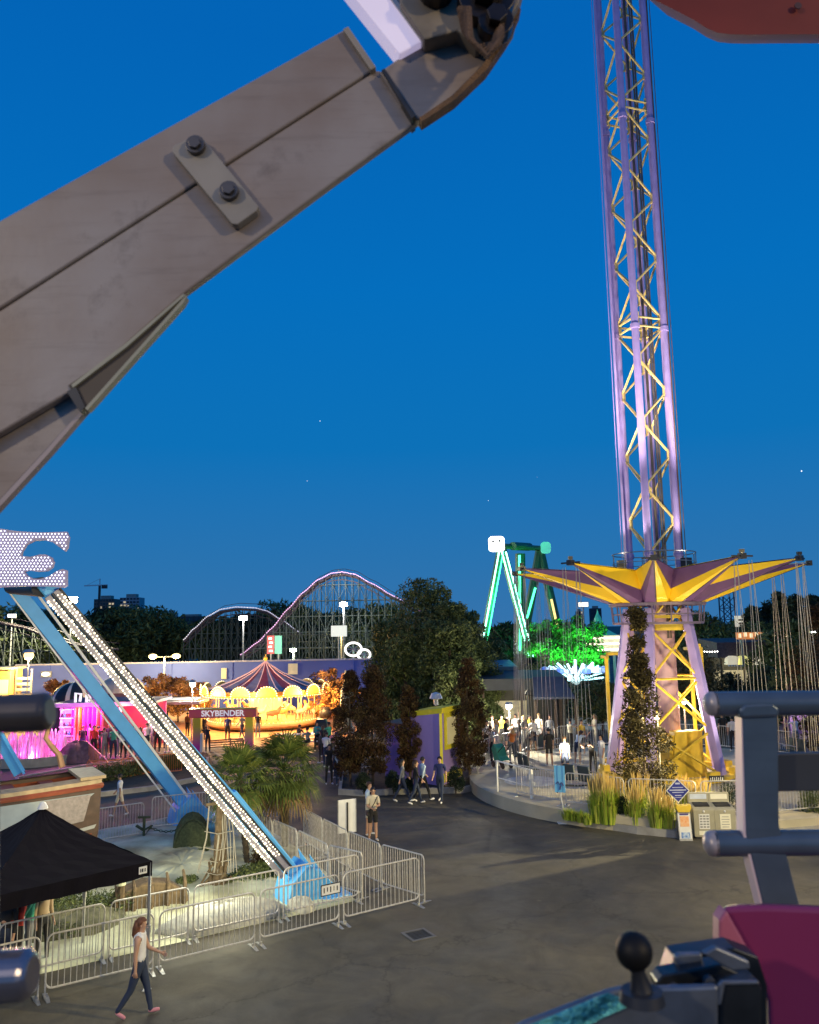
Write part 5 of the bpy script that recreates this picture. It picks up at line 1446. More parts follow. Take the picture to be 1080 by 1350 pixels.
# sand island dressing ------------------------------------------------
M_ROCK = mat('pale_rock', (.50, .50, .44), .9, var=.35, scale=3, bump=.7, bscale=12)
def rock(label, p, dims, seed, m=M_ROCK, rz=0.):
    t = thing('boulder', label, 'boulder', tuple(p), rz); rg = random.Random(seed); b = MB(); n = 22; rows = 12; vs = []
    for i in range(rows + 1):
        th = PI * i / rows * .98 + .01
        for k in range(n):
            ph = 2 * PI * k / n; u = 1 + .10 * math.sin(3 * ph + seed) * math.sin(2 * th) + .08 * math.sin(5 * ph + 2 * th + seed) + rg.uniform(-.03, .03)
            vs.append((dims[0] * math.sin(th) * math.cos(ph) * u, dims[1] * math.sin(th) * math.sin(ph) * u, max(-.05, dims[2] * math.cos(th) * u)))
    b.add(vs, [(i * n + k, (i + 1) * n + k, (i + 1) * n + (k + 1) % n, i * n + (k + 1) % n) for i in range(rows) for k in range(n)]); b.build('rock', m, t, smooth=True); return t
d1a = math.atan2(D1.y, D1.x)
rock('long low pale boulder lit behind the barricades at the foot of the lit leg', G(300, 1222) + D2 * .25, (1.55, .55, .48), 3, rz=d1a)
rock('small pale boulder right of the driftwood stump', G(402, 1203) + D2 * .2, (.35, .3, .3), 4)
rock('mossy boulder mound behind the inner barricades below the tent', G(110, 1240) + D2 * .5, (1.15, .6, .5), 5, mat('mossy_rock', (.15, .145, .085), .9, col2=(.06, .06, .035), scale=6, bump=.8), d1a)
M_TIMB = mat('weathered_timber', (.14, .095, .05), .9, var=.5, scale=10, bump=.6)
p = G(200, 1205); t = thing('wreck_timbers', 'curved brown timber wreck ribs and planks on the sand behind the barricades', 'timber wreck', tuple(p), d1a)
b = MB()
b.prism([(x, 0, z) for x, z in ((-1.0, 0), (.95, 0), (.85, .35), (.45, .62), (-.1, .72), (-.6, .6), (-.95, .3))], (0, .55, 0)); b.build('hull_side', M_TIMB, t, bevel=.04)
for k in range(5):
    b = MB(); x = -.85 + k * .4; b.path([(x, -.05, 0), (x, -.12, .3), (x + .03, -.02, .62), (x + .06, .25, .8)], [.05, .05, .045, .03], 6); b.build('rib', M_TIMB, t)
p = G(158, 1215); t = thing('timber_post', 'upright mooring post with pale top left of the timber wreck', 'post', tuple(p)); b = MB(); b.path([(0, 0, 0), (.02, 0, .6), (0, 0, 1.1)], [.1, .08, .09], 8); b.build('post', M_TIMB, t); b = MB(); b.tube((0, 0, .8), (0, 0, .9), .11, n=10); b.build('rope_band', M_SAND, t)
# wire cave
p = G(253, 1118); t = thing('mesh_cave', 'dark green ribbed cave-like dome at the foot of the far blue leg', 'grotto dome', tuple(p), R(15))
M_CAVE = mat('cave_green', (.06, .085, .045), .85, var=.5, scale=14, bump=.8)
b = MB(); n = 16; rows = 14; vs = []
for i in range(rows + 1):
    y = -.5 + 1.0 * i / rows; rr_ = .50 * (1 + .05 * (i % 2))
    for k in range(n + 1):
        a = PI * k / n; vs.append((rr_ * math.cos(a), y, 1.75 * rr_ * math.sin(a)))
b.add(vs, [(i * (n + 1) + k, i * (n + 1) + k + 1, (i + 1) * (n + 1) + k + 1, (i + 1) * (n + 1) + k) for i in range(rows) for k in range(n)])
b.add([vs[k] for k in range(n + 1)], [tuple(range(n + 1))]); b.build('shell', M_CAVE, t)
for i in range(6):
    b = MB(); y = -.5 + .2 * i; b.path([(.54 * math.cos(PI * k / 10), y, .95 * math.sin(PI * k / 10)) for k in range(11)], .035, 5); b.build('rib', M_CAVE, t)
p = G(236, 1108); t = thing('anchor_chain', 'dark iron anchor with heavy chain lying across the pale sand', 'anchor', tuple(p))
b = MB(); b.path([(-1.35, -.1, .5), (-1.1, -.1, .35), (-.85, -.1, .5), (-1.1, -.1, .15), (-1.1, -.1, .75)], .05, 6); b.path([(-1.3, -.1, .75), (-.9, -.1, .75)], .04, 6); b.build('anchor', M_CAVE, t)
b = MB()
for k in range(14):
    x = -.9 + k * .085; b.path([(x + .05 * math.cos(2 * PI * q / 8), -.1 + (.03 * math.sin(2 * PI * q / 8) if k % 2 else 0), .42 + (0 if k % 2 else .03 * math.sin(2 * PI * q / 8)) - .12 * math.sin(PI * k / 13)) for q in range(8)], .014, 4, closed=True)
b.build('chain', M_CAVE, t)
# wreck mast stump hung with rope
p = G(288, 1175); t = thing('mast_stump', 'rope-hung broken mast stump rising from dark driftwood on the sand', 'mast', tuple(p))
zt = AT(288, 1056, p.y).z
b = MB(); b.path([(0, 0, 0), (-.03, 0, zt * .5), (.02, 0, zt)], [.14, .11, .09], 9); b.tube((.16, .05, 0), (.12, .05, zt * .9), .05, n=6); b.bar((-.35, 0, zt * .96), (.35, 0, zt), .07, .07); b.build('mast', M_TIMB, t)
b = MB(); rg = random.Random(2)
for k in range(12):
    x = rg.uniform(-.3, .3); b.path([(x, 0, zt * .96), (x * 1.3 + .05, -.1, zt * .6), (x * 1.5 + rg.uniform(-.1, .1), -.15, zt * .2 + .05)], .012, 4)
for z in (.5, .8, 1.1, 1.5): b.path([(-.36, -.1, z), (0, -.16, z - .06), (.36, -.1, z)], .012, 4)
b.build('ropes', mat('grey_rope', (.28, .25, .20), .9), t)
b = MB(); rg = random.Random(9)
for k in range(26):
    a = rg.uniform(0, 2 * PI); r_ = rg.uniform(.1, .6); b.bar((r_ * math.cos(a), r_ * math.sin(a) * .6, 0), (r_ * .3 * math.cos(a + 1) + rg.uniform(-.3, .3), rg.uniform(-.2, .2), rg.uniform(.3, .9)), rg.uniform(.03, .08), .05)
b.build('driftwood', M_TIMB, t)
for i, (x, y, w_, h_, lm) in enumerate(((330, 1165, .55, .55, LG), (358, 1158, .5, .6, LG), (350, 1150, .45, .8, LR), (300, 1170, .35, .35, LG), (247, 1168, .3, .3, LG), (385, 1160, .4, .5, LG), (88, 1235, .6, .5, LG), (268, 1060 + 70, .2, .3, LG))):
    p = G(x, y); t = thing('low_shrub', ('low green shrub left of the driftwood palm', 'low green shrub under the lit leg', 'low reddish shrub under the lit leg', 'tiny green plant beside the mast stump', 'tiny green tuft on the sand', 'low green shrub beside the near blue foot', 'low green shrub beneath the tent edge', 'tiny tuft near the dark dome')[i], 'shrub', tuple(p), group='shrubs on the sand')
    foliage([(w_ * .5 * math.cos(a), w_ * .5 * math.sin(a), h_ * .45, w_ * .5) for a in np.arange(0, 6.2, .7)], 130, .05, 300 + i, lm, t, 'leaves', h_ / w_ * .7)

for i, (x, y) in enumerate(((70, 1236), (118, 1228), (150, 1222), (98, 1212))):
    p = G(x, y) + D2 * .5; t = thing('low_shrub', 'scrubby olive weeds on the mound under the tent edge, ' + ordn[i] + ' of four', 'shrub', tuple(p), group='weeds on the mound')
    foliage([(.3 * math.cos(a), .25 * math.sin(a), .42, .3) for a in np.arange(0, 6.2, 1.1)], 110, .05, 400 + i, LG, t, 'leaves', .8)
# ------------------------------------------------------------------ long blue wall
M_BW = mat('blue_wall_paint', (.10, .16, .58), .7, var=.2, scale=.3)
WY = 70.
pa, pb = AT(20, 879, WY), AT(600, 869, WY)
zt = AT(300, 873, WY).z
t = thing('blue_wall', 'long plain blue boundary wall with pale coping behind the carousel', 'wall', (pa.x, WY, 0))
L = pb.x - pa.x
b = MB(); b.box((L / 2, .15, zt / 2), (L, .3, zt)); b.build('wall', M_BW, t)
b = MB(); b.box((L / 2, .15, zt + .06), (L, .42, .12)); b.build('coping', mat('pale_coping', (.5, .5, .62), .6), t)
for x in np.arange(3, L, 5.2):
    b = MB(); b.box((x, -.05, zt / 2), (.12, .1, zt - .05)); b.build('pilaster', M_BW, t)
for x, y in ((295, 888), (386, 882)):
    q = AT(x, y, WY - .2)
    b = MB(); b.box((q.x - pa.x, -.1, q.z), (.8 if x == 386 else .45, .12, .9)); b.build('wall_plate', mat('cream_plate', (.6, .55, .38), .6, emit=(1, .85, .5), estr=.25, noemit=True), t)
q = AT(60, 889, WY - .3); tt = thing('wall_light', 'small oval lit lamp on the blue wall, left part', 'wall lamp', (q.x, q.y, q.z)); b = MB(); b.ball((0, 0, 0), .22, 10, sc=(1.6, .5, .8)); b.build('lamp_glass', glow('soft_white', (.85, 1, .8), 2.5), tt, smooth=True); b = MB(); b.box((0, .15, 0), (.9, .1, .5)); b.build('back_plate', M_STEEL, tt)
# things on top of the wall: strings of small lights and two white wheels
for i, (x, y, r_) in enumerate(((466, 856, .72), (480, 863, .55))):
    q = AT(x, y, 72); t = thing('ring_ornament', ('larger', 'smaller')[i] + ' white lit wheel ornament standing above the right end of the blue wall', 'wheel ornament', (q.x, 72, q.z), group='white wheels above the wall')
    b = MB(); b.path([(r_ * math.cos(a), 0, r_ * math.sin(a) * .8) for a in np.arange(0, 6.28, .35)], .1, 6, closed=True); b.build('rim', glow('wheel_white', (1, .93, .8), 1.6), t)
    b = MB()
    for a in (0, .8, 1.6, 2.4): b.tube((r_ * math.cos(a), 0, r_ * math.sin(a) * .8), (-r_ * math.cos(a), 0, -r_ * math.sin(a) * .8), .04, n=5)
    b.tube((0, .1, -q.z), (0, .1, 0), .08, n=6); b.build('spokes', M_STEEL, t)
# lit ochre kiosk and shutter far left
q = gpos(11, 64); t = thing('ochre_stall', 'yellow-lit stall at the far left before the blue wall', 'stall', q); z1 = hz(11, 882, 64); z0 = hz(11, 915, 64)
b = MB(); b.box((-1, 0, z1 / 2), (3.2, 2, z1)); b.build('stall_walls', mat('ochre', (.55, .36, .12), .7), t)
b = MB(); b.box((.0, -1.03, z1 * .62), (1.0, .05, 1.5)); b.build('window_pane', glow('warm_window', (1, .72, .2), 2.2), t)
b = MB(); b.box((-1, 0, z1 + .08), (3.6, 2.4, .16)); b.build('roof', M_CONC, t)
q = gpos(31, 63.5); t = thing('shutter', 'pale louvred shutter panel beside the yellow stall', 'shutter', q); b = MB()
for k in range(8): b.box((0, 0, .3 + k * (z1 - .6) / 8), (1.1, .1, .2))
b.build('louvres', M_CONC, t); b = MB(); b.box((-.6, .05, z1 / 2), (.1, .12, z1)); b.box((.6, .05, z1 / 2), (.1, .12, z1)); b.build('frame', M_STEEL, t)
# street lamps
globe_lamp(38, 864, 62, 0, 7500, (1, .66, .22), 'very bright yellow lamp post at the far left before the blue wall', r=.36, emi=3.2)
def dlamp(x, y, Y, power, col, label):
    p = AT(x, y, Y); t = thing('double_lamp', label, 'lamp post', (p.x, Y, 0)); h = p.z
    b = MB(); b.tube((0, 0, 0), (0, 0, h), .07, .05, n=8); b.bar((-.9, 0, h), (.9, 0, h), .07, .07); b.build('pole', M_STEEL, t)
    for s_ in (-1, 1):
        b = MB(); b.ball((s_ * .95, 0, h + .05), .3, 10, sc=(1.2, 1, .7)); b.build('lamp_bulb', glow('bulb_dbl', (1, .74, .30), 3.2), t, smooth=True)
        l = lamp('light', (s_ * .95, -.2, h - .35), power, col, .2); l.parent = t
dlamp(217, 866, 66, 1300, (1, .72, .28), 'double-headed yellow street lamp before the blue wall, left of the carousel')
globe_lamp(254, 902, 50, 0, 1200, WWHITE, 'white globe lamp post left above the painted entrance arch', r=.2, emi=2.5)
def flood(x, y, Y, power, col, label, r=.5, emi=25, base=0):
    p = AT(x, y, Y); t = thing('floodlight_mast', label, 'floodlight', (p.x, Y, base)); h = p.z - base
    b = MB(); b.tube((0, 0, 0), (0, 0, h), .14, .08, n=6); b.build('mast', M_CONC, t)
    b = MB(); b.box((0, 0, h), (r * 2, .3, r)); b.build('lamp_housing', M_STEEL, t)
    b = MB(); b.box((0, -.2, h), (r * 1.8, .08, r * .8)); b.build('lamp_glass', glow('flood_%.0f_%.0f' % (emi, col[2] * 10), col, emi), t)
    if power:
        l = lamp('light', (0, -.6, h), power, col, .3); l.parent = t
flood(95, 791, 125, 60000, (1, .92, .62), 'white floodlight mast rising above the trees right of the letter', .95, 30)
flood(16, 812, 125, 0, COOL, 'small white floodlight mast at the far left behind the blue leg', .6, 8)
flood(453, 797, 107, 3500, COOL, 'white floodlight mast in front of the big coaster hill', .55, 30)
flood(321, 815, 107, 2000, COOL, 'white floodlight mast in front of the small coaster hill', .55, 25)
flood(450, 828, 100, 3500, (1, .7, .25), 'amber floodlight with white panel before the coaster lattice', .5, 30)
flood(387, 857, 78, 900, (.85, 1, .7), 'greenish white lamp just above the blue wall before the coaster', .3, 20)
flood(769, 797, 140, 0, WWHITE, 'white multi-head light mast behind the green-lit trees', .9, 2)
flood(1071, 833, 55, 0, COOL, 'small white lamp among the trees at the far right', .14, 20)
flood(878, 847, 60, 0, WWHITE, 'small lamp right behind the tower legs', .12, 10)
# white panel in front of coaster
q = AT(447, 832, 98); t = thing('billboard', 'blank white lit panel high in front of the coaster lattice', 'billboard', (q.x, 98, 0)); b = MB(); b.box((0, 0, q.z), (1.9, .2, 1.3)); b.build('panel', glow('panel_lit', (.9, .85, .7), .8), t); b = MB(); b.tube((0, .1, 0), (0, .1, q.z), .15, n=6); b.build('post', M_STEEL, t)
for x, lab, c in ((357, 'narrow red lit upright sign left of the green one before the coaster', (.9, .12, .12)), (367, 'narrow green upright sign right of the red one before the coaster', (.2, .55, .4))):
    q = AT(x, 850, 80); t = thing('upright_sign', lab, 'sign', (q.x, 80, 0), group='upright signs above the wall'); b = MB(); b.box((0, 0, q.z), (.68, .2, 1.75)); b.build('sign_face', glow('sign_' + lab[7:10], c, .35), t)
    b = MB(); b.box((0, .15, q.z / 2), (.15, .1, q.z)); b.build('post', M_STEEL, t)
    if c[0] > .5:
        b = MB()
        for k in range(4): b.box((.04 * (-1) ** k, -.12, q.z - .6 + k * .4), (.34, .04, .2))
        b.build('lettering', glow('sign_letter', (1, .8, .75), 1.2), t)
# ------------------------------------------------------------------ wooden coaster
M_WOODC = mat('weathered_timber_frame', (.095, .11, .09), .85, var=.3, scale=.4)
M_TRK = mat('dark_track', (.08, .05, .06), .7)
def interp(P, x):
    for i in range(len(P) - 1):
        if P[i][0] <= x <= P[i + 1][0]:
            a = (x - P[i][0]) / (P[i + 1][0] - P[i][0]); a2 = a * a * (3 - 2 * a) * .35 + a * .65
            return P[i][1] * (1 - a2) + P[i + 1][1] * a2
    return P[0][1] if x < P[0][0] else P[-1][1]
def coaster(label, P, Y, step_px, glowc, ylev):
    x0, x1 = P[0][0], P[-1][0]
    base = AT(x0, 850, Y); t = thing('wooden_coaster', label, 'roller coaster', (base.x, Y, 0))
    bt, bs, bd, bl = MB(), MB(), MB(), MB()
    xs = np.arange(x0, x1 + .1, step_px / 4); top = []
    for x in xs:
        q = AT(x, interp(P, x), Y); top.append(Vector((q.x - base.x, 0, q.z)))
    for off in (0, 2.2):
        for dz in (0,):
            bt.path([p + Vector((0, off, dz)) for p in top], .2, 4)
    for p in top[::2]: bt.bar(p + Vector((0, -.3, 0)), p + Vector((0, 2.5, 0)), .15, .15)
    bt.path([p + Vector((0, -.3, -.75)) for p in top], .09, 4); bt.path([p + Vector((0, 2.5, .9)) for p in top], .05, 4)
    for i, p in enumerate(top):
        bl.ico(p + Vector((0, -.35, .3)), .10)
        if i: bl.bar(top[i - 1] + Vector((0, -.33, .28)), p + Vector((0, -.33, .28)), .04, .04)
    posts = top[::4]
    lv = 2.1
    for off in (-.4, 2.6):
        for i, p in enumerate(posts):
            bs.bar((p.x, off, 0), (p.x, off, p.z - .2), .085, .085, up=(0, 1, 0))
            if i:
                q = posts[i - 1]; z = lv; k = 0
                while z < max(p.z, q.z) - .4:
                    if z < min(p.z, q.z): bs.bar((q.x, off - .02, z), (p.x, off - .02, z), .07, .07)
                    z2 = z + lv
                    if z2 < min(p.z, q.z) + .8 and (i + k) % 2 == 0: bd.bar((q.x, off + .08, z), (p.x, off + .08, z2), .05, .05, up=(0, 1, 0))
                    elif z2 < min(p.z, q.z) + .8: bd.bar((p.x, off + .08, z), (q.x, off + .08, z2), .05, .05, up=(0, 1, 0))
                    z = z2; k += 1
    for p in posts[::2]:
        z = lv
        while z < p.z - .3: bs.bar((p.x, -.4, z), (p.x, 2.6, z), .09, .09); z += lv
        bd.bar((p.x, 2.6, min(p.z, 8)), (p.x, 6.5, 0), .1, .1)
    bt.build('track', M_TRK, t); bs.build('support_frame', M_WOODC, t); bd.build('diagonal_bracing', M_WOODC, t)
    tag(bl.build('track_lights', glowc, t), kind='stuff')
GL = glow('pinkish_track_lights', (.85, .45, .70), .8)
coaster('tall wooden coaster hill with pinkish lit track, right of the smaller hill', [(318, 866), (340, 850), (358, 832), (380, 806), (400, 784), (420, 767), (438, 758.5), (452, 757), (468, 760), (490, 772), (520, 789), (548, 806), (580, 822)], 110, 8.6, GL, 0)
coaster('smaller wooden coaster hill with curved lit track at the left', [(243, 846), (256, 832), (275, 815), (292, 806), (312, 803), (336, 804), (352, 808), (372, 820), (395, 836)], 116, 8.0, glow('whitish_track_lights', (.9, .8, .95), .6), 0)
coaster('low dark coaster stretch behind the yellow lamp at the far left', [(-40, 818), (0, 822), (30, 828), (60, 838), (100, 851), (150, 857)], 118, 12, glow('dim_lights', (.5, .4, .3), .03), 0)
# flat lattice run below the big hill
t = thing('coaster_fence', 'long level timber trestle run under the big coaster hill', 'trestle', (AT(350, 850, 106).x, 106, 0)); b = MB()
xa, xb = 0, AT(585, 850, 106).x - AT(350, 850, 106).x
for y in (836, 845, 854): z = hz(450, y, 106); b.bar((xa, 0, z), (xb, 0, z), .12, .12)
for x in np.arange(xa, xb, 1.9): b.bar((x, .1, 0), (x, .1, hz(450, 828, 106)), .13, .13, up=(0, 1, 0))
b.build('timbers', M_WOODC, t); b = MB()
for x in np.arange(xa, xb - 3, 3.8): b.bar((x, .2, .5), (x + 3.8, .2, hz(450, 836, 106)), .1, .1, up=(0, 1, 0))
b.build('braces', M_WOODC, t)
# ------------------------------------------------------------------ skyline blocks
def block(x0, x1, yt, Y, label, col, fl=14, cols=8, lit=.12, roofbox=True, group='towers on the skyline'):
    a, c = AT(x0, yt, Y), AT(x1, yt, Y); H = a.z
    t = thing('apartment_block', label, 'building', ((a.x + c.x) / 2, Y, 0), group=group); w_ = c.x - a.x; dp = w_ * .8
    b = MB(); b.box((0, dp / 2, H / 2), (w_, dp, H)); b.build('walls', mat('block_%s' % label[:9].replace(' ', '_'), col, .8, var=.15), t)
    if roofbox: b = MB(); b.box((0, dp / 2, H + H * .04), (w_ * .5, dp * .5, H * .08)); b.build('roof_house', M_CONC, t)
    rg = random.Random(int(x0)); wm = {}
    for i in range(fl):
        for j in range(cols):
            lt_ = rg.random() < lit
            if lt_ not in wm:
                b = MB(); b.box((0, 0, 0), (w_ / cols * .66, .2, H / fl * .5)); o = b.build('window', glow('lit_window', (1, .75, .4), .5) if lt_ else mat('dark_windows', (.04, .05, .07), .2), t); wm[lt_] = o.data
            else:
                o = bpy.data.objects.new('window', wm[lt_]); COL.objects.link(o); o.parent = t
            o.location = (-w_ / 2 + w_ * (j + .5) / cols, -.15, H * (i + .6) / fl)
block(124, 151, 790, 480, 'brown high-rise block under the tower crane', (.17, .13, .11), 13, 7)
block(158, 184, 788, 500, 'pale grey high-rise block right of the brown one', (.36, .38, .42), 14, 6)
block(228, 270, 813, 420, 'wide dark flat-roofed block between the trees and the small coaster hill', (.05, .055, .065), 4, 6, .02)
block(218, 232, 808, 430, 'narrow pale block attached left of the wide dark one', (.4, .42, .45), 6, 3)
block(760, 768, 806, 400, 'dark slim block left of the light mast behind the green trees', (.05, .06, .08), 8, 3)
block(779, 793, 802, 400, 'dark block right of the light mast above the white pavilion', (.04, .05, .07), 8, 4)
a = AT(129, 840, 470); q = AT(129, 772, 470)
t = thing('tower_crane', 'thin tower crane above the brown high-rise block', 'crane', (a.x, 470, 0)); b = MB(); b.bar((0, 0, 0), (0, 0, q.z), 1.1, 1.1, up=(0, 1, 0)); b.build('mast', M_DARK, t)
b = MB(); b.bar((-9, 0, q.z), (4.5, 0, q.z + .3), .7, .7); b.bar((0, 0, q.z), (0, 0, q.z + 4), .5, .5, up=(0, 1, 0)); b.tube((0, 0, q.z + 4), (-8, 0, q.z), .12, n=4); b.build('jib', M_WHITE, t); b = MB(); b.box((2.8, 0, q.z - .8), (3, 1.5, 2)); b.build('counterweight', M_DARK, t)
# telecom lattice tower
Y = 170; q = gpos(966, Y); H = hz(966, 775, Y); t = thing('lattice_mast', 'dark blue lattice radio mast rising behind the trees right of the canopy', 'radio mast', q)
b = MB(); w_ = 1.25
for s_ in (-1, 1):
    for r_ in (-1, 1): b.bar((s_ * w_, r_ * w_, 0), (s_ * w_ * .9, r_ * w_ * .9, H), .22, .22, up=(0, 1, 0))
b.build('legs', mat('navy_steel', (.02, .05, .10), .6), t); b = MB(); z = 0
while z < H - 2.4:
    for r_ in (-1, 1):
        b.bar((-w_, r_ * w_, z), (w_, r_ * w_, z + 2.4), .13, .13); b.bar((w_, r_ * w_, z), (-w_, r_ * w_, z + 2.4), .13, .13); b.bar((-w_, r_ * w_, z), (w_, r_ * w_, z), .15, .15)
    z += 2.4
b.build('bracing', mat('navy_steel', (.02, .05, .10), .6), t); b = MB(); b.box((0, 0, H), (2.9, 2.9, .3))
for s_ in (-1, 0, 1): b.box((s_ * 1.3, -1.4, H - 1), (.4, .3, 1.8))
b.build('antennas', M_WHITE, t)
# ------------------------------------------------------------------ carousel
CY = 58.; q = gpos(350, CY); cR = (AT(427, 910, CY).x - AT(273, 910, CY).x) / 2
ze = hz(350, 909, CY); zp = hz(347, 872, CY)
t = thing('carousel', 'glowing golden carousel with red and grey striped conical top before the blue wall', 'carousel', q)
prof_ = [(cR, ze + .12), (cR * .78, ze + (zp - ze) * .16), (cR * .52, ze + (zp - ze) * .36), (cR * .28, ze + (zp - ze) * .60), (cR * .1, ze + (zp - ze) * .85), (.02, zp)]
b = MB(); b.lathe(prof_, n=48, mf=lambda i, k: (k // 2) % 2); b.build('roof', [mat('carousel_red', (.26, .05, .07), .6), mat('carousel_grey', (.22, .22, .30), .6)], t)
b = MB()
for k in range(16):
    a = 2 * PI * k / 16; b.path([Vector((r_ * math.cos(a), r_ * math.sin(a), z + .03)) for r_, z in prof_], .035, 4)
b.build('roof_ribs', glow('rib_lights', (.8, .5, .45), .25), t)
b = MB(); b.tube((0, 0, zp - .1), (0, 0, zp + .5), .08, .02, n=6); b.ball((0, 0, zp + .2), .16, 8); b.build('finial', M_YELO, t)
M_GOLD = mat('gold_paint', (.65, .40, .10), .45, .2, var=.25, scale=6)
hb = .62
b = MB(); b.lathe([(cR * 1.0, ze - .28), (cR * 1.03, ze + .1), (cR * .98, ze + .14), (cR * .93, ze - .28)], n=48); b.build('rounding_board', M_GOLD, t)
for k in range(16):
    a = 2 * PI * (k + .5) / 16 - PI / 2; c = Vector((math.cos(a), math.sin(a), 0)); d = Vector((-math.sin(a), math.cos(a), 0)); ww = cR * .165
    P = [c * cR * 1.05 + d * (ww * math.cos(th)) + Vector((0, 0, ze - .15 + hb * max(0, math.sin(th)))) for th in np.linspace(0, PI, 9)]
    b = MB(); b.prism(P, c * .05); pn = b.build('shield', M_GOLD, t)
    b = MB()
    P2 = [c * cR * 1.075 + d * (ww * .97 * math.cos(th)) + Vector((0, 0, ze - .12 + hb * .95 * math.sin(th))) for th in np.linspace(0, PI, 13)]
    for p in P2: b.ico(p, .055)
    b.build('bulbs', glow('carousel_bulbs', (1, .78, .36), 2.8), pn)
b = MB()
for k in range(110): a = 2 * PI * k / 110; b.ico((cR * 1.045 * math.cos(a), cR * 1.045 * math.sin(a), ze - .27), .04)
for k in range(90): a = 2 * PI * k / 90; b.ico((cR * .96 * math.cos(a), cR * .96 * math.sin(a), .58), .03)
tag(b.build('rim_bulbs', glow('carousel_bulbs', (1, .78, .36), 2.8), t), kind='stuff')
b = MB(); b.lathe([(.01, .5), (cR * .95, .5), (cR * .97, .42), (cR * .97, .3), (cR * .9, .1), (.01, .1)], n=48); b.build('platform', mat('carousel_deck', (.35, .22, .12), .6), t)
b = MB(); b.lathe([(cR * .28, .5), (cR * .28, ze - .3)], n=12); b.lathe([(cR * .95, ze - .29), (.2, ze - .2)], n=32); b.build('drum', mat('gold_drum_glow', (.75, .55, .25), .3, .3, emit=(1, .50, .12), estr=1.3), t)  # emission on the drum stands in for golden bulb light
rg = random.Random(4)
for k in range(20):
    a = 2 * PI * k / 20; r_ = cR * (.62 if k % 2 else .84); c = Vector((r_ * math.cos(a), r_ * math.sin(a), 0)); d = Vector((-math.sin(a), math.cos(a), 0)); z = 1.0 + rg.uniform(-.1, .2)
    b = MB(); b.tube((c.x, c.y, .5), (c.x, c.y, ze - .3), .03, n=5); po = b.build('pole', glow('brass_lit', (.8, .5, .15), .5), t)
    b = MB(); b.ball(c + Vector((0, 0, z)), .2, 8, sc=(1, 1, 1)); b.path([c - d * .4 + Vector((0, 0, z)), c + Vector((0, 0, z + .03)), c + d * .36 + Vector((0, 0, z + .08)), c + d * .58 + Vector((0, 0, z + .42)), c + d * .78 + Vector((0, 0, z + .32))], [.12, .19, .16, .09, .05], 8)
    for s_ in (-.3, .3): b.tube(c + d * s_ + Vector((0, 0, z - .08)), c + d * (s_ * 1.3) + Vector((0, 0, z - .5)), .05, .03, n=5)
    b.build('horse', mat('horse_%d' % (k % 3), ((.6, .5, .4), (.35, .12, .06), (.6, .35, .12))[k % 3], .4), t)
for k in range(6):
    a = 2 * PI * k / 6 + .3; l = lamp('carousel_light', (cR * .6 * math.cos(a), cR * .6 * math.sin(a), ze - .6), 330, (1, .60, .18), .25); l.parent = t
for k in range(3):
    a = -PI / 2 + (k - 1) * .8; l = lamp('carousel_rim_light', (cR * 1.35 * math.cos(a), cR * 1.35 * math.sin(a), ze - .1), 1500, (1, .50, .15), .3); l.parent = t
# pale statue right of the carousel
q = gpos(455, 53); t = thing('statue', 'pale green robed statue lit warm at the right of the carousel, behind the copper trees', 'statue', q); zs = hz(455, 884, 53)
b = MB(); b.path([(0, 0, .3), (0, 0, zs * .4), (.05, 0, zs * .7), (.05, 0, zs * .82), (.08, 0, zs * .9), (.08, 0, zs)], [.42, .36, .3, .12, .17, .08], 10); b.path([(.2, 0, zs * .72), (.5, 0, zs * .62), (.55, 0, zs * .5)], [.12, .1, .06], 8); b.build('figure', mat('statue_green', (.45, .5, .35), .6, var=.3), t, smooth=True)
b = MB(); b.box((0, 0, .2), (1.1, 1.1, .4)); b.build('plinth', M_CONC, t)
# ------------------------------------------------------------------ painted entrance arch
pl, pr = G(262, 990), G(326, 992); ly = (pl.y + pr.y) / 2
t = thing('entrance_arch', 'painted entrance arch reading SKYBENDER, magenta beam on yellow-green pillars, before the carousel', 'arch', (pl.x, ly, 0))
W_ = pr.x - pl.x; zt_ = AT(290, 935, ly).z; zb_ = AT(290, 946, ly).z
def gradm(name, c0, c1, axis='Z', a=.0, b_=2.0):
    m = bpy.data.materials.new(name); m.use_nodes = True; n = m.node_tree; bs_ = n.nodes['Principled BSDF']; bs_.inputs['Roughness'].default_value = .5
    t_ = n.nodes.new('ShaderNodeTexCoord'); s_ = n.nodes.new('ShaderNodeSeparateXYZ'); mr = n.nodes.new('ShaderNodeMapRange'); mr.inputs[1].default_value = a; mr.inputs[2].default_value = b_
    r_ = n.nodes.new('ShaderNodeValToRGB'); r_.color_ramp.elements[0].color = (*c0, 1); r_.color_ramp.elements[1].color = (*c1, 1)
    n.links.new(t_.outputs['Object'], s_.inputs[0]); n.links.new(s_.outputs[axis], mr.inputs[0]); n.links.new(mr.outputs[0], r_.inputs[0]); n.links.new(r_.outputs[0], bs_.inputs['Base Color']); return m
M_PIL = gradm('printed_pillar_wrap', (.45, .02, .30), (.55, .50, .03), 'Z', .3, 1.4)
for x in (0, W_):
    b = MB(); b.box((x, .1, zb_ / 2), (.42, .42, zb_ - .01)); b.build('pillar', M_PIL, t, bevel=.02)
b = MB(); b.box((W_ / 2, .1, (zt_ + zb_) / 2), (W_ + .85, .5, zt_ - zb_)); b.build('beam', mat('magenta_beam', (.42, .04, .16), .5, col2=(.5, .12, .05), scale=1.5), t, bevel=.02)
text('lettering', 'SKYBENDER', .44, glow('letter_white', (.95, .85, .9), .35), t, (W_ / 2, -.165, (zt_ + zb_) / 2), (R(90), 0, 0), .01, 1.0, .012)
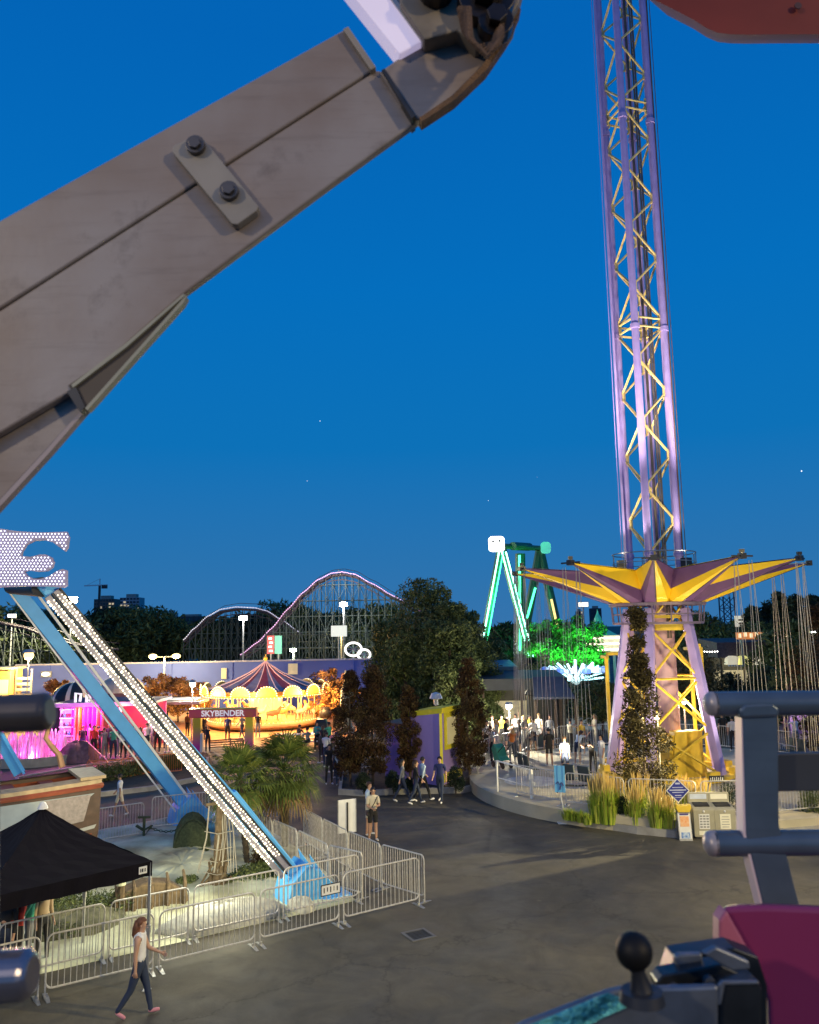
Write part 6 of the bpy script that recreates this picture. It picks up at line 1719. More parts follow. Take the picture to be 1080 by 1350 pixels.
b = MB(); b.box((W_ / 2, .1, zt_ + .03), (W_ + .9, .56, .06)); b.build('top_strip', mat('olive_strip', (.4, .36, .05), .5), t)
q = G(300, 990); t = thing('queue_rails', 'low tangled queue railing of brown and pale bars beneath the entrance arch', 'railing', q)
b = MB()
for x0, y0, x1, y1 in ((-1.0, 0, 1.0, .3), (-1.2, .8, .6, 1.2), (-.2, 1.6, 1.0, .4)): b.bar((x0, y0, .45), (x1, y1, .5), .07, .07); b.bar((x0, y0, .2), (x1, y1, .25), .05, .05); b.bar((x0, y0, 0), (x0, y0, .5), .06, .06); b.bar((x1, y1, 0), (x1, y1, .55), .06, .06)
b.build('rails', M_RUST, t); b = MB(); b.box((-1.5, -.2, .5), (.35, .3, 1.0)); b.build('control_box', M_WHITE, t)
# ------------------------------------------------------------------ pink draped booth
q = G(96, 1000) ; BY = 46.; z1 = AT(120, 930, BY).z
xa, xb = AT(78, 950, BY).x, AT(202, 950, BY + 1).x; t = thing('game_booth', 'open game booth with magenta and orange drapes, shelves of prizes and a lilac-edged dark roof', 'booth', (xa, BY, 0)); W_ = xb - xa
dcols = [mat('drape_magenta', (.60, .04, .36), .7), mat('drape_orange', (.65, .20, .05), .7), mat('drape_violet', (.45, .03, .55), .7)]
b = MB(); vs = []; n = 80; x0 = W_ * .14
for k in range(n + 1):
    x = x0 + (W_ * .36) * k / n; y = .18 * math.sin(k * .55); vs += [(x, y, .3), (x, y, z1 - .1)]
b.add(vs, [(2 * k, 2 * k + 2, 2 * k + 3, 2 * k + 1) for k in range(n)]); b.mi = [(0, 1, 1, 2, 2, 0, 1, 0)[(k * 8 // n) % 8] for k in range(n)]; b.build('front_drape', dcols, t)
b = MB(); b.box((W_ * .5, 3.4, z1 / 2), (W_, .1, z1 - .1)); b.build('back_wall', mat('booth_wall', (.35, .12, .06), .7, col2=(.4, .02, .2), scale=.5), t)
b = MB(); b.prism([(-.3, -.7, z1), (W_ + .3, -.2, z1), (W_ + .3, 3.6, z1), (-.3, 3.6, z1)], (0, 0, .16)); b.build('roof', mat('booth_roof', (.04, .035, .10), .6), t)
b = MB(); b.bar((-.35, -.75, z1 + .08), (W_ + .35, -.25, z1 + .08), .1, .22); b.build('fascia', mat('lilac_fascia', (.50, .25, .62), .5, emit=(.7, .3, 1), estr=.35, noemit=True), t)
b = MB()
for k in range(5): b.box((.45, .2, .5 + k * (z1 - .7) / 4), (.9, .35, .05))
for k in range(4): b.box((.45, .42, .6 + k * .6), (.9, .04, .5))
b.build('prize_shelf', M_WHITE, t)
rg = random.Random(1)
for k in range(24):
    b = MB(); c = (.1 + (k % 6) * .14, .15, .62 + (k // 6) * (z1 - .7) / 4); b.ball(c, .07, 7); b.ball((c[0], c[1], c[2] + .09), .05, 7); b.build('plush_prize', cloth(('brown', 'red', 'tan', 'black', 'teal')[k % 5]), t)
for k in range(4):
    b = MB(); b.box((.02 + W_ * k / 3.01, .3, z1 / 2 - .05), (.14, .14, z1 - .1)); b.build('post', M_WHITE, t)
# letters on roof
b = MB(); q_ = AT(97, 920, BY)
for k, (w2, h2) in enumerate(((.5, .5), (.35, .42), (.45, .55))):
    x = W_ * .2 + k * .62
    b.path([(x, -.3, z1 + .2), (x, -.3, z1 + .2 + h2), (x + w2 * .6, -.3, z1 + .2 + h2 * .9), (x + w2 * .5, -.3, z1 + .25)], .08, 5)
b.build('roof_letters', glow('roof_letter', (1, .85, .9), .9), t)
for k, (fx, pw, c) in enumerate(((.2, 260, (1, .1, .75)), (.33, 260, (1, .35, .2)), (.45, 230, (.8, .1, 1)), (.75, 200, (1, .35, .12)))):
    l = lamp('booth_light', (W_ * fx, -.6, z1 - .3), pw, c, .1); l.parent = t
l = lamp('booth_light', (W_ * .7, 1.6, z1 - .4), 300, (1, .3, .25), .2); l.parent = t
for fx, c in ((.35, (1, .35, .6)), (.75, (1, .5, .35))):  # extra spots added to brighten the crowd before the booth
    l = lamp('booth_light', (W_ * fx, -1.6, z1 - .1), 240, c, .1, 120, (W_ * fx, -7, 0)); l.parent = t
# striped dome
q = AT(95, 925, 52); t = thing('striped_dome', 'black and cream striped domed awning above the game booth', 'dome', (AT(98, 920, 52).x, 52, 0)); zr = hz(98, 925, 52); rr_ = (AT(126, 900, 52).x - AT(68, 900, 52).x) / 2; zt2 = hz(98, 899, 52)
b = MB(); b.lathe([(rr_ * math.cos(a), zr + (zt2 - zr) * math.sin(a)) for a in np.linspace(0, PI / 2 - .02, 9)], n=32, mf=lambda i, k: 0 if k % 4 == 0 else 1); b.build('dome_shell', [mat('cream_stripe', (.7, .65, .5), .5), M_BLACK], t)
b = MB(); b.lathe([(rr_ * .96, 0), (rr_ * .96, zr)], n=16); b.build('drum_wall', mat('booth_dark', (.10, .05, .09), .7), t)
q = AT(160, 905, 54); t = thing('shell_dome', 'pale scalloped dome roof half hidden behind the blue leg', 'dome', (q.x, 54, 0)); zr = hz(160, 912, 54)
b = MB(); b.lathe([(1.5 * math.cos(a), zr + 1.1 * math.sin(a)) for a in np.linspace(0, PI / 2 - .02, 7)], n=24); b.build('dome_shell', mat('pale_shell', (.5, .46, .38), .6), t); b = MB(); b.lathe([(1.4, 0), (1.4, zr)], n=12); b.build('drum_wall', mat('booth_dark', (.10, .05, .09), .7), t)
q = AT(225, 925, 50); t = thing('flat_canopy', 'pale grey flat canopy roof between the lit leg and the entrance arch', 'canopy', (q.x, 50, 0)); zr = hz(225, 927, 50)
b = MB(); b.box((0, 1, zr), (3.6, 2.4, .16)); b.box((0, 1, zr + .14), (3.2, 2, .12)); b.build('roof', M_CONC, t); b = MB()
for s_ in (-1, 1): b.box((s_ * 1.5, .2, zr / 2 - .1), (.18, .18, zr - .2)); b.box((s_ * 1.5, 1.9, zr / 2 - .1), (.18, .18, zr - .2))
b.build('posts', M_YELO, t)
# pink lit fountain
q = G(46, 1003); t = thing('fountain', 'fountain of glowing pink water jets behind the ship', 'fountain', (q.x, q.y, 0))
b = MB(); b.lathe([(2.5, 0), (2.5, .45), (2.3, .45), (2.3, .2), (.01, .2)], n=36); b.build('basin', M_CONC, t)
b = MB(); rg = random.Random(8)
M_JET = mat('water_jet', (.75, .6, .7), .25, var=.3, scale=6, emit=(1, .1, .55), estr=.25, noemit=True)
for k in range(90):
    a = rg.uniform(0, 2 * PI); r_ = rg.uniform(.2, 2.1); h_ = rg.uniform(.6, 1.5); x, y = r_ * math.cos(a), r_ * math.sin(a); o = rg.uniform(.05, .4); a2 = rg.uniform(0, 6.28)
    b.path([(x + o * u * math.cos(a2), y + o * u * math.sin(a2), .2 + h_ * (1 - (2 * u - 1) ** 2)) for u in np.linspace(0, 1, 7)], [.015, .02, .03, .045, .05, .05, .06], 4)
tag(b.build('water_jets', M_JET, t), kind='stuff')
foliage([(rg.uniform(-2, 2), rg.uniform(-2, 2), rg.uniform(.3, .9), .45) for _ in range(14)], 70, .035, 5, [M_JET, M_JET, M_JET], t, 'spray', kind='stuff')
for k in range(5):
    a = k * 1.256; l = lamp('fountain_light', (1.6 * math.cos(a), 1.6 * math.sin(a), 1.7 if k % 2 else .4), 110, ((1, .05, .45), (1, .15, .8), (.75, .15, 1))[k % 3], .1); l.parent = t
rock('dark pink-lit mound between the fountain and the booth crowd', G(102, 1004), (1.1, .7, 1.0), 8, mat('dark_mound', (.20, .11, .14), .9, var=.5, scale=4))
# ------------------------------------------------------------------ green pendulum ride
GY = 85.; t = thing('pendulum_ride', 'tall pendulum ride on two A-frames with glowing green and white legs', 'pendulum ride', gpos(690, GY))
ox = gpos(690, GY)[0]
def GP(x, y, Y=GY): p = AT(x, y, Y); return Vector((p.x - ox, Y - GY, p.z))
GLG = glow('green_tube', (.08, 1, .42), 3.2); GLW = glow('mint_tube', (.45, 1, .85), 5); GLD = mat('dark_green_steel', (.03, .10, .06), .5)
def leg_(a, c, r_, m, name='leg'):
    b = MB(); b.tube(a, c, r_, n=8); return b.build(name, m, t)
b = MB(); b.tube(GP(660, 725), GP(635, 862), .42, n=8); b.build('leg', GLD, t)
for off in (-.2, .25):
    b = MB(); b.bar(GP(660, 728) + Vector((off, -.4, 0)), GP(635.5, 862) + Vector((off, -.4, 0)), .12, .22, up=(0, 1, 0)); b.build('light_tube', GLW if off < 0 else GLG, t)
b = MB(); b.tube(GP(663, 725), GP(700, 866), .42, n=8); b.build('leg', GLD, t)
for off in (-.22, .2):
    b = MB(); b.bar(GP(664, 728) + Vector((off, -.4, 0)), GP(700, 866) + Vector((off, -.4, 0)), .12, .22, up=(0, 1, 0)); b.build('light_tube', GLW, t)
b = MB(); b.tube(GP(686, 730, GY + 3), GP(687, 862, GY + 3), .55, n=8); b.build('pendulum_arm', GLD, t); b = MB(); b.bar(GP(685, 732, GY + 2.3), GP(686, 858, GY + 2.3), .2, .4, up=(0, 1, 0)); b.build('light_tube', GLG, t)
for y0, x1, y1 in ((725, 690, 845), (725, 744, 866)):
    b = MB(); b.tube(GP(712, y0, GY + 6), GP(x1, y1, GY + 6), .5, n=8); b.build('leg', GLD, t)
b = MB(); b.bar(GP(727, 790, GY + 5.3), GP(743, 862, GY + 5.3), .2, .35, up=(0, 1, 0)); b.build('light_tube', glow('amber_green', (.9, .55, .2), 1.6), t)
b = MB(); b.bar(GP(706, 775, GY + 5.3), GP(695, 815, GY + 5.3), .2, .3, up=(0, 1, 0)); b.build('light_tube', GLG, t)
b = MB(); b.tube(GP(662, 720), GP(714, 723, GY + 6), .3, n=10); b.tube(GP(676, 720, GY + 1), GP(698, 721, GY + 5), .45, n=10); b.build('axle', GLD, t)
# head panels
def panel(c, w_, h_, m, m2, face):
    b = MB(); r_ = .35; P = []
    for sx_, sz, a0 in ((1, 1, 0), (-1, 1, 90), (-1, -1, 180), (1, -1, 270)):
        for k in range(4): a = R(a0 + 30 * k); P.append(c + Vector((sx_ * (w_ / 2 - r_) + r_ * math.cos(a), 0, sz * (h_ / 2 - r_) + r_ * math.sin(a))))
    b.prism(P, (0, .4, 0)); o = b.build('head_panel', m, t)
    if face:
        b = MB(); b.ball(c + Vector((-.38, -.05, .28)), .14, 8, sc=(1, .4, 1)); b.ball(c + Vector((.3, -.05, .3)), .14, 8, sc=(1, .4, 1)); b.box(c + Vector((0, -.03, -.5)), (.7, .06, .08)); b.build('vent_marks', M_DARK, o)
panel(GP(655, 717, GY - .8), 1.65, 1.6, glow('white_panel', (1, .96, 1), 4), None, True)
panel(GP(720, 722, GY + 5.0), 1.1, 1.3, glow('teal_panel', (.12, .6, .45), .6), None, False)
for x, y, pw in ((645, 790, 2200), (682, 800, 2600), (688, 850, 2000)):
    p = AT(x, y, GY - 2.5); lamp('green_glow', tuple(p), pw * .4, (.1, 1, .5), .6)
# ------------------------------------------------------------------ starburst ride of blue-white light
SY = 62.; q = AT(757, 893, SY); t = thing('starburst_ride', 'ride with a burst of blue-white lit arms behind the platform', 'flat ride', (q.x, SY, 0)); hq = q.z
b = MB(); b.tube((0, 0, 0), (0, 0, hq), .35, .2, n=10); b.build('column', M_STEEL, t)
for k in range(14):
    a = 2 * PI * k / 14; L = 1.9; d = Vector((math.cos(a), math.sin(a), 0)); b = MB(); b.bar(Vector((0, 0, hq - .1)) + d * .3, Vector((0, 0, hq + .75)) + d * L, .12, .22); ar = b.build('arm', M_WHITE, t)
    b = MB(); b.bar(Vector((0, 0, hq)) + d * .35, Vector((0, 0, hq + .85)) + d * L, .06, .08); b.build('light_strip', glow('cyan_strip', (.5, .95, 1), 3.0), ar)
    b = MB(); b.lathe([(.02, .32), (.3, .2), (.36, -.1), (.05, -.2)], tuple(Vector((0, 0, hq + .5)) + d * (L + .35)), 8); b.build('gondola', mat('gondola_%d' % (k % 2), ((.65, .7, .8), (.12, .2, .6))[k % 2], .4), t)

for k in range(11):
    a = R(8 + 164 * k / 10); L = 2.5 if k % 2 else 2.1; d = Vector((math.cos(a), 0, math.sin(a) * .62))
    b = MB(); b.bar(Vector((0, -.6, hq - .2)) + d * .25, Vector((0, -.6, hq - .2)) + d * L, .1, .16); ar = b.build('fan_arm', M_WHITE, t)
    b = MB(); b.bar(Vector((0, -.72, hq - .2)) + d * .3, Vector((0, -.72, hq - .2)) + d * L, .07, .12); b.build('light_strip', glow('cyan_strip', (.5, .95, 1), 3.0), ar)
b = MB(); b.ball((0, -.6, hq - .1), .42, 12); b.build('hub', glow('hub_white', (.6, .85, .85), .8), t, smooth=True)
lamp('starburst_light', (q.x, SY - 3.5, hq + 2.4), 1300, (.7, .9, 1), .3)
# white pavilion with teal peak
PY = 90.; q = gpos(795, PY); t = thing('white_pavilion', 'long white lit pavilion with a teal pointed roof left of the tower', 'pavilion', q)
w_ = (AT(820, 840, PY).x - AT(760, 840, PY).x); z1 = hz(790, 838, PY); z0 = hz(790, 860, PY)
b = MB(); b.box((0, 2, (z1 + z0) / 2), (w_, 4, (z1 - z0))); b.build('bulb_frieze', mat('frieze', (.7, .66, .5), .5, col2=(.35, .3, .2), scale=3, emit=(1, .88, .6), estr=.55, noemit=True), t)
b = MB(); rg = random.Random(2)
for k in range(90): b.ico((-w_ / 2 + w_ * (k % 30 + .5) / 30, -.1, z0 + (z1 - z0) * (.15 + .35 * (k // 30))), .11)
b.build('bulbs', glow('pavilion_bulbs', (1, .9, .65), 4), t)
b = MB()
for k in range(7): b.box((-w_ / 2 + .3 + (w_ - .6) * k / 6, .3, z0 / 2), (.25, .25, z0)); 
b.build('posts', M_WHITE, t)
zc_ = hz(790, 815, PY); cxx = AT(795, 840, PY).x - q[0]
b = MB(); b.lathe([(2.2, z1), (1.0, z1 + (zc_ - z1) * .35), (.45, z1 + (zc_ - z1) * .8), (.4, zc_), (.15, zc_ + .5), (.02, zc_ + 1.0)], (cxx, 2, 0), 8); b.build('teal_roof', mat('teal_roof', (.05, .38, .32), .5, emit=(.1, .8, .6), estr=.12, noemit=True), t)
# dark roofs beyond the platform
def shed(x0, x1, yt, yb, Y, label, rc_, wall=(.06, .06, .05), name='food_stall', gable=False, lit=0):
    a, c = AT(x0, yt, Y), AT(x1, yt, Y); z1 = a.z; z0 = hz((x0 + x1) / 2, yb, Y); t = thing(name, label, 'stall', (a.x, Y, 0)); w_ = c.x - a.x
    b = MB()
    if gable: b.prism([(0, 0, z0), (w_ * .95, 0, z0), (w_ * .82, 1.6, z1), (w_ * .12, 1.6, z1)], (0, 0, .12)); b.prism([(w_ * .12, 1.6, z1), (w_ * .82, 1.6, z1), (w_ * .95, 3.2, z0), (0, 3.2, z0)], (0, 0, .12))
    else: b.prism([(-.2, -.4, z0), (-.2, -.4, z1), (-.2, 3.6, z1 + .25), (-.2, 3.6, z0)], (w_ + .4, 0, 0))
    b.build('roof', rc_, t)
    b = MB(); b.box((w_ / 2, 3, z0 / 2 - .02), (w_ * .94, .2, z0 - .04)); b.build('back_wall', mat('shed_wall', wall, .8), t)
    for s_ in (.04, .5, .96): b = MB(); b.box((w_ * s_, .0, z0 / 2 - .02), (.14, .14, z0 - .04)); b.build('post', M_BARK, t)
    if lit:
        b = MB(); b.box((w_ * .5, 2.7, z0 * .55), (w_ * .7, .1, z0 * .35)); b.build('counter_display', mat('lit_display', (.4, .35, .2), .6, col2=(.1, .1, .08), scale=5, emit=(1, .85, .5), estr=.3, noemit=True), t)
        l = lamp('stall_light', (w_ * .5, 1.2, z0 - .35), lit, (1, .85, .55), .2); l.parent = t
    return t
shed(634, 677, 879, 890, 50, 'stall with pale teal flat roof behind the left edge of the platform', mat('teal_flat_roof', (.10, .22, .25), .6), lit=60)
shed(632, 742, 895, 909, 46, 'long low stall with dark flat roof behind the riders', mat('dark_roof', (.035, .04, .045), .7), lit=50)
shed(702, 760, 898, 922, 44, 'stall with dark blue-grey gabled roof behind the riders', mat('slate_roof', (.07, .08, .11), .7), gable=True)
shed(946, 1012, 847, 867, 62, 'food stall with dark tiled roof and lit yellow awnings, right of the tower', mat('tiled_roof', (.07, .055, .07), .8, var=.5, scale=8), lit=160, gable=False)
for i, (x, w_, c, e) in enumerate(((983, 1.2, (.75, .7, .2), 'wide yellow lit'), (1000, .8, (.75, .7, .5), 'narrow cream lit'), (1014, 1.0, (.8, .75, .7), 'white lit'), (968, 1.0, (.55, .5, .35), 'dim striped'))):
    q = AT(x, 871, 61); t = thing('awning', e + ' scalloped awning on the food stall right of the tower', 'awning', tuple(q), group='lit awnings')
    b = MB(); b.prism([(-w_ / 2, 0, -.3), (w_ / 2, 0, -.3), (w_ * .4, 0, .2), (w_ * .15, 0, .34), (-w_ * .15, 0, .34), (-w_ * .4, 0, .2)], (0, .7, 0)); b.build('awning_cloth', mat('awn_%d' % i, c, .6, emit=c, estr=.9, noemit=True), t)
    b = MB()
    for k in range(5): b.box((-w_ * .4 + k * w_ * .2, -.02, -.36), (w_ * .12, .03, .12))
    b.build('fringe', M_WHITE, t)
q = AT(996, 838, 60); t = thing('rooftop_sign', 'orange lit lettered sign strip along the roof edge right of the tower', 'sign', tuple(q)); b = MB()
b.box((-.4, 0, 0), (2.0, .2, .5)); b.build('orange_board', mat('orange_board', (.6, .2, .06), .6, emit=(1, .35, .1), estr=.5, noemit=True), t)
b = MB()
for k in range(9): b.box((-1.2 + k * .42, -.14, .02 + .08 * (k % 2)), (.2, .05, .3))
b.build('letter_shapes', glow('roof_sign_letters', (1, .8, .45), 1.1), t); b = MB(); b.box((1.3, .05, -.3), (4.6, .1, .06)); b.box((-1, .1, -1.2), (.12, .1, 1.8)); b.box((1.2, .1, -1.2), (.12, .1, 1.8)); b.build('support', M_STEEL, t)
q = AT(981, 819, 75); t = thing('pole_sign', 'lit cream rectangular sign on a green pole right of the tower', 'sign', (q.x, 75, 0)); b = MB(); b.box((0, 0, q.z), (1.6, .25, 1.0)); b.build('sign_box', glow('cream_sign', (.95, .85, .6), .6), t)
b = MB()
for k, (x, z, w2) in enumerate(((-.3, .12, .5), (.3, .12, .45), (0, -.18, 1.0))): b.box((x, -.14, q.z + z), (w2, .04, .16))
b.build('lettering', mat('brown_letters', (.25, .12, .05), .6), t); b = MB(); b.tube((0, .1, 0), (0, .1, q.z - .5), .2, n=8); b.build('pole', mat('green_pole', (.1, .3, .15), .5), t)
# string of bulbs to the right of the portal frame
q0, q1 = AT(906, 852, 50), AT(948, 857, 50); t = thing('light_string', 'short sagging string of white bulbs right of the portal frame', 'string lights', tuple(q0)); d = q1 - q0; b = MB(); b.path([d * u + Vector((0, 0, -.12 * math.sin(PI * u))) for u in np.linspace(0, 1, 9)], .015, 4); b.build('cable', M_DARK, t); b = MB()
for u in np.linspace(.05, .95, 12): b.ico(d * u + Vector((0, 0, -.12 * math.sin(PI * u) - .08)), .06)
b.build('bulbs', glow('string_bulbs', (1, .95, .85), 4), t)
# grey slab behind handrail, purple stall at right
q = gpos(1052, 50); t = thing('purple_stall', 'small purple lit stall seen between handrail and platform at the right', 'stall', q); zt = hz(1052, 940, 50); b = MB(); b.box((0, 0, zt / 2), (2.0, 1.5, zt)); b.build('walls', mat('lilac_wall', (.4, .25, .5), .6), t); b = MB(); b.box((0, 0, zt + .06), (2.3, 1.8, .12)); b.build('roof', M_WHITE, t)
l = lamp('stall_light', (-.5, -1.6, zt + .2), 90, (1, .75, 1), .1); l.parent = t
# stars
for i, (x, y, r_) in enumerate(((422, 555, .8), (405, 634, .6), (1057, 621, 1.4), (644, 660, .6), (708, 629, .4))):
    p = AT(x, y, 1500); b = MB(); b.ball((0, 0, 0), r_, 6); o = b.build('star', glow('star', (.9, .95, 1), 1.5), None); o.location = p; tag(o, 'tiny star, %s' % ('upper one of two left of centre', 'lower one of two left of centre', 'brightest, at the far right', 'just above the green ride', 'right of the one above the green ride')[i], 'star', 'stars in the sky')
# ------------------------------------------------------------------ near things: the wheel cabin we sit in
M_BEAM = mat('beam_paint', (.30, .27, .26), .42, var=.22, scale=4, col2=(.23, .18, .15), bump=.03, bscale=30, spec=.4)
M_BEAM2 = mat('beam_rust', (.18, .10, .05), .7, var=.5, scale=25, bump=.5)
M_BOLT = mat('bolt_steel', (.12, .11, .11), .4, .6)
M_NAVY = mat('dark_blue_steel', (.095, .135, .18), .28, .35, var=.2, scale=14)
M_TUBE = mat('worn_grey_tube', (.13, .13, .145), .28, .6, var=.3, scale=10)
BYd = 1.5
def plate(b, pts, Y, th, m=0, m2=None): b.prism([AT(x, y, Y) for x, y in pts], (0, th, 0), m, m2)
def weather(m, col, dark, rust, ang):
    n = m.node_tree; b_ = n.nodes['Principled BSDF']; L = n.links.new; src = b_.inputs['Base Color'].links[0].from_socket
    t_ = n.nodes.new('ShaderNodeTexCoord'); mp = n.nodes.new('ShaderNodeMapping'); mp.inputs['Rotation'].default_value = (0, ang, 0); mp.inputs['Scale'].default_value = (3, 3, 40)
    L(t_.outputs['Object'], mp.inputs[0])
    def layer(src, vec, sc, lo, hi, c, f, det=8):
        k = n.nodes.new('ShaderNodeTexNoise'); k.inputs['Scale'].default_value = sc; k.inputs['Detail'].default_value = det; k.inputs['Roughness'].default_value = .7; L(vec, k.inputs['Vector'])
        r_ = n.nodes.new('ShaderNodeMapRange'); r_.inputs[1].default_value = lo; r_.inputs[2].default_value = hi; r_.inputs[4].default_value = f; L(k.outputs['Fac'], r_.inputs[0])
        x = n.nodes.new('ShaderNodeMix'); x.data_type = 'RGBA'; x.inputs[7].default_value = (*c, 1); L(r_.outputs[0], x.inputs[0]); L(src, x.inputs[6]); return x.outputs[2]
    o = layer(src, mp.outputs[0], 1.0, .52, .72, dark, .3)
    o = layer(o, t_.outputs['Object'], 7, .58, .72, dark, .45)
    o = layer(o, t_.outputs['Object'], 16, .66, .72, rust, .8)
    o = layer(o, t_.outputs['Object'], 90, .66, .75, col, .2, 3)
    L(o, b_.inputs['Base Color'])
weather(M_BEAM, (.30, .28, .26), (.085, .065, .055), (.10, .045, .02), R(-29))
weather(M_NAVY, (.34, .36, .38), (.05, .07, .09), (.12, .06, .03), R(90))
beam = thing('wheel_beam', 'large grey-brown steel double beam of the wheel crossing the upper left corner', 'steel beam', tuple(AT(200, 250, BYd)))
b = MB(); plate(b, [(-160, 379), (458, 36), (495, 90), (-160, 508)], BYd, .025); b.build('upper_channel', M_BEAM, beam, bevel=.004, world=True)
b = MB(); plate(b, [(-160, 511), (496, 92), (520, 96), (556, 156), (440, 240), (245, 385), (100, 512), (-160, 664)], BYd + .004, .022); b.build('lower_channel', M_BEAM, beam, bevel=.004, world=True)
b = MB(); plate(b, [(500, 94), (522, 78), (600, 30), (690, -40), (684, 12), (668, 48), (640, 88), (600, 128), (556, 158), (540, 152)], BYd - .012, .03); b.build('curved_end', M_BEAM, beam, bevel=.006, world=True)
b = MB(); plate(b, [(556, 160), (600, 131), (642, 91), (670, 50), (687, 12), (683, 9), (664, 46), (636, 86), (597, 125), (553, 155)], BYd - .022, .03); b.build('rusty_rim', M_BEAM2, beam, world=True)
b = MB(); plate(b, [(-160, 640), (103, 510), (112, 541), (-160, 834)], BYd + .03, .02); b.build('rear_brace', M_BEAM, beam, bevel=.004, world=True)
b = MB(); plate(b, [(90, 508), (165, 456), (242, 390), (240, 397), (112, 540)], BYd + .002, .02); b.build('lower_flange', mat('brown_flange', (.09, .07, .05), .6, var=.3, scale=9), beam, world=True)
b = MB(); plate(b, [(112, 538), (238, 397), (244, 388), (246, 391), (241, 400), (115, 541)], BYd - .002, .02); plate(b, [(94, 507), (165, 453), (242, 387), (243, 390), (166, 458), (96, 511)], BYd - .004, .01); b.build('flange_edges', mat('pale_edge', (.34, .34, .26), .5), beam, world=True)
b = MB(); plate(b, [(88, 516), (100, 510), (112, 536), (106, 544)], BYd - .003, .03); b.build('shadow_gap_plate', M_DARK, beam, world=True)
b = MB(); plate(b, [(-160, 831), (60, 594), (110, 538), (114, 540), (64, 598), (-160, 842)], BYd + .02, .02); b.build('brace_lip', mat('pinkish_lip', (.36, .30, .30), .4), beam, world=True)
# end cap of the upper channel and welded seam
b = MB(); plate(b, [(452, 38), (459, 34), (496, 88), (489, 92)], BYd - .012, .03); b.build('end_cap', mat('cap_paint', (.34, .30, .25), .5), beam, bevel=.002, world=True)
b = MB(); plate(b, [(503, 92), (507, 90), (548, 152), (543, 156)], BYd - .018, .05); b.build('weld_seam', M_DARK, beam, world=True)
# bracket strap
b = MB(); plate(b, [(228, 192), (259, 177), (266, 180), (341, 272), (338, 278), (313, 296), (306, 295), (227, 200)], BYd - .02, .022); st = b.build('strap_plate', mat('strap_paint', (.30, .275, .24), .5, var=.2, scale=12), beam, bevel=.002, world=True)
for (x, y) in ((259, 194), (303, 254)):
    c = AT(x, y, BYd - .02); b = MB(); b.tube(c, c - Vector((0, .012, 0)), .019, n=20); b.tube(c - Vector((0, .012, 0)), c - Vector((0, .019, 0)), .013, n=6)
    b.build('bolt', M_BOLT, st, bevel=.001, world=True)
# pivot casting and wiring at the top
b = MB(); plate(b, [(520, -60), (700, -60), (684, 5), (660, 40), (630, 60), (604, 40), (560, 52), (528, 4)], BYd - .05, .1); b.build('pivot_casting', mat('pivot_paint', (.26, .22, .17), .6, var=.4, scale=14), beam, bevel=.004, world=True)
for (x, y, r_) in ((575, -8, .035), (640, 5, .058), (652, 40, .035)):
    c = AT(x, y, BYd - .05); b = MB(); b.tube(c, c - Vector((0, .03, 0)), r_, n=20); b.tube(c - Vector((0, .03, 0)), c - Vector((0, .05, 0)), r_ * .6, n=6); b.build('pivot_bolt', mat('greasy_steel', (.03, .022, .02), .35, .4, var=.5, scale=20), beam, bevel=.002, world=True)
b = MB(); rg = random.Random(3)
for k in range(5): b.path([AT(x, y, BYd - .08 - .01 * k) for x, y in ((606 + 3 * k, 10), (612 + 2 * k, 40 + 3 * k), (630 + 3 * k, 62 + 3 * k), (648 + 2 * k, 58), (662, 30 + 4 * k))], .006, 6)
b.build('cable_loop', M_BEAM2, beam, world=True)
# light strip
ls = thing('light_strip', 'white lit light strip meeting the beam at the top edge of the picture', 'lamp', tuple(AT(520, 30, BYd - .02)))
b = MB(); plate(b, [(430, -50), (480, -50), (557, 54), (527, 71)], BYd - .03, .05); b.build('diffuser', mat('strip_diffuser', (.75, .7, .72), .4, emit=(.72, .62, .95), estr=.45), ls, bevel=.003, world=True)
b = MB(); plate(b, [(480, -50), (487, -50), (561, 52), (557, 55)], BYd - .035, .06); b.build('casing', M_STEEL, ls, world=True)
# red cabin shell, upper right
rc2 = thing('red_cabin_shell', 'dark red underside of the cabin roof at the upper right corner', 'cabin shell', tuple(AT(960, 20, 2.0)))
b = MB(); rows = [(2.0, 0), (2.04, 6), (2.15, 10), (2.5, 12), (2.9, 8)]
outl = [(825, -60), (850, 0), (880, 14), (915, 32), (932, 43), (946, 49), (962, 51), (985, 51.5), (1030, 51), (1090, 51), (1180, 48), (1180, -60)]
vs = [AT(x, y + (o if y > 0 else 0) - 6, Y) for Y, o in rows for x, y in outl]; n = len(outl)
b.add(vs, [(i * n + k, i * n + (k + 1) % n, (i + 1) * n + (k + 1) % n, (i + 1) * n + k) for i in range(len(rows) - 1) for k in range(n)] + [tuple(range(n))[::-1]])
b.build('shell', mat('dark_red_gelcoat', (.20, .035, .025), .5, var=.3, scale=3, spec=.25), rc2, world=True, smooth=True)
b = MB(); c = AT(1052, 8, 1.99); b.tube(c, c - Vector((0, .003, 0)), .010, n=12); b.build('screw', mat('dark_red_screw', (.06, .015, .015), .5), rc2, world=True)
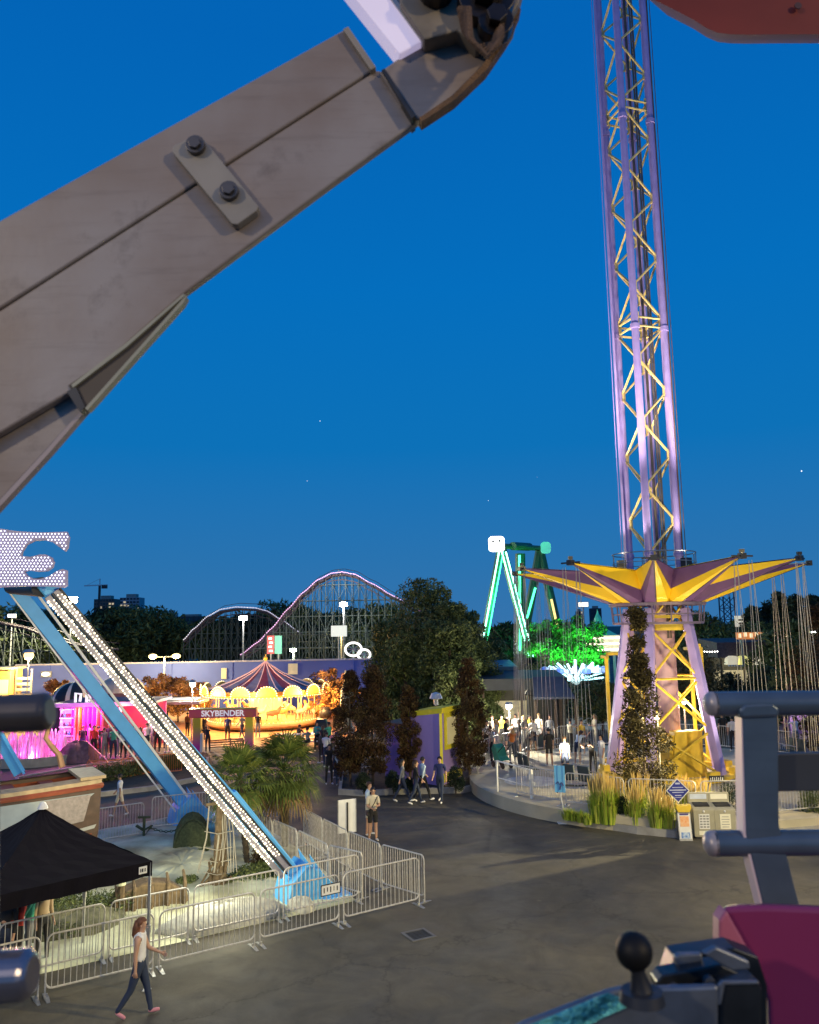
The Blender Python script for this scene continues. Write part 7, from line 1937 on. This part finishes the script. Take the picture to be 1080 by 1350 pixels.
# right handrail
HY = 1.5
hr = thing('handrail_frame', 'dark blue-grey steel handrail with two round bars on a bent flat post at the right', 'handrail', tuple(AT(1000, 1000, HY)))
r1 = 15.5 / FPX * HY
def railbar(x0, x1, y, name, endm):
    b = MB(); A_, B_ = AT(x0 + 10, y, HY), AT(x1, y - 2, HY - .02); b.tube(A_, B_, r1, n=28); o = b.build(name, M_NAVY, hr, smooth=True, world=True)
    b = MB(); d = (B_ - A_).normalized(); M = Matrix((d.orthogonal().normalized(), d.cross(d.orthogonal().normalized()), -d)).transposed()
    b.lathe([(r1 * 1.0, -.004), (r1 * 1.0, .004), (r1 * .92, .010), (r1 * .55, .016), (.0005, .018)], tuple(A_), 28, M=M); b.build('end_cap', endm, o, smooth=True, world=True)
ENDM = mat('worn_end', (.50, .44, .42), .4, .3, var=.4, scale=40)
railbar(931, 1200, 928, 'top_bar', ENDM); railbar(931, 1200, 1112, 'lower_bar', ENDM)
b = MB(); P = [(979, 932), (1026, 930), (1028, 1088), (1056, 1200), (1008, 1200), (984, 1100)]
b.prism([AT(x, y, HY - .022) for x, y in P], (0, .012, 0)); b.build('flat_post', M_NAVY, hr, bevel=.003, world=True)
b = MB(); b.prism([AT(x, y, HY - .02) for x, y in ((977.5, 940), (980, 940), (984, 1098), (1009, 1200), (1005, 1200), (980, 1100))], (0, .03, 0)); b.build('post_edge', mat('pink_lit_edge', (.62, .50, .52), .4), hr, world=True)  # pink light on the post's left edge, put in as a pale strip
b = MB(); b.prism([AT(x, y, HY + .02) for x, y in ((1024, 994), (1200, 990), (1200, 1040), (1024, 1044))], (0, .02, 0)); b.build('cross_plate', mat('dark_slab', (.05, .055, .065), .45, .2), hr, bevel=.002, world=True)
b = MB(); b.prism([AT(x, y, HY - .028) for x, y in ((974, 936), (982, 928), (1020, 926), (1030, 934), (1028, 946), (978, 948))], (0, .03, 0)); b.build('weld_saddle', M_NAVY, hr, bevel=.006, world=True)
# cabin front, lower right
mg = thing('magenta_cabin', 'glossy magenta cabin front at the lower right corner', 'cabin shell', tuple(AT(1020, 1270, 1.25)))
MY = 1.25
outl = [(949, 1212), (951, 1202), (958, 1196.5), (970, 1195), (1010, 1194), (1090, 1197), (1240, 1200), (1240, 1460), (1016, 1460), (1012, 1320), (1000, 1285), (960, 1262), (948, 1255)]
b = MB(); n = len(outl); rows = [(MY, 1, 0), (MY + .02, 1, -3), (MY + .12, 1, -2), (MY + .3, 1, 6)]
vs = [AT(x, y + o, Y) for Y, _, o in rows for x, y in outl]
b.add(vs, [tuple(range(n))[::-1]] + [(i * n + k, i * n + (k + 1) % n, (i + 1) * n + (k + 1) % n, (i + 1) * n + k) for i in range(len(rows) - 1) for k in range(n)])
M_MAG = mat('magenta_gelcoat', (.23, .03, .10), .25, var=.12, scale=3, spec=.6)
b.build('shell', M_MAG, mg, bevel=.008, world=True, seg=3)
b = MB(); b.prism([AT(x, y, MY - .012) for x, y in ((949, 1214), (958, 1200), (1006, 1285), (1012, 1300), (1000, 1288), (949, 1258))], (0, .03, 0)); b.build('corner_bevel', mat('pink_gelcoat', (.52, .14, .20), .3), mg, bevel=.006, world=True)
# latch and lock block
lk = thing('door_latch', 'dark steel door latch block beside the magenta cabin front', 'latch', tuple(AT(930, 1300, 1.1)))
def pl(name, pts, Y, th, m, bv=.002, par=lk):
    b = MB(); plate(b, pts, Y, th); return b.build(name, m, par, bevel=bv, world=True)
M_LAT = mat('latch_steel', (.04, .045, .05), .3, .6, var=.3, scale=30); M_LATL = mat('latch_steel_light', (.20, .22, .25), .35, .6, var=.3, scale=20)
pl('back_plate', [(890, 1262), (968, 1250), (1000, 1262), (1012, 1300), (1012, 1460), (880, 1460), (878, 1300)], 1.12, .04, M_LAT)
pl('latch_body', [(866, 1296), (874, 1286), (950, 1272), (990, 1290), (978, 1300), (940, 1308), (885, 1318), (868, 1308)], 1.08, .03, M_LAT)
pl('latch_block', [(948, 1298), (956, 1292), (1002, 1293), (1006, 1306), (1006, 1460), (948, 1460)], 1.06, .04, M_LAT, .004)
pl('block_edge', [(947, 1300), (953, 1294), (1000, 1294), (1000, 1298), (956, 1299), (951, 1325), (946, 1325)], 1.055, .006, M_LATL, .001)
pl('hinge_leaf', [(928, 1258), (944, 1249), (988, 1268), (990, 1278), (966, 1280)], 1.05, .012, M_LATL)
pl('small_tab', [(890, 1262), (896, 1259), (926, 1258), (928, 1276), (892, 1280)], 1.1, .012, M_LATL)
for x, y in ((888, 1303), (933, 1292)):
    c = AT(x, y, 1.08); b = MB(); b.tube(c, c - Vector((0, .01, 0)), .007, n=12); b.build('rivet', M_LATL, lk, smooth=True, world=True)
# sloping sill bar with its teal light put in as a coloured plate, and the ball knob
sl_ = thing('sill_bar', 'sloping steel sill bar lit teal at the bottom edge', 'sill', tuple(AT(800, 1340, 1.05)))
b = MB(); P = [(560, 1420), (690, 1350), (800, 1308), (835, 1300), (860, 1303), (948, 1300), (948, 1460), (560, 1460)]
plate(b, P, 1.05, .012); b.build('bar', M_LATL, sl_, bevel=.004, world=True)
pl('teal_reflection', [(700, 1352), (802, 1310), (838, 1324), (790, 1345), (740, 1380), (640, 1400)], 1.045, .004, mat('teal_reflection', (.20, .75, .68), .25, .4, col2=(.04, .28, .30), scale=50, bump=1., bscale=80), .001, sl_)
kn = thing('ball_knob', 'black round ball knob on a short neck standing on the sill bar', 'knob', tuple(AT(845, 1305, 1.0)))
c = AT(836, 1254, 1.0); f_ = AT(846, 1306, 1.0); r_ = 22.5 / FPX
b = MB(); b.ball(c, r_, 28); b.v = [Vector(v) for v in b.v]; b.build('ball', mat('black_rubber', (.008, .007, .006), .55, var=.2, spec=.25), kn, smooth=True, world=True)
b = MB(); b.path([c + (f_ - c) * .3, c + (f_ - c) * .55, f_], [.011, .008, .013], 16); b.build('neck', M_BLACK, kn, smooth=True, world=True)
b = MB(); b.path([f_, f_ + Vector((0, 0, -.012))], [.024, .026], 20); b.build('base', M_DARK, kn, smooth=True, world=True)
# left tubes and post
lt = thing('left_rail', 'blurred worn tube rail with an upright bar at the left picture edge', 'handrail', tuple(AT(20, 940, .8)))
TY = .8; r1 = 24.5 / FPX * TY
b = MB(); b.path([AT(-200, 948, TY), AT(58, 939, TY), AT(64, 938.5, TY), AT(67, 938, TY)], [r1, r1, r1 * .93, r1 * .7], 28); b.build('upper_tube', mat('dark_tube', (.10, .085, .08), .3, .5, var=.3, scale=14), lt, bevel=.004, world=True)
b = MB(); b.path([AT(-200, 1302, TY), AT(34, 1285, TY), AT(40, 1284.5, TY), AT(44, 1284, TY)], [r1 * 1.22, r1 * 1.22, r1 * 1.12, r1 * .85], 28); b.build('lower_tube', mat('silver_tube', (.30, .29, .33), .22, .75, var=.3, scale=14), lt, bevel=.005, world=True)
b = MB(); b.prism([AT(x, y, TY + .02) for x, y in ((-100, 950), (-18, 950), (-22, 1460), (-100, 1460))], (0, .03, 0)); b.build('upright', mat('upright_steel', (.07, .07, .085), .5, .3), lt, bevel=.003, world=True)
# ------------------------------------------------------------------ added floodlight masts out of view, put in to light the ground
def fill_mast(x, y, h, power, col, label, tgt, spot=None):
    t = thing('floodlight_mast', label, 'floodlight', (x, y, 0)); b = MB(); b.tube((0, 0, 0), (0, 0, h), .12, .08, n=8); b.build('mast', M_STEEL, t)
    b = MB(); b.box((0, 0, h + .15), (.9, .3, .3)); b.build('lamp_housing', M_DARK, t)
    d = (Vector(tgt) - Vector((x, y, h))).normalized()
    l = lamp('light', d * .5 + Vector((0, 0, h)), power, col, .35, spot or 120, tuple(Vector((0, 0, h)) + d * 3), .8); l.parent = t
    return t
fill_mast(-9, -7, 12, 2500, (1, .80, .55), 'added unseen floodlight mast behind the viewer on the left', (-5, 16, 0))
fill_mast(11, -8, 12, 4200, (1, .76, .42), 'added unseen floodlight mast behind the viewer on the right', (5, 18, 0))
fill_mast(-16, 5, 11, 3000, (1, .86, .50), 'added unseen floodlight mast left of the picture beyond the black tent', (-1, 19, 0), 110)
fill_mast(19, 9, 12, 21000, (1, .80, .36), 'added unseen floodlight mast right of the picture beside the handrail', (3, 19, 0), 110)
